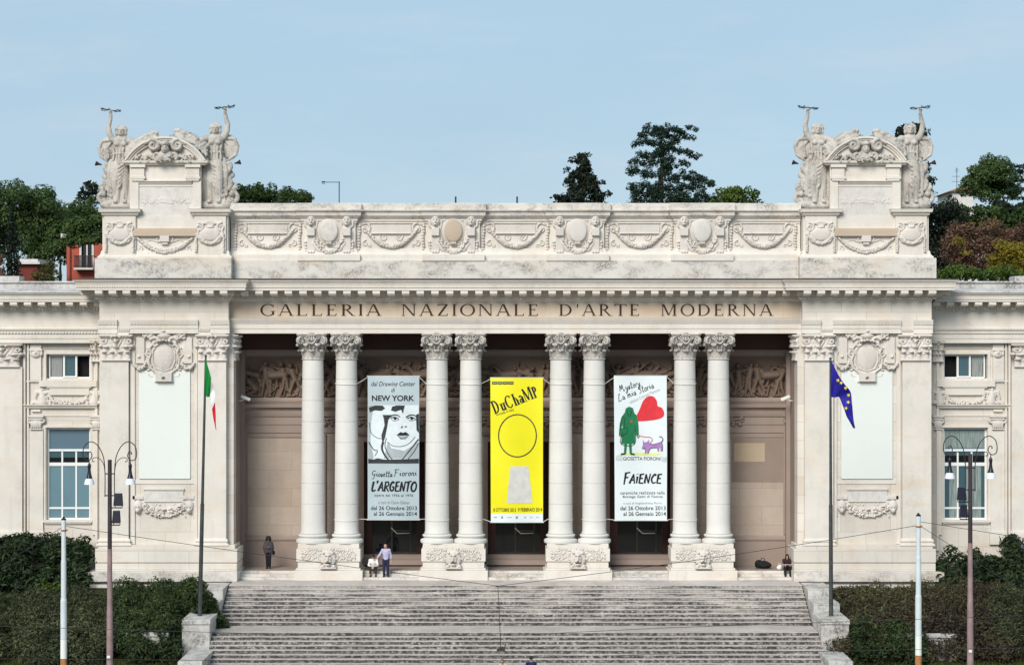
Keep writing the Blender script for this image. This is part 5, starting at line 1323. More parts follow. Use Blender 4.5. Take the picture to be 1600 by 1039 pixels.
for px, sx, lab, dz, arm in ((186, -1, 'weathered marble woman holding a branch aloft, outermost on the pylon by the red house', 0, 0), (334, 1, 'weathered marble woman on the left hand pylon, beside the wide low pine crown', .12, 0),
                       (1280, -1, 'marble woman on the right hand pylon, nearer the long garland attic', .1, 0), (1425, 1, 'marble woman raising a wreath in front of the tall dark cypress', .1, 0)):
    if st0 is None:
        st0 = STM.build('statue', 'statue_marble', None, True); remesh(st0, .024, 0); o = st0
        w = MB(); wreath(w); wr = w.build('wreath', 'bronze_dark', st0, loc=(.44, -.10, 5.14)); wr.rotation_euler = (radians(9), radians(-6), 0)
        h = MB(); h.lathe([(.03, 0), (.05, .1), (.12, .26), (.13, .28), (.02, .24)], n=12); hn = h.build('horn_tip', 'rust_bronze', st0, True, loc=(.86, 0, 2.30)); hn.rotation_euler = (0, radians(75), 0)
    else: o = copy_tree(st0)
    o.location = (X(px, 0), .55, Z(326, .3)); o.scale = (sx * 1.17, 1, 1.0 + dz * .25); tag(o, lab, 'statue', 'statues on the pylons')

# ------------------------------------------------------------------ banners
YB_ = .62
def bx(p): return X(p, YB_)
def bz(p): return Z(p, YB_)
_step = [0]
def lay(): _step[0] += 1; return YB_ - .0125 - .0008 * _step[0]
def flat(m, poly, y): m.prism([(bx(a), bz(b)) for a, b in poly], y, YB_ - .001)
def smooth_pts(pts, k=5):
    out = []; n = len(pts)
    for i in range(n - 1):
        p0, p1, p2, p3 = pts[max(i - 1, 0)], pts[i], pts[i + 1], pts[min(i + 2, n - 1)]
        for j in range(k):
            t = j / k
            out.append(tuple(.5 * (2 * p1[c] + (p2[c] - p0[c]) * t + (2 * p0[c] - 5 * p1[c] + 4 * p2[c] - p3[c]) * t * t + (3 * p1[c] - p0[c] - 3 * p2[c] + p3[c]) * t ** 3) for c in (0, 1)))
    out.append(pts[-1]); return out
def stroke(m, pts, w0, w1=None, y=None, sm=True):
    """ribbon in photo pixels, width tapering w0 -> w1"""
    w1 = w0 if w1 is None else w1; y = lay() if y is None else y
    P = [Vector(p) for p in (smooth_pts(pts) if sm and len(pts) > 2 else pts)]; n = len(P); v = []; f = []
    for i, p in enumerate(P):
        t = (P[min(i + 1, n - 1)] - P[max(i - 1, 0)]); t = t.normalized() if t.length else Vector((1, 0)); q = Vector((-t.y, t.x)) * (w0 + (w1 - w0) * i / max(1, n - 1)) / 2
        for a in (p + q, p - q): v.append((bx(a.x), y, bz(a.y)))
    for i in range(n - 1): f.append((2 * i, 2 * i + 1, 2 * i + 3, 2 * i + 2))
    b = len(v); v += [(x, YB_ - .001, z) for x, _, z in v]
    f += [(2 * i + b, 2 * i + 2 + b, 2 * i + 3 + b, 2 * i + 1 + b) for i in range(n - 1)]
    for i in range(n - 1): f += [(2 * i, 2 * i + 2, 2 * i + 2 + b, 2 * i + b), (2 * i + 3, 2 * i + 1, 2 * i + 1 + b, 2 * i + 3 + b)]
    m.add(v, f)
def sans(m, s, x0, x1, ytop, ybase, bold=0.0, shear=0.0, rot=0, y=None, mono=0):
    """lettering fitted into the pixel box x0..x1, ytop..ybase of the whole inked area"""
    c = bpy.data.curves.new('t', 'FONT'); c.body = s; c.shear = shear; c.offset = bold; c.space_character = 1 + mono
    o = bpy.data.objects.new('t', c); COL.objects.link(o); dg = bpy.context.evaluated_depsgraph_get()
    me = bpy.data.meshes.new_from_object(o.evaluated_get(dg)); V = [q.co.copy() for q in me.vertices]; Fs = [tuple(p.vertices) for p in me.polygons]
    bpy.data.objects.remove(o); bpy.data.curves.remove(c); bpy.data.meshes.remove(me)
    ax, bx_ = min(q.x for q in V), max(q.x for q in V); ay, by = min(q.y for q in V), max(q.y for q in V); y = lay() if y is None else y
    out = []
    for q in V:
        px = x0 + (q.x - ax) / (bx_ - ax) * (x1 - x0); py = ybase - (q.y - ay) / (by - ay) * (ybase - ytop)
        if rot: dx, dy = px - x0, py - ybase; px, py = x0 + dx * cos(rot) + dy * sin(rot), ybase - dx * sin(rot) + dy * cos(rot)
        out.append((bx(px), y, bz(py)))
    m.add(out, Fs)
SCRIPT = {  # single stroke cursive: width, strokes; x to the right, y up, x-height .5
 'G': (.75, [[(.62, .85), (.4, 1.0), (.12, .75), (.1, .4), (.32, .25), (.55, .42), (.58, .5), (.52, .1), (.35, -.35), (.12, -.3)]]),
 'i': (.28, [[(.02, .2), (.12, .5), (.12, .1), (.26, .12)], [(.15, .70), (.17, .76)]]), 'o': (.42, [[(.3, .48), (.1, .42), (.08, .1), (.28, .04), (.36, .3), (.28, .48), (.42, .42)]]),
 's': (.36, [[(.02, .1), (.2, .5), (.28, .2), (.18, .0), (.05, .06), (.36, .2)]]), 'e': (.40, [[(.05, .22), (.28, .36), (.2, .52), (.06, .3), (.12, .04), (.38, .12)]]),
 't': (.34, [[(.16, .95), (.12, .1), (.22, .02), (.34, .12)], [(-.02, .62), (.36, .66)]]), 'a': (.44, [[(.32, .46), (.1, .42), (.06, .12), (.2, .04), (.32, .4), (.32, .06), (.44, .1)]]),
 'F': (.72, [[(.2, 1.0), (.16, .5), (.05, -.1)], [(.0, .98), (.4, 1.05), (.7, .98)], [(.1, .55), (.5, .6)]]), 'r': (.34, [[(.04, .0), (.08, .5)], [(.07, .3), (.2, .5), (.34, .46)]]),
 'n': (.46, [[(.05, .0), (.08, .5)], [(.07, .3), (.24, .5), (.32, .35), (.34, .0), (.46, .08)]]), 'M': (.95, [[(.0, .1), (.12, .95), (.3, .3), (.48, .95), (.62, .1), (.72, .0), (.9, .2)]]),
 'y': (.46, [[(.05, .5), (.1, .2), (.28, .2), (.36, .5)], [(.36, .5), (.3, -.2), (.1, -.45), (.02, -.25), (.46, .15)]]), 'L': (.72, [[(.5, .85), (.35, 1.0), (.22, .6), (.1, .05), (.3, .0), (.7, .15)], [(.02, .1), (.15, -.05)]]),
 'm': (.70, [[(.04, .0), (.08, .5)], [(.07, .3), (.22, .5), (.3, .0)], [(.3, .3), (.46, .5), (.56, .05), (.7, .1)]]), 'S': (.55, [[(.5, .85), (.3, 1.0), (.12, .8), (.4, .45), (.35, .05), (.05, .05)]]), ' ': (.3, [])}
def script(m, s, x0, x1, ybase, h, w, rot=0, y=None):
    y = lay() if y is None else y
    tot = sum(SCRIPT[c][0] + .06 for c in s); sx = (x1 - x0) / tot; cx = 0
    for c in s:
        for st in SCRIPT[c][1]:
            pts = []
            for a, b in st:
                dx, dy = (cx + a) * sx + b * h * .12, -b * h; pts.append((x0 + dx * cos(rot) + dy * sin(rot), ybase - dx * sin(rot) + dy * cos(rot)))
            stroke(m, pts, w, w * .8, y)
        cx += SCRIPT[c][0] + .06
BRUSH = {'L': (.62, [[(.2, 1), (.08, .04), (.62, .12)]]), "'": (.2, [[(.12, 1.1), (.04, .8)]]), 'A': (.8, [[(.02, 0), (.5, 1)], [(.48, 1), (.72, -.02)], [(.2, .35), (.68, .40)]]),
 'R': (.75, [[(.1, -.05), (.2, .95)], [(.05, .9), (.6, .95), (.62, .6), (.2, .45)], [(.3, .45), (.75, -.05)]]), 'G': (.78, [[(.72, .85), (.4, .95), (.1, .5), (.25, .08), (.6, .12), (.66, .45), (.38, .45)]]),
 'E': (.68, [[(.2, .98), (.08, .0)], [(.12, .95), (.68, 1.0)], [(.12, .52), (.56, .55)], [(.05, .05), (.66, .02)]]), 'N': (.8, [[(.08, 0), (.18, 1)], [(.18, 1), (.60, .0)], [(.60, 0), (.76, 1.05)]]),
 'T': (.7, [[(.4, 1), (.28, -.05)], [(.0, .92), (.8, 1.06)]]), 'O': (.85, [[(.6, .95), (.25, .85), (.08, .4), (.3, .02), (.7, .12), (.82, .6), (.6, .95), (.4, .92)]]),
 'F': (.72, [[(.2, 1.15), (.08, -.12)], [(.05, 1.1), (.8, 1.2)], [(.12, .62), (.6, .66)]]), 'I': (.3, [[(.16, .75), (.12, .0)], [(.04, 1.0), (.08, .95)], [(.22, 1.02), (.26, .97)]]), 'C': (.72, [[(.70, .85), (.45, .95), (.12, .5), (.3, .05), (.72, .12)]])}
def brush(m, s, x0, x1, ybase, h, w):
    y = lay()
    tot = sum(BRUSH[c][0] + .08 for c in s); sx = (x1 - x0) / tot; cx = 0
    for c in s:
        for k, st in enumerate(BRUSH[c][1]): stroke(m, [(x0 + (cx + a) * sx + b * h * .10, ybase - b * h) for a, b in st], w * (1.2 if k == 0 else .85), w * .75, y)
        cx += BRUSH[c][0] + .08

def banner(x0, x1, y0, y1, mat, label, cols, dx_top=0):
    m = MB()
    P = [(x0 + dx_top, y0), (x1 + dx_top * .3, y0 - .6), (x1, y1), (x0, y1 + .3)]
    m.prism([(bx(a), bz(b)) for a, b in P][::-1], YB_ - .010, YB_ + .004)
    o = m.build('banner', mat); tag(o, label, 'banner', 'exhibition banners hung between the columns')
    r = MB()
    for yy, ex in ((y0, 1), (y1, 1)):
        r.tube([(bx(x0) - .05, YB_, bz(yy)), (bx(x1) + .05, YB_, bz(yy))], .022, 6)
    r.build('batten', 'ink_light_grey', o)
    for yy in (599, 812):
        for c, s in ((cols[0], -1), (cols[1], 1)):
            k = MB(); rad = .60 if yy < 700 else .65
            k.tube([(bx(x0 if s < 0 else x1), YB_, bz(y0 + 2 if yy < 700 else y1 - 1))] + [(c + rad * cos(a), .75 + rad * sin(a), Z(yy, .2) - .06 * abs(sin(a))) for a in [(pi if s > 0 else 0) + s * -2 * pi * i / 20 * -1 for i in range(21)]], .015, 5)
            k.build('tie_cord', 'cord_white', o)
    return o
b1 = banner(574.5, 655, 587.5, 812, 'banner_grey', 'grey blue exhibition banner with a pop art face and the words NEW YORK', (COLX[1], COLX[2]))
b2 = banner(767, 848.5, 590, 816, 'banner_yellow', 'bright yellow exhibition banner hanging at the middle door', (COLX[3], COLX[4]), -.8)
b3 = banner(960.5, 1042, 587, 813, 'banner_white', 'white exhibition banner with a red heart, a figure in green and a violet dog', (COLX[5], COLX[6]), -1.5)

_step[0] = 0
# first banner: lettering and a stylised face
t = MB().use('ink_charcoal')
sans(t, 'dal Drawing Center', 580, 649, 596, 605.5, .012, shear=.22); sans(t, 'di', 611.5, 617.5, 606, 612.5, .012, shear=.22)
t.use('ink_black'); sans(t, 'NEW YORK', 581, 647.5, 617.5, 626.5, .03)
script(t, 'Giosetta', 580.5, 614, 744.5, 9.5, 1.15); script(t, 'Fioroni', 616, 652, 743.5, 10, 1.15, .03)
t.use('ink_black'); brush(t, "L'ARGENTO", 580.5, 651, 767, 15, 2.9)
t.use('ink_black'); sans(t, 'opere dal 1956 al 1976', 585, 645.5, 771.5, 776.5, .008, mono=.12); t.use('ink_grey'); sans(t, 'a cura di Claire Gilman', 591, 639.5, 782.2, 787.2, .012)
t.use('ink_black'); sans(t, 'dal 26 Ottobre 2013', 579.5, 651.5, 790.3, 796.5, .010); sans(t, 'al 26 Gennaio 2014', 584, 651.5, 799.1, 805.4, .010)
t.build('lettering', None, b1)
a = MB().use('ink_pale'); y1_ = lay(); flat(a, [(575.2, 632.8), (654.6, 632.8), (654.6, 723.5), (575.2, 723.5)], y1_)
a.use('ink_mid'); flat(a, [(575.3, 633), (584, 633), (580, 660), (579, 690), (584, 715), (575.3, 723)], lay()); flat(a, [(606, 690), (612, 700), (632, 704), (648, 694), (654.4, 690), (654.4, 716), (600, 716)], lay())
a.use('ink_charcoal')
flat(a, [(576, 637), (586, 633.2), (598, 633.4), (602, 638), (596, 642), (586, 641), (578, 644)], lay()); flat(a, [(611, 641), (613, 635), (620, 633.1), (633, 633.3), (631, 640), (630, 647), (627, 640), (618, 643)], lay())
flat(a, [(598, 648), (612, 648), (607, 656), (605, 668), (602, 683), (598, 694), (596, 680), (601, 664), (600, 655)], lay())
stroke(a, [(599, 690), (597, 700), (601, 710), (609, 720)], 4, 2); stroke(a, [(604, 684), (602, 698), (612, 716), (622, 722)], 1.3); stroke(a, [(654, 686), (646, 696), (638, 706), (628, 718), (620, 723)], 2.2, 1.2); stroke(a, [(654, 692), (648, 704), (640, 714), (634, 722)], 1.2)
stroke(a, [(577, 660), (580, 676), (590, 684), (600, 685)], .9); stroke(a, [(576, 690), (584, 702), (590, 704), (586, 712)], 1.6, .8); stroke(a, [(606, 690), (614, 696), (628, 697), (640, 692), (649, 682)], .9)
for ex in (617.5, 643.5):
    stroke(a, [(ex - 9, 652), (ex - 3, 648.3), (ex + 4, 648.6), (ex + 8, 651.5)], 2.2, 1.2); stroke(a, [(ex - 7, 654), (ex - 1, 651.2), (ex + 6, 654.5)], 1.4); a.use('ink_black'); flat(a, [(ex - 2.4, 652), (ex + 2.4, 652), (ex + 1.8, 655.5), (ex - 1.8, 655.5)], lay()); a.use('ink_charcoal')
    stroke(a, [(ex - 5, 656.2), (ex, 657.2), (ex + 6, 655.8)], .6)
stroke(a, [(627, 668.5), (628.8, 665.5), (630, 668.5)], 1.4, .6); stroke(a, [(633, 667.5), (634.6, 665.3), (636, 668)], 1.4, .6)
a.use('ink_grey'); flat(a, [(620, 679), (626, 674.5), (630, 675.8), (634, 674.3), (640, 679), (634, 685.5), (626, 686)], lay()); a.use('ink_black'); flat(a, [(620, 679.2), (626, 674.6), (630, 676), (634, 674.4), (640, 679), (634, 679.8), (626, 680)], lay()); a.use('ink_pale'); flat(a, [(624, 681.2), (636, 681), (634, 682), (626, 682.2)], lay())
a.use('ink_charcoal'); flat(a, [(575.4, 716.5), (584, 717.5), (590, 715.5), (600, 717.5), (654.4, 716.2), (654.4, 723.3), (575.4, 723.3)], lay()); flat(a, [(650, 648), (654.4, 646), (654.4, 676), (651, 672)], lay())
a.build('printed_face', None, b1)

_step[0] = 0
# second banner: lettering, with a plain ring and block instead of the pictured artwork
t = MB().use('ink_black')
piv = (bx(773), bz(648)); WT[0] = 1.75
serif_text(t, 'DuChaMP', bx(773), bx(849), bz(647), bz(629) - bz(647), YB_ - .013, space=.02, rot=radians(21.5), pivot=piv, heights=[1.15, 1.0, 1.1, 1.05, 1.1, 1.15, 1.0])
WT[0] = 1.0
sans(t, 're-made in Italy', 776, 805, 645.5, 651, .008, rot=radians(17))
t.build('lettering', None, b2)
t = MB().use('ink_black')
for k in range(4): flat(t, [(768.6 + 8.6 * k, 596.2), (776.6 + 8.6 * k, 596.2), (776.6 + 8.6 * k, 600.6), (768.6 + 8.6 * k, 600.6)], lay())
t.use('ink_pale')
for k in range(4):
    q = lay()
    for j in range(4): flat(t, [(769.8 + 8.6 * k + 1.5 * j, 598.8), (770.8 + 8.6 * k + 1.5 * j, 598.8), (770.8 + 8.6 * k + 1.5 * j, 597.9), (769.8 + 8.6 * k + 1.5 * j, 597.9)], q)
t.build('logo_boxes', None, b2)
t = MB().use('ink_black'); sans(t, '8 OTTOBRE 2013', 771, 806, 793.4, 799, .008); sans(t, '9 FEBBRAIO 2014', 809.5, 847, 793, 798.6, .008)
t.build('lettering', None, b2)
a = MB().use('ink_charcoal'); y_ = lay()
stroke(a, [(808.5 + 29.5 * cos(q), 680.5 + 33 * sin(q)) for q in [2 * pi * i / 48 for i in range(49)]], 1.7, 1.7, y_, False)
a.use('ink_light_grey'); flat(a, [(797.5, 728), (825.5, 728), (832, 786), (791.5, 786)], lay())
a.build('printed_shapes', None, b2)
a = MB().use('banner_white'); flat(a, [(767.4, 802.3), (848.2, 802), (848.4, 815.6), (767.2, 815.9)], lay()); a.use('ink_grey')
for c, w, h in ((774, 5, 1.4), (784.5, 3, 3.6), (796, 8, 1), (807.5, 3.4, 3.8), (820.5, 3, 1.6), (830, 4, .8), (840, 5, .8)):
    flat(a, [(c - w / 2, 808 - h / 2), (c + w / 2, 808 - h / 2), (c + w / 2, 808 + h / 2), (c - w / 2, 808 + h / 2)], lay())
a.build('sponsor_strip', None, b2)

_step[0] = 0
# third banner
t = MB().use('ink_black')
script(t, 'Mystory', 969, 1003, 612.5, 11, 1.2, radians(17)); script(t, 'La mia Storia', 966.5, 1027, 627.5, 11, 1.2, radians(21))
t.use('ink_grey'); sans(t, 'edizioni Corraini Mantova', 985, 1036, 626, 631, rot=radians(24)); t.use('ink_black')
sans(t, 'GIOSETTA FIORONI', 973.5, 1031.5, 713.5, 719, .010)
brush(t, 'FAIENCE', 974, 1034, 755, 14.5, 2.9)
sans(t, 'ceramiche realizzate nella', 969, 1038.5, 767, 772, .008, mono=.1); sans(t, 'Bottega Gatti di Faenza', 973, 1035.5, 773.5, 778.5, .008, mono=.1); t.use('ink_grey'); sans(t, 'a cura di Angelandreina Rorro', 974, 1034, 784, 788.5); t.use('ink_black')
sans(t, 'dal 26 Ottobre 2013', 969, 1040, 790.3, 796.6, .010); sans(t, 'al 26 Gennaio 2014', 974, 1040.5, 799.1, 805.5, .010)
t.build('lettering', None, b3)
a = MB().use('ink_lime'); flat(a, [(963, 710.5), (975, 708), (1000, 706.5), (1025, 707.5), (1036, 709), (1022, 711), (995, 711)], lay()); a.use('ink_mid')
for k in range(4): stroke(a, [(962, 713 + 1.8 * k), (970, 712 + 2.2 * k), (972.4, 714 + 2 * k)], .5, .5); stroke(a, [(1033, 713 + 2 * k), (1038, 715 + 2 * k), (1041, 713 + 2 * k)], .5, .5)
a.use('ink_red')
heart = smooth_pts([(986, 658.4), (992, 653), (999, 640), (1005, 626), (1013, 619), (1021, 619.5), (1026, 626), (1027.5, 634), (1034, 637), (1037.5, 645), (1035, 651.5), (1024, 655.5), (1008, 657.5)], 5); flat(a, heart, lay())
a.use('ink_green')
flat(a, [(976, 645), (977.5, 638), (983, 635), (989, 637.5), (991, 645), (996, 650), (997.5, 664), (998, 680), (994, 680), (992.5, 664), (992, 693), (970, 693), (973, 674), (972, 662), (969.5, 680), (967, 680), (968, 662), (971, 651)], lay())
stroke(a, [(977.5, 693), (976.5, 708), (970, 709.5)], 4.4, 3, None, False); stroke(a, [(984.5, 693), (985.5, 708), (991, 709.8)], 4.4, 3, None, False)
flat(a, [(967, 671), (977, 668), (979.5, 676), (970, 681)], lay())
a.use('ink_black')
stroke(a, [(980, 641.5), (980.5, 646), (983, 650), (986, 646), (986, 641)], .9); stroke(a, [(976, 645), (972, 652), (969, 664), (967.5, 680), (973, 681.5)], .8); stroke(a, [(973, 674), (970, 693), (991.5, 693.5), (992, 664)], .8); stroke(a, [(975, 652), (976, 668)], .7); stroke(a, [(967, 671), (979, 668), (979.5, 676), (970, 681)], .7); stroke(a, [(995, 679), (997, 684), (999, 680)], 1.0)
stroke(a, [(970, 709.6), (977, 709)], 1.4); stroke(a, [(985, 709.4), (992, 710)], 1.4)
a.use('ink_red'); stroke(a, [(998, 680.5), (1006, 682), (1016, 683), (1019, 687), (1015.5, 692)], .8); stroke(a, [(1011, 692), (1014, 698)], 1.2); flat(a, [(984.5, 657), (987.5, 656.4), (987.5, 660), (985, 660)], lay())
a.use('ink_violet'); flat(a, [(1003, 699.5), (1004.5, 695), (1004.4, 687), (1007, 691), (1011, 690), (1014, 686.5), (1014, 692), (1020, 693.5), (1030, 691), (1034, 690.5), (1034.5, 704), (1032, 705), (1031, 698), (1029.5, 698.5), (1029.5, 705), (1027.6, 705), (1026, 699), (1016, 700), (1013, 708), (1011, 708.5), (1011.5, 701), (1009.5, 708), (1008, 708), (1008, 700), (1005, 701)], lay())
stroke(a, [(1032, 691.5), (1035, 687), (1033.5, 682.5), (1030, 682)], 2, 1.2)
a.use('ink_black'); stroke(a, [(1032.5, 691.5), (1035.6, 687), (1033.5, 682), (1029.5, 681.6)], .6); stroke(a, [(1014, 692.5), (1021, 694.2), (1032, 690.5), (1034.6, 695), (1034.5, 704.5)], .6); stroke(a, [(1026, 699), (1016, 700.5), (1013, 708)], .6); stroke(a, [(1003, 699.8), (1006, 701), (1008, 700), (1008.4, 708)], .6)
a.build('printed_figures', None, b3)

import bmesh
def ripple(b, x0, x1, y0, y1, ph):
    xa, xb, za, zb = bx(x0), bx(x1), bz(y1), bz(y0)
    for o in [b] + list(b.children):
        if o.name.startswith('tie_cord'): continue
        bm = bmesh.new(); bm.from_mesh(o.data)
        for k in range(1, 22): bmesh.ops.bisect_plane(bm, geom=bm.verts[:] + bm.edges[:] + bm.faces[:], plane_co=(xa + (xb - xa) * k / 22, 0, 0), plane_no=(1, 0, 0))
        for k in range(1, 40): bmesh.ops.bisect_plane(bm, geom=bm.verts[:] + bm.edges[:] + bm.faces[:], plane_co=(0, 0, za + (zb - za) * k / 40), plane_no=(0, 0, 1))
        for v in bm.verts:
            u, w = (v.co.x - xa) / (xb - xa), (v.co.z - za) / (zb - za); e = max(0, min(1, w)) * max(0, min(1, 1 - w)) * 4
            v.co.y += e * (.11 * sin(5.2 * u + ph + 2.0 * w) + .06 * sin(9 * w + 3 * u + ph)) - .09 * e + .03 * sin(7 * u + ph) * (1 - e) ** 2
        bm.to_mesh(o.data); bm.free()
ripple(b1, 574.5, 655, 587.5, 812, .4); ripple(b2, 767, 848.5, 590, 816, 2.1); ripple(b3, 960.5, 1042, 587, 813, 4.0)

# ------------------------------------------------------------------ flags and flag poles
def flag_pole(px0, py0, px1, py1, Y, label):
    r = empty('flag_pole', (X(px0, Y), Y, Z(py0, Y)), label, 'flag pole', 'flag poles on the stair walls')
    dx, dz = X(px1, Y) - X(px0, Y), Z(py1, Y) - Z(py0, Y); k = .44
    m = MB(); m.tube([(0, 0, 0), (dx * k, 0, dz * k)], [.105, .095], 12); m.build('lower_pole', 'flagpole_metal', r, 'angle')
    m = MB(); m.tube([(dx * k, 0, dz * k), (dx, 0, dz)], [.075, .05], 12); m.build('upper_pole', 'flagpole_metal', r, 'angle')
    m = MB(); m.ell((dx, 0, dz + .03), (.07, .07, .06)); m.build('finial', 'flagpole_metal', r, True)
    m = MB(); m.lathe([(.16, 0), (.16, .04), (.12, .10), (.11, .22)], n=14); m.build('foot', 'flagpole_metal', r, 'angle')
    return r
YF = -7.6
flag_pole(312, 967, 321.5, 557, YF, 'slim grey pole flying the green, white and red flag'); flag_pole(1298.5, 967, 1297.5, 561, YF, 'slim grey pole flying the blue flag with yellow stars')
def flag(name, top, bot, colour, label, loc0, stars=None, nu=48, nv=28):
    """cloth hanging from the pole: top and bottom edges given in photo pixels as curves from hoist to fly"""
    def ev(c, t):
        n = len(c) - 1; k = min(int(t * n), n - 1); f_ = t * n - k; return [c[k][i] + (c[k + 1][i] - c[k][i]) * f_ for i in range(2)]
    tp, bt = smooth_pts(top, 6), smooth_pts(bot, 6)
    def P(u, v, off=0):
        a, b = ev(tp, u), ev(bt, u); w = 1 - (1 - v)
        px, py = a[0] + (b[0] - a[0]) * v, a[1] + (b[1] - a[1]) * v
        return (X(px, YF), YF - .14 * sin(u * 9 + v * 2.2) * min(1, u * 4) - .05 * sin(u * 21 + v * 3) + off - .05, Z(py, YF))
    v = []; f = []
    for i in range(nu + 1):
        for j in range(nv + 1): v.append(P(i / nu, j / nv))
    m = MB()
    mats = colour
    for i in range(nu):
        m_ = mats[min(len(mats) - 1, int(len(mats) * (i + .5) / nu))]
        m.use(m_)
        for j in range(nv): f.append((i * (nv + 1) + j, i * (nv + 1) + j + 1, (i + 1) * (nv + 1) + j + 1, (i + 1) * (nv + 1) + j))
    m.v = v; m.f = f; m.fm = []
    for i in range(nu): m.fm += [min(len(mats) - 1, int(len(mats) * (i + .5) / nu))] * nv
    m.mats = [M(q) for q in mats]
    o = m.build(name, None, None, True); s = o.modifiers.new('cloth', 'SOLIDIFY'); s.thickness = .012; tag(o, label, 'flag')
    return o, P
flag('flag', [(321.5, 558), (327, 578), (332, 598), (335.5, 620), (337.5, 645), (338.5, 672)], [(320, 617), (324, 620), (329, 621), (331, 634), (333.5, 652), (336, 670)], ['flag_green', 'flag_white', 'flag_red'], 'Italian tricolour flag hanging limp from its pole', None)
eu, EP = flag('flag', [(1298, 562), (1308, 583), (1319, 600), (1330, 613), (1331, 630), (1333, 655), (1335, 669)], [(1297.5, 620), (1304, 621), (1312, 621), (1317, 636), (1322, 650), (1328, 660), (1334, 669)], ['flag_blue'], 'deep blue flag with a ring of yellow stars hanging limp', None)
sm_ = MB()
for px, py in ((1308, 594), (1313, 598), (1320, 606), (1324.5, 617), (1324, 628), (1320.5, 637.5)):
    pts = [(X(px, YF) + (.098 if k % 2 == 0 else .04) * sin(pi * k / 5 + .4), Z(py, YF) + (.098 if k % 2 == 0 else .04) * cos(pi * k / 5 + .4)) for k in range(10)]
    sm_.prism(pts, YF - .27, YF - .25)
so = sm_.build('stars', 'flag_yellow', eu)

# ------------------------------------------------------------------ street lamps, tram poles, wires
ZG = ZL - 24 * RS           # street level
def lamp(pxc, Y, top, lab, flood_side, pole_bot='lamp_pole_paint'):
    s = (D + Y) / F; x0, zt = X(pxc, Y), Z(top, Y)
    r = empty('street_lamp', (x0, Y, ZG), lab, 'street lamp', 'double armed street lamps'); H = zt - ZG
    q = lambda dx, dy: (dx * s, 0, H - dy * s)
    m = MB().use('pole_dark_paint'); m.tube([q(0, 0), q(0, 140)], [3.2 * s, 3.5 * s], 14); m.use('lamp_pole_paint'); m.tube([q(0, 139), q(0, 235)], [3.6 * s, 4.4 * s], 14); m.tube([q(0, 235), q(0, 240)], [4.9 * s, 4.9 * s], 14); m.tube([q(0, 240), (0, 0, .35)], [4.8 * s, 5.4 * s], 14); m.tube([(0, 0, .35), (0, 0, 0)], [7 * s, 8 * s], 14)
    m.build('pole', None, r, 'angle')
    for sg in (-1, 1):
        a = MB(); L = lambda pts: [q(sg * u, v) for u, v in smooth_pts(pts, 6)]
        a.tube(L([(7.5, 58), (7.5, 20), (10, -4), (18, -21), (29, -28), (39, -22), (42, -10), (40, -1), (33, 1), (28, -5), (30, -12), (34, -11), (34, -8)]), .75 * s, 6)
        a.tube(L([(7.5, 20), (10, 6), (17, -2), (24, -3), (27.5, 0), (26.5, 3), (24, 2)]), .55 * s, 6)
        a.tube([q(sg * 32, 0), q(sg * 32, 7)], .7 * s, 6); a.ell(q(sg * 34, -9), 1.1 * s, 8, 6); a.ell(q(sg * 25, 3), 1.0 * s, 8, 6)
        a.tube([q(0, 22), q(sg * 8, 22)], .9 * s, 6); a.tube([q(0, 56), q(sg * 8, 56)], .9 * s, 6)
        a.build('arm', 'dark_iron', r, True)
        l = MB(); c = q(sg * 32, 0); l.lathe([(.8 * s, -5 * s), (2.6 * s, -8 * s), (3 * s, -10 * s), (2.4 * s, -12 * s), (2.2 * s, -16 * s), (3.0 * s, -22 * s), (4.4 * s, -27 * s), (5.2 * s, -29 * s), (4.6 * s, -29.5 * s)], (c[0], 0, c[2]), 16)
        ln = l.build('lantern', 'flood_dark', r, 'angle')
        l = MB(); l.lathe([(5.0 * s, -29.4 * s), (6.6 * s, -32 * s), (7.8 * s, -37 * s), (8.2 * s, -38.5 * s), (7.6 * s, -38.6 * s), (5.0 * s, -33 * s)], (c[0], 0, c[2]), 20); l.build('lamp_shade', 'lamp_white', ln, 'angle')
    for k, (u, v, w, h) in enumerate(((flood_side * 14, 52, 8, 20), (flood_side * 11, 79, 7, 20))):
        f = MB(); c = q(u, v); W, Hh = w * s, h * s
        f.add([(c[0] - W * .8, -.10, c[2]), (c[0] + W * .8, -.10, c[2]), (c[0] + W * 1.0, -.16, c[2] - Hh), (c[0] - W * 1.0, -.16, c[2] - Hh), (c[0] - W * .6, .16, c[2] - .02), (c[0] + W * .6, .16, c[2] - .02), (c[0] + W * .8, .12, c[2] - Hh * .95), (c[0] - W * .8, .12, c[2] - Hh * .95)], [(0, 3, 2, 1), (4, 5, 6, 7), (0, 1, 5, 4), (1, 2, 6, 5), (2, 3, 7, 6), (3, 0, 4, 7)])
        o = f.build('floodlight', 'flood_dark', r); bevel(o, .03)
        b = MB(); b.tube([q(0, v + h + 3), q(u + flood_side * 5, v + h + 3)], .9 * s, 6)
        for e in (-.7, .7): b.tube([q(u + e * w, v + h + 3), q(u + e * w, v + h * .7)], .6 * s, 6)
        b.build('bracket', 'dark_iron', o, True)
    k = MB(); k.box(-3.4 * s, 1.5 * s, -5.6 * s, -4.4 * s, H - 309 * s, H - 305 * s); k.build('sticker', 'white_board', r)
    return r
lamp(171.5, -16, 718, 'double armed street lamp in front of the left hand pylon and Italian flag', 1)
lamp(1516, -16, 709, 'double armed street lamp in front of the right hand wing window', -1)
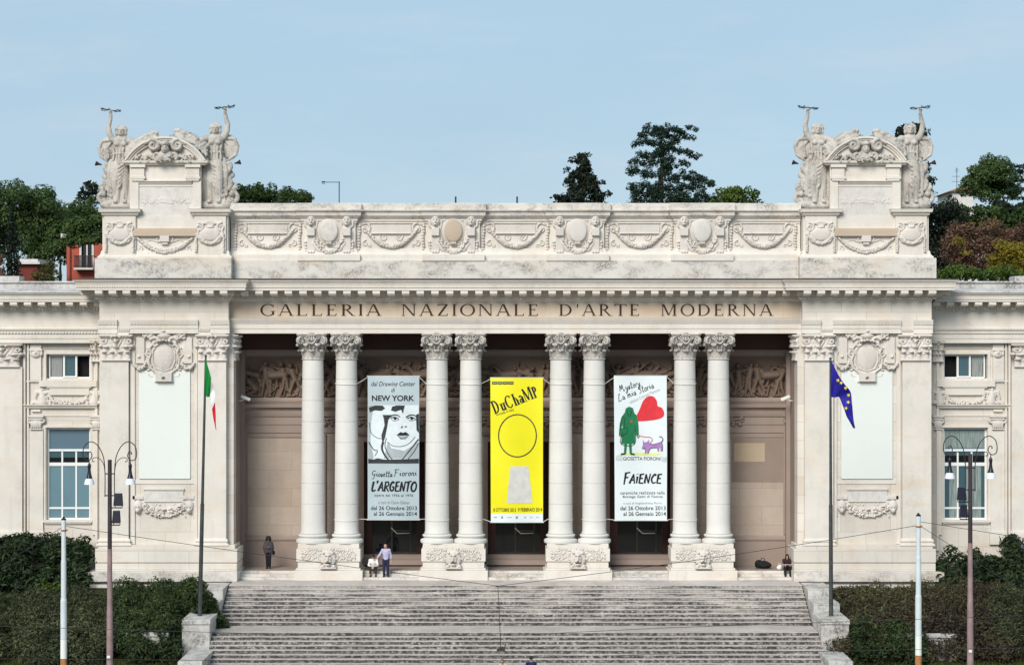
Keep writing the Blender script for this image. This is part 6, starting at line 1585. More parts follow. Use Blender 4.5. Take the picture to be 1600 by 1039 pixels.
def tram_pole(px, top, Y, lab):
    s = (D + Y) / F; x = X(px, Y); H = Z(top, Y) - ZG; r = empty('wire_pole', (x, Y, ZG), lab, 'pole', 'white wire poles at the kerb')
    q = lambda v: (0, 0, H - v * s)
    m = MB().use('pole_white'); m.tube([q(0), q(62)], [3.6 * s, 3.6 * s], 16); m.tube([q(62), q(66)], [3.6 * s, 4.2 * s], 16, False); m.tube([q(66), q(122)], [4.2 * s, 4.2 * s], 16); m.tube([q(122), q(126)], [4.2 * s, 5 * s], 16, False); m.tube([q(126), q(186)], [5 * s, 5 * s], 16); m.use('white_board'); m.tube([q(186.3), q(217)], [5.1 * s, 5.1 * s], 16); m.use('rust'); m.tube([q(217), (0, 0, 0)], [5.2 * s, 5.4 * s], 16)
    m.build('pole', None, r, 'angle')
    c = MB(); c.lathe([(3.9 * s, 0), (3.9 * s, .05), (1.6 * s, .09), (1.6 * s, .14)], (0, 0, H), 14); c.build('cap', 'flood_dark', r, 'angle')
    c = MB(); c.tube([q(15), q(17.5)], 4.3 * s, 14); c.ell((4.6 * s, 0, H - 16 * s), .05); c.build('clamp', 'rust', r, True); return r
YT = -15
tram_pole(99.5, 812, YT, 'white pole with rusty foot in front of the dark hedge left of the stair'); tram_pole(1435, 806, YT, 'white pole in front of the reddish hedge right of the stair')
def wire(name, pts, label, group, r=.013, sag=0, n=24):
    P = [Vector((X(a, y), y, Z(b, y))) for a, b, y in pts]; out = []
    for i in range(len(P) - 1):
        for k in range(n): t = k / n; p = P[i].lerp(P[i + 1], t); out.append(p - Vector((0, 0, sag * 4 * t * (1 - t))))
    out.append(P[-1]); o = P[0]; m = MB(); m.tube([p - o for p in out], r, 5); w = m.build(name, 'wire', None, True, loc=o); return tag(w, label, 'cable', group)
gw = 'overhead wires across the stair'
wire('span_wire', [(103, 822, YT), (778, 915, YT)], 'thin dark wire sloping down from the left white pole to the middle of the stair', gw, sag=.06); wire('span_wire', [(1431, 821, YT), (778, 915, YT)], 'thin dark wire sloping down from the right white pole to the middle of the stair', gw, sag=.12)
wire('stay_wire', [(96, 824, YT), (-60, 922, YT - 2)], 'thin stay wire running down from the left white pole over the dark hedge', gw); wire('stay_wire', [(1439, 822, YT), (1700, 990, YT - 1)], 'thin stay wire running steeply down from the right white pole behind the lamp', gw); wire('stay_wire', [(1439, 815, YT), (1660, 850, YT - 1)], 'thin wire running gently down from the right white pole past the lamp', gw)
wire('contact_wire', [(-80, 976, -20), (500, 992, -20), (778, 993, -20), (1050, 980, -20), (1700, 958, -20)], 'long thin tram wire crossing just below the stair landing', gw, .011); wire('contact_wire', [(-80, 1028, -20), (600, 1033, -20), (1100, 1020, -20), (1700, 1010, -20)], 'lower long thin tram wire near the foot of the stair', gw, .011)
h = empty('wire_hanger', (X(778, YT), YT, Z(915, YT)), 'vertical hanger rod dropping from the wires over the stair', 'wire hanger')
m = MB(); m.tube([(0, 0, 0), (.13, 0, Z(1012, YT) - Z(915, YT))], .014, 6); m.build('rod', 'wire', h, True); m = MB(); zq = Z(1012, YT) - Z(915, YT); m.box(-.05, .32, -.05, .05, zq - .12, zq - .02); m.tube([(.3, 0, zq - .05), (.34, 0, zq + .2)], .025, 6); m.ell((.13, 0, zq), .07); m.build('insulator', 'pole_dark_paint', h)

# ------------------------------------------------------------------ people
def hand(m, w, d, side, r=.011):
    """palm and five curled fingers at wrist w, pointing along d"""
    w = Vector(w); d = Vector(d).normalized(); a = Vector((0, -1, 0)); a = (a - d * a.dot(d)); a = a.normalized() if a.length > .1 else Vector((1, 0, 0)); s = d.cross(a)
    m.limb([w, w + d * .05, w + d * .085], [.024, .033, .033], 8)
    for k, L in enumerate((.062, .072, .068, .052)):
        b = w + d * .095 + s * (.030 - .020 * k); m.limb([b, b + d * L * .5 + a * .008, b + d * L * .85 + a * .03], [r, r * .95, r * .85], 6)
    t = w + d * .03 + s * .03; m.limb([t, t + d * .035 + s * .025, t + d * .06 + s * .022 + a * .02], [.014, .012, .010], 6)
def person(loc, lab, J, mats, hair='short', hd=(0, -.25, 0), sleeves='long', scale=1.0, extra=None):
    """J: joints in metres, facing -Y. one skin surface for the body, clothes as separate shells over it"""
    r = empty('person', loc, lab, 'person'); r.scale = (scale,) * 3
    V = {k: Vector(v) for k, v in J.items()}
    b = MB()
    pel, che, nk, hdp = V['pelvis'], V['chest'], V['neck'], V['head']
    up = (nk - che).normalized(); sx = (V['shL'] - V['shR']).normalized()
    def torso(m, g, low=True):
        for t in [i / 8 for i in range(9)]:
            p = pel.lerp(che, t); w = .155 - .03 * sin(pi * min(1, t * 1.0)) + .03 * t + g; m.ell(p, (w, .105 + g + .012 * t, .085), 14, 8)
        m.ell(che + up * .06, (.18 + g, .115 + g, .12), 14, 8); m.limb([V['shL'], che + up * .13, V['shR']], [.066 + g, .085 + g, .066 + g], 10)
    torso(b, 0); b.limb([che + up * .12, nk, hdp - Vector((0, 0, .06))], [.075, .056, .054], 10)
    face = Vector(hd).normalized(); R = face.to_track_quat('-Y', 'Z').to_matrix()
    def H(x, y, z): return hdp + R @ Vector((x, y, z))
    b.ell(hdp, (.075, .095, .112), 16, 12, R); b.ell(H(0, -.04, -.07), (.05, .05, .03), 12, 8, R); b.ell(H(0, -.097, -.012), (.013, .018, .026), 8, 6, R); b.ell(H(0, -.085, .028), (.052, .016, .010), 8, 6, R); b.ell(H(0, -.082, -.058), (.024, .012, .008), 8, 6, R); b.ell(H(0, -.082, -.070), (.020, .012, .007), 8, 6, R)
    for s in (-1, 1): b.ell(H(s * .077, .005, -.005), (.010, .02, .03), 8, 6, R)
    for s in 'LR':
        b.limb([V['sh' + s], V['el' + s], V['wr' + s]], [.050, .040, .027], 10); d = V['wr' + s] - V['el' + s]; hand(b, V['wr' + s] + d.normalized() * .01, d if 'hd' + s not in V else V['hd' + s], s)
        b.limb([V['hip' + s], V['kn' + s], V['an' + s]], [.085, .055, .038], 10); t = V['an' + s]; b.limb([t + Vector((0, .03, -.05)), t + V['ft' + s] * .5 + Vector((0, 0, -.045)), t + V['ft' + s] + Vector((0, 0, -.055))], [.034, .034, .024], 8)
    o = b.build('body', mats['skin'], r, True); remesh(o, .0075, 1)
    e = MB()
    for s in (-1, 1): e.ell(H(s * .030, -.090, .010), (.011, .006, .007), 8, 6, R)
    e.build('eyes', 'hair_black', r, True)
    # trousers
    t = MB(); g = .016
    t.ell(pel, (.172, .122, .10), 14, 8)
    for s in 'LR': t.limb([V['hip' + s] + Vector((0, 0, .02)), V['kn' + s], V['an' + s] + (V['kn' + s] - V['an' + s]) * mats.get('cuff', .04)], [.095 + g * .6, .064 + g, .048 + g], 12)
    o = t.build('trousers', mats['trousers'], r, True); remesh(o, .012, 3)
    s_ = MB()
    for s in 'LR': t_ = V['an' + s]; s_.limb([t_ + Vector((0, .03, -.045)), t_ + V['ft' + s] * .55 + Vector((0, 0, -.042)), t_ + V['ft' + s] + Vector((0, 0, -.052))], [.043, .043, .032], 8); s_.limb([t_, t_ + Vector((0, .02, -.04))], [.042, .044], 8)
    o = s_.build('shoes', mats['shoes'], r, True); remesh(o, .012, 1)
    c = MB(); g = .018; torso(c, g)
    fr = {'long': 1.0, 'roll': .62, 'short': .0}[sleeves]
    for s in 'LR':
        a, e_, w = V['sh' + s], V['el' + s], V['wr' + s]
        if fr > 0: c.limb([a, e_, e_ + (w - e_) * fr * .93], [.066, .057, .044 + .008 * (1 - fr)], 10)
        else: c.limb([a, a + (e_ - a) * .7], [.066, .060], 10)
    o = c.build('shirt', mats['shirt'], r, True); remesh(o, .012, 3)
    h = MB(); rng = random.Random(3)
    if hair == 'curly':
        for i in range(120):
            a, q = rng.uniform(0, 2 * pi), rng.uniform(-.5, 1.2); p = Vector((.125 * cos(a) * cos(q), .125 * sin(a) * cos(q) + .025, .03 + .125 * sin(q)))
            if p.y < -.075 and p.z < .06: continue
            h.ell(H(*p), rng.uniform(.028, .042), 8, 6)
        for i in range(40): a = rng.uniform(-.3, pi + .3); h.ell(H(.125 * cos(a), .02 + .08 * abs(sin(a)), rng.uniform(-.12, .02)), .038, 8, 6)
    elif hair == 'long':
        h.ell(H(0, .02, .028), (.092, .102, .108), 14, 10, R); h.limb([H(0, .07, .0), H(0, .095, -.15), H(0, .10, -.30)], [.085, .085, .06], 10)
        for s in (-1, 1): h.limb([H(s * .07, -.02, .04), H(s * .088, -.02, -.08), H(s * .085, -.03, -.22)], [.034, .034, .028], 8)
    elif hair == 'bald':
        for s in (-1, 1): h.ell(H(s * .068, .035, .0), (.022, .05, .04), 8, 6, R)
        h.ell(H(0, .075, .0), (.066, .034, .05), 10, 8, R)
    elif hair == 'short':
        h.ell(H(0, .018, .032), (.083, .095, .092), 14, 10, R); h.ell(H(0, .05, -.02), (.074, .06, .07), 12, 8, R)
        for i in range(26): a = rng.uniform(0, 2 * pi); h.ell(H(.06 * cos(a), .015 + .07 * sin(a), .095 + rng.uniform(-.02, .015)), .024, 8, 6)
    elif hair == 'cap':
        h.ell(H(0, .018, .03), (.088, .104, .088), 14, 10, R); h.ell(H(0, -.10, .042), (.062, .06, .012), 12, 6, R)
    o = h.build('cap' if hair == 'cap' else 'hair', mats['hair'], r, True); remesh(o, .010, 1)
    if extra: extra(r, V, H)
    return r
def stand(**k):
    J = dict(pelvis=(0, 0, .93), chest=(0, 0, 1.25), neck=(0, -.005, 1.47), head=(0, -.02, 1.62), shL=(.175, 0, 1.40), shR=(-.175, 0, 1.40), elL=(.24, .02, 1.12), elR=(-.24, .02, 1.12), wrL=(.23, -.04, .88), wrR=(-.23, -.04, .88),
             hipL=(.085, 0, .90), hipR=(-.085, 0, .90), knL=(.10, -.02, .48), knR=(-.10, -.02, .48), anL=(.10, .02, .09), anR=(-.10, .02, .09), ftL=(.03, -.16, 0), ftR=(-.03, -.16, 0)); J.update(k); return J
def sit(drop=.28, **k):
    z = .09
    J = dict(pelvis=(0, .05, z), chest=(0, -.06, z + .32), neck=(0, -.11, z + .52), head=(0, -.15, z + .66), shL=(.175, -.08, z + .46), shR=(-.175, -.08, z + .46), elL=(.22, -.26, z + .24), elR=(-.22, -.26, z + .24), wrL=(.08, -.44, z + .16), wrR=(-.08, -.44, z + .16),
             hipL=(.09, .03, z), hipR=(-.09, .03, z), knL=(.14, -.40, z + .10), knR=(-.14, -.40, z + .10), anL=(.13, -.40, -drop + .09), anR=(-.13, -.40, -drop + .09), ftL=(.03, -.16, 0), ftR=(-.03, -.16, 0)); J.update(k); return J
# woman standing on the porch, head bowed over her hands
def shawl(r, V, H):
    m = MB()
    for k in range(14):
        a = -pi / 2 + 2 * pi * k / 14; m.limb([(.08 * cos(a), .07 * sin(a), 1.46), (.20 * cos(a), .13 * sin(a), 1.34), (.245 * cos(a), .17 * sin(a), 1.12), (.20 * cos(a), .15 * sin(a), .88 + .05 * sin(3 * a))], [.06, .07, .07, .045], 8)
    o = m.build('shawl', 'cloth_grey', r, True); remesh(o, .014, 2)
    b = MB(); b.ell((.27, .02, .86), (.09, .07, .13), 12, 8); b.ell((.27, .02, .95), (.075, .055, .05), 10, 6); b.tube([(.24, .02, .98), (.25, 0, 1.2), (.16, 0, 1.42)], .012, 6); b.build('handbag', 'cloth_black', r, True)
RZ = (ZF - ZL) / 3
person((X(419.5, 1.5), 1.5, ZF), 'woman with curly dark hair in grey shawl and black leggings standing on the porch', stand(head=(0, -.05, 1.60), elL=(.22, -.06, 1.12), elR=(-.22, -.06, 1.12), wrL=(.05, -.24, 1.14), wrR=(-.05, -.24, 1.16), hdL=(-.6, -.5, .3), hdR=(.6, -.5, .3), anL=(.07, .02, .09), anR=(-.07, .02, .09), knL=(.07, -.02, .48), knR=(-.07, -.02, .48)),
       dict(skin='skin_dark', trousers='cloth_black', shirt='cloth_grey', shoes='shoe_dark', hair='hair_black'), 'curly', (.15, -1, -.5), extra=shawl, scale=.97)
# man in lilac shirt, hand on the seated person's shoulder
person((X(603, .05), .05, ZL + RZ), 'balding man in lilac shirt and navy trousers standing beside the seated person', stand(elR=(-.34, -.08, 1.14), wrR=(-.50, -.12, .94), hdR=(-.8, -.2, -.5), elL=(.26, .05, 1.12), wrL=(.27, .02, .86), head=(-.02, -.03, 1.61)),
       dict(skin='skin', trousers='cloth_navy', shirt='cloth_lilac', shoes='shoe_dark', hair='hair_grey'), 'bald', (-.8, -1, -.4), 'roll')
def shades(r, V, H):
    m = MB()
    for s in (-1, 1): m.ell(H(s * .034, -.098, .012), (.028, .012, .018), 10, 6)
    m.tube([H(-.07, -.04, .015), H(-.05, -.095, .015), H(.05, -.095, .015), H(.07, -.04, .015)], .006, 6); m.build('sunglasses', 'shoe_dark', r, True)
person((X(583.5, .55), .58, ZF), 'person in white shirt, dark cap and sunglasses seated on the porch step', sit(.278, elL=(.24, -.22, .30), elR=(-.24, -.22, .30), wrL=(.05, -.42, .24), wrR=(-.05, -.42, .24), hdL=(-.3, -.5, -.6), hdR=(.3, -.5, -.6)),
       dict(skin='skin', trousers='cloth_brown', shirt='cloth_white', shoes='shoe_dark', hair='hair_black', cuff=.25), 'cap', (-.1, -1, -.15), 'roll', extra=shades)
def reading(r, V, H):
    m = MB(); m.add([(-.20, -.36, .33), (.16, -.36, .30), (.18, -.56, .36), (-.18, -.56, .39), (-.20, -.36, .342), (.16, -.36, .312), (.18, -.56, .372), (-.18, -.56, .402)], [(0, 1, 2, 3), (7, 6, 5, 4), (0, 4, 5, 1), (1, 5, 6, 2), (2, 6, 7, 3), (3, 7, 4, 0)]); m.build('paper', 'paper', r)
person((X(1229.5, .55), .58, ZF), 'woman with long dark hair and dark top seated on the step, reading a paper', sit(.278, wrL=(.14, -.40, .30), wrR=(-.16, -.40, .31), hdL=(-.4, -.9, 0), hdR=(.4, -.9, 0)),
       dict(skin='skin', trousers='cloth_black', shirt='cloth_plum', shoes='shoe_dark', hair='hair_black'), 'long', (0, -1, -.45), 'short', extra=reading)
person((X(830, -12.6), -12.6, ZG), 'person with dark cap and navy top at the foot of the stair', stand(), dict(skin='skin', trousers='cloth_black', shirt='cloth_navy', shoes='shoe_dark', hair='cloth_black'), 'cap', (.3, 1, -.1), 'long', scale=1.02)
person((X(785, -12.9), -12.9, ZG), 'brown haired person with sunglasses at the foot of the stair', stand(), dict(skin='skin', trousers='cloth_brown', shirt='cloth_white', shoes='shoe_dark', hair='hair_brown'), 'short', (-.4, -1, -.1), 'short', extra=shades, scale=.95)
# bags
bg = empty('backpack', (X(1192, 1.6), 1.6, ZF), 'black backpack lying on the porch floor in the right hand bay', 'backpack')
m = MB(); m.ell((0, 0, .21), (.40, .22, .21), 16, 10); m.ell((.2, -.05, .18), (.26, .2, .17), 14, 8); m.ell((-.22, -.02, .25), (.22, .18, .22), 14, 8); o = m.build('bag_body', 'cloth_black', bg, True); remesh(o, .02, 3)
m = MB(); m.ell((.05, -.22, .16), (.2, .06, .11), 12, 8); m.build('pocket', 'cloth_black', bg, True)
m = MB(); m.tube([(-.12, 0, .44), (-.05, 0, .55), (.06, 0, .54), (.1, 0, .42)], .018, 6); m.tube([(-.3, -.12, .38), (-.44, -.2, .2), (-.36, -.2, .03)], .022, 6); m.build('strap', 'cloth_black', bg, True)
wb_ = MB(); wb_.ell((0, 0, .13), (.15, .11, .13), 12, 8); wb_.ell((.05, -.03, .2), (.09, .08, .09), 10, 6); wb_.tube([(-.06, 0, .22), (-.04, 0, .34), (.05, 0, .34), (.07, 0, .24)], .012, 6)
tag(wb_.build('bag', 'cloth_white', None, True, loc=(X(1218, .75), .8, ZF)), 'small white bag beside the reading woman', 'bag')
for sg, lab in ((-1, 'small white security camera on the porch ledge nearest the Italian flag'), (1, 'small white security camera on the porch ledge nearest the blue starred flag')):
    c = empty('security_camera', (sg * (abs(XS) - .42), 1.6, Z(622, 1.6)), lab, 'camera', 'porch security cameras'); m = MB(); m.box(-.26, .26, -.09, .09, -.07, .09); o = m.build('housing', 'camera_white', c); o.rotation_euler = (0, sg * radians(-22), 0); bevel(o, .02)
    m = MB(); m.tube([(0, 0, 0), (sg * .25, 0, -.14), (sg * .42, 0, -.14)], .03, 6); m.build('bracket', 'camera_white', c, True)

# ------------------------------------------------------------------ plants
def leaves_mesh(name, clumps, size, seed, flat=.0, aspect=1.7, shell=.5, up=.15, stiff=.8):
    """clumps: (x, y, z, rx, ry, rz, n). many small bent leaf faces through each clump's volume"""
    g = np.random.default_rng(seed); Vs = []
    for (x, y, z, rx, ry, rz, n) in clumps:
        n = int(n); d = g.normal(size=(n, 3)); d /= np.linalg.norm(d, axis=1)[:, None]
        r = shell + (1 - shell) * g.random((n, 1)) ** .6
        r *= 1 + .18 * np.sin(d[:, :1] * 7 + seed) * np.cos(d[:, 2:3] * 6 + x)
        c = np.array([x, y, z]) + d * r * np.array([rx, ry, rz])
        nr = d * stiff + g.normal(size=(n, 3)) * .55 + np.array([0, 0, up]); nr /= np.linalg.norm(nr, axis=1)[:, None]
        t = np.cross(nr, g.normal(size=(n, 3))); t /= np.linalg.norm(t, axis=1)[:, None] + 1e-9
        if flat: t[:, 2] *= (1 - flat); 
        b = np.cross(nr, t); s = size * (.6 + .8 * g.random((n, 1)))
        A = t * s * aspect * .5; B = b * s * .5
        Vs.append(np.stack([c - A, c - B * .8 + nr * s * .08, c + A, c + B * .8 + nr * s * .08], 1).reshape(-1, 3))
    V = np.concatenate(Vs); Q = np.arange(len(V)).reshape(-1, 4); return grid_mesh(name, V, Q)
def trunk_mb(base, top, r, limbs, seed):
    R = random.Random(seed); m = MB(); b, t = Vector(base), Vector(top); pts = [b.lerp(t, i / 6) + Vector((R.uniform(-.15, .15), R.uniform(-.1, .1), 0)) * (0 if i == 0 else r * 1.5) for i in range(7)]
    m.tube(pts, [r * (1.25 - .9 * i / 6) for i in range(7)], 9)
    for l in limbs:
        a = pts[R.randint(3, 6)]; l = Vector(l); m.tube([a, a.lerp(l, .5) + Vector((0, 0, -.1)), l], [r * .45, r * .28, r * .1], 6)
    return m
def hill_z(x, y): t = min(1, max(0, (y - 14) / 60)); return -1 + t * (12 + 4 * min(1, abs(x) / 40)) - .5
def tree(name, label, cat, Y, clumps_px, leafmat, size, dens, seed, trunk_px, r=.35, ry=.9, group='trees on the hill behind the gallery', flat=0, shell=.5, aspect=1.7, up=.15, nlimb=4, stiff=.8, skirt=None):
    """clumps_px: (px, py, radius x px, radius y px[, depth offset in radii])"""
    s = (D + Y) / F; R = random.Random(seed)
    if skirt:                                                        # the lower crown, hidden from the street by the building
        xa, xb, ya, yb, rr = skirt; clumps_px = list(clumps_px) + [(R.uniform(xa, xb), R.uniform(ya, yb), rr * R.uniform(.8, 1.2), rr * R.uniform(.6, 1)) for _ in range(int((xb - xa) * (yb - ya) / (rr * rr * .9)))]
    bxp = X(trunk_px[0], Y); bz_ = hill_z(bxp, Y)
    root = empty(name, (bxp, Y, bz_), label, cat, group); cl = []
    for c in clumps_px:
        px, py, rx, ry_ = c[:4]; off = c[4] if len(c) > 4 else R.uniform(-.8, .8); rx_, rz_ = rx * s, ry_ * s
        cl.append((X(px, Y) - bxp, off * rx_ * 1.2, Z(py, Y) - bz_, rx_, rx_ * ry, rz_, max(30, dens * (rx_ * rz_) * 12 / size ** 2)))
    o = bpy.data.objects.new('crown', leaves_mesh('crown', cl, size, seed, flat, aspect, shell, up, stiff)); o.data.materials.append(M(leafmat)); link(o, root)
    lim = [(c[0], c[1], c[2] - c[5] * .4) for c in R.sample(cl, min(len(cl), nlimb))]
    trunk_mb((0, 0, 0), (X(trunk_px[1], Y) - bxp, 0, Z(trunk_px[2], Y) - bz_), r, lim, seed).build('trunk', 'bark', root, True)
    return root
def dome(cx, cy, w, h, n, r, seed, low=.15):
    """pompom clumps spread over a dome-shaped crown, in photo pixels"""
    R = random.Random(seed); out = []
    for i in range(n):
        a = R.uniform(0, pi); q = sqrt(R.uniform(low, 1)); x = cx + cos(a) * q * w; y = cy - sin(a) * q * h; out.append((x, y, r * R.uniform(.75, 1.25), r * R.uniform(.6, .95), R.uniform(-1.6, 1.2)))
    return out
tree('pine_tree', 'large dark green umbrella pine at the far left edge', 'tree', 70, dome(22, 395, 98, 108, 70, 19, 1) + dome(20, 400, 90, 60, 30, 22, 2), 'leaf_pine', .15, .95, 11, (-30, -20, 400), .5, nlimb=0, shell=.78, stiff=1.5, up=.5)
tree('pine_tree', 'umbrella pine with its lowest crown over the red house', 'tree', 60, dome(139, 380, 30, 72, 34, 12, 3) + [(145, 352, 20, 18), (130, 358, 18, 16), (122, 366, 14, 12), (148, 372, 18, 11), (132, 376, 14, 8)], 'leaf_pine', .15, 1.1, 12, (175, 176, 380), .3, nlimb=0, shell=.78, stiff=1.5, up=.5)
tree('pine_tree', 'darker pine crown reaching down between the umbrella pines', 'tree', 80, dome(98, 405, 34, 80, 30, 16, 33), 'leaf_pine', .15, .95, 35, (92, 95, 405), .2, nlimb=0, shell=.78, stiff=1.5, up=.5)
tree('dark_tree', 'small black green treetop beside the outermost marble woman', 'tree', 95, [(139, 300, 13, 13), (146, 292, 9, 9), (130, 308, 11, 10), (148, 308, 14, 14), (138, 290, 5, 6)], 'leaf_cypress', .32, .9, 13, (140, 140, 300), .3, skirt=(124, 156, 316, 430, 12))
tree('cypress_tree', 'slim dark cypress in front of the large umbrella pine', 'tree', 45, [(18 + 2.2 * math.sin(i * 2.1), 440 - i * 9, 12.5 * (1 - (i / 13) ** 2.2) + 1, 11) for i in range(14)], 'leaf_cypress', .17, 1.0, 14, (18, 18, 345), .12, nlimb=0)
tree('bush', 'yellow green bush above the parapet of the left wing', 'bush', 40, [(72, 422, 14, 12), (60, 430, 10, 9), (84, 430, 12, 10), (70, 436, 18, 8), (76, 412, 8, 7)], 'leaf_olive', .15, .9, 15, (72, 72, 428), .12, group='bushes on the hill')
tree('bush', 'brownish orange bush at the left edge beside the slim cypress', 'bush', 42, [(2, 418, 6, 22), (0, 405, 5, 12), (4, 435, 8, 10)], 'leaf_rust', .15, .9, 16, (2, 2, 428), .12, group='bushes on the hill')
tree('pine_tree', 'wide low pine crown showing above the attic next to the marble woman', 'tree', 75, dome(424, 322, 66, 30, 46, 11, 5, .05) + dome(390, 322, 40, 30, 16, 11, 6), 'leaf_green', .15, 1.0, 17, (424, 424, 320), .4, skirt=(372, 478, 326, 350, 11), shell=.78, stiff=1.5, up=.5)
con = []
for i in range(16):
    t = i / 15; w = 6 + 40 * t ** 1.1; R_ = random.Random(i + 50)
    for k in range(5): con.append((908 + R_.uniform(-1, 1) * w * .8, 246 + 76 * t + R_.uniform(-3, 3), 6 + 7 * t, 5 + 4 * t))
con += [(918, 243, 6, 5), (896, 250, 8, 6), (885, 265, 7, 5), (940, 285, 8, 4), (950, 303, 8, 5), (870, 308, 8, 5)]
tree('conifer_tree', 'broad dark conifer left of the layered cedar', 'tree', 90, con, 'leaf_cypress', .21, .95, 18, (908, 908, 275), .4, skirt=(856, 962, 324, 400, 12))
ced = []; R_ = random.Random(77)
for (y, xa, xb, th) in ((202, 1008, 1058, 6), (200, 1046, 1086, 3.5), (212, 1002, 1062, 6), (210, 1058, 1080, 5), (224, 994, 1050, 6), (237, 1024, 1092, 5), (240, 1000, 1040, 6), (250, 990, 1050, 6), (257, 1030, 1074, 5), (268, 984, 1044, 7), (272, 1052, 1100, 5), (280, 1040, 1116, 6), (292, 986, 1030, 7), (291, 1024, 1098, 7), (303, 988, 1060, 8), (306, 1050, 1120, 8), (314, 986, 1118, 7)):
    n = int((xb - xa) / 4.5); ph = R_.uniform(0, 6)
    for k in range(n + 1):
        u = k / max(1, n); x = xa + (xb - xa) * u + R_.uniform(-3, 3); out = abs(x - 1034) / 60
        if R_.random() < .04: continue
        ced.append((x, y + 3.5 * sin(u * 5 + ph) + 4.5 * out ** 1.5 + R_.uniform(-3, 3), R_.uniform(4.5, 8.5), th * R_.uniform(.85, 1.45)))
for k in range(14): ced.append((1034 + R_.uniform(-9, 9), 215 + 7.2 * k, 8, 5))
tree('cedar_tree', 'tall layered dark cedar rising above the attic', 'tree', 95, ced, 'leaf_cedar', .17, 1.1, 19, (1036, 1034, 208), .28, skirt=(980, 1110, 322, 400, 12), flat=.35, shell=.2, nlimb=2)
tree('tree', 'rounded light green tree right of the cedar', 'tree', 85, dome(1150, 322, 40, 28, 30, 9, 8, .05), 'leaf_bright', .18, 1.0, 20, (1150, 1150, 320), .3, skirt=(1118, 1184, 324, 390, 11))
cyp = [(1425 + 3 * math.sin(i * 1.7), 440 - i * 10.5, 26 - 6 * abs(i - 21) / 6 if i > 15 else 32, 14) for i in range(23)]
for i in range(15): cyp.append((1455 + 3.0 * math.sin(i * 2), 440 - i * 8, 22, 12))
for i in range(16): cyp.append((1483 + 5 * math.sin(i * 3), 440 - i * 8.4, 17 - .4 * i, 11))
for i in range(9): cyp.append((1500 + 5 * math.sin(i * 3), 420 - i * 12, 14 - .5 * i, 11))
cyp += [(1420, 202, 18, 9), (1438, 214, 12, 12), (1447, 262, 8, 12), (1408, 208, 12, 9), (1432, 198, 8, 6), (1450, 285, 9, 10)]
tree('cypress_tree', 'tall dark cypress behind the marble woman at the right end', 'tree', 60, cyp, 'leaf_cypress', .18, 1.0, 21, (1425, 1425, 300), .3, nlimb=0)
tree('pine_tree', 'umbrella pine with round crown at the upper right', 'tree', 85, dome(1548, 300, 42, 54, 60, 12, 9, .05) + [(1545, 292, 26, 16), (1560, 262, 22, 14), (1528, 280, 18, 14), (1567, 252, 16, 10), (1540, 306, 24, 10), (1555, 312, 14, 10)], 'leaf_pine', .15, 1.0, 22, (1552, 1550, 330), .35, nlimb=2, shell=.78, stiff=1.5, up=.5)
ce2 = []
for (y, xa, xb) in ((258, 1588, 1625), (268, 1592, 1630), (282, 1578, 1630), (296, 1582, 1630), (310, 1576, 1630), (322, 1580, 1630), (336, 1572, 1630)):
    for k in range(int((xb - xa) / 7)): ce2.append((xa + 7 * k, y + R_.uniform(-1.5, 1.5), 7, 3.5))
tree('cedar_tree', 'dark layered cedar cut by the right edge', 'tree', 80, ce2, 'leaf_cedar', .20, 1.1, 23, (1625, 1625, 262), .3, flat=.4, shell=.2, nlimb=0)
tree('shrub', 'deep green shrubbery under the umbrella pine at the right', 'shrub', 62, [(1466 + 3.4 * k + R_.uniform(-4, 4), 356 + R_.uniform(-24, 36), 17, 14) for k in range(44)] + [(1480, 335, 18, 12), (1500, 330, 16, 10), (1530, 330, 18, 10), (1556, 332, 12, 8)], 'leaf_green', .22, .9, 24, (1510, 1510, 350), .2, group='shrubs on the right hand hill')
tree('shrub', 'rust coloured shrub in the middle of the right hand hill', 'shrub', 52, [(1478 + R_.uniform(0, 1) * 122, 384 + R_.uniform(-28, 34), 16, 12) for k in range(60)] + [(1545, 352, 22, 12), (1530, 362, 22, 12), (1590, 366, 16, 12)], 'leaf_rust', .13, .7, 25, (1530, 1530, 415), .15, group='shrubs on the right hand hill', shell=.1)
tree('shrub', 'yellow leaved shrub at the right edge of the hill', 'shrub', 46, [(1575 + R_.uniform(-24, 34), 405 + R_.uniform(-22, 28), 13, 10) for k in range(34)] + [(1500, 376, 12, 7), (1556, 418, 14, 10), (1510, 395, 9, 5)], 'leaf_yellow', .14, .8, 26, (1575, 1575, 415), .15, group='shrubs on the right hand hill', shell=.1)
tree('shrub', 'low green shrub just above the parapet of the right wing', 'shrub', 40, [(1472 + 5 * k + R_.uniform(-3, 3), 430 + R_.uniform(-10, 9), 12, 9) for k in range(24)], 'leaf_bright', .16, .9, 27, (1510, 1510, 430), .12, group='shrubs on the right hand hill')
tree('shrub', 'dark undergrowth under the pine at the far right edge', 'shrub', 70, [(1555 + R_.uniform(0, 65), 352 + R_.uniform(-26, 40), 16, 14) for k in range(40)], 'leaf_cypress', .22, .9, 28, (1590, 1590, 355), .2, group='shrubs on the right hand hill')

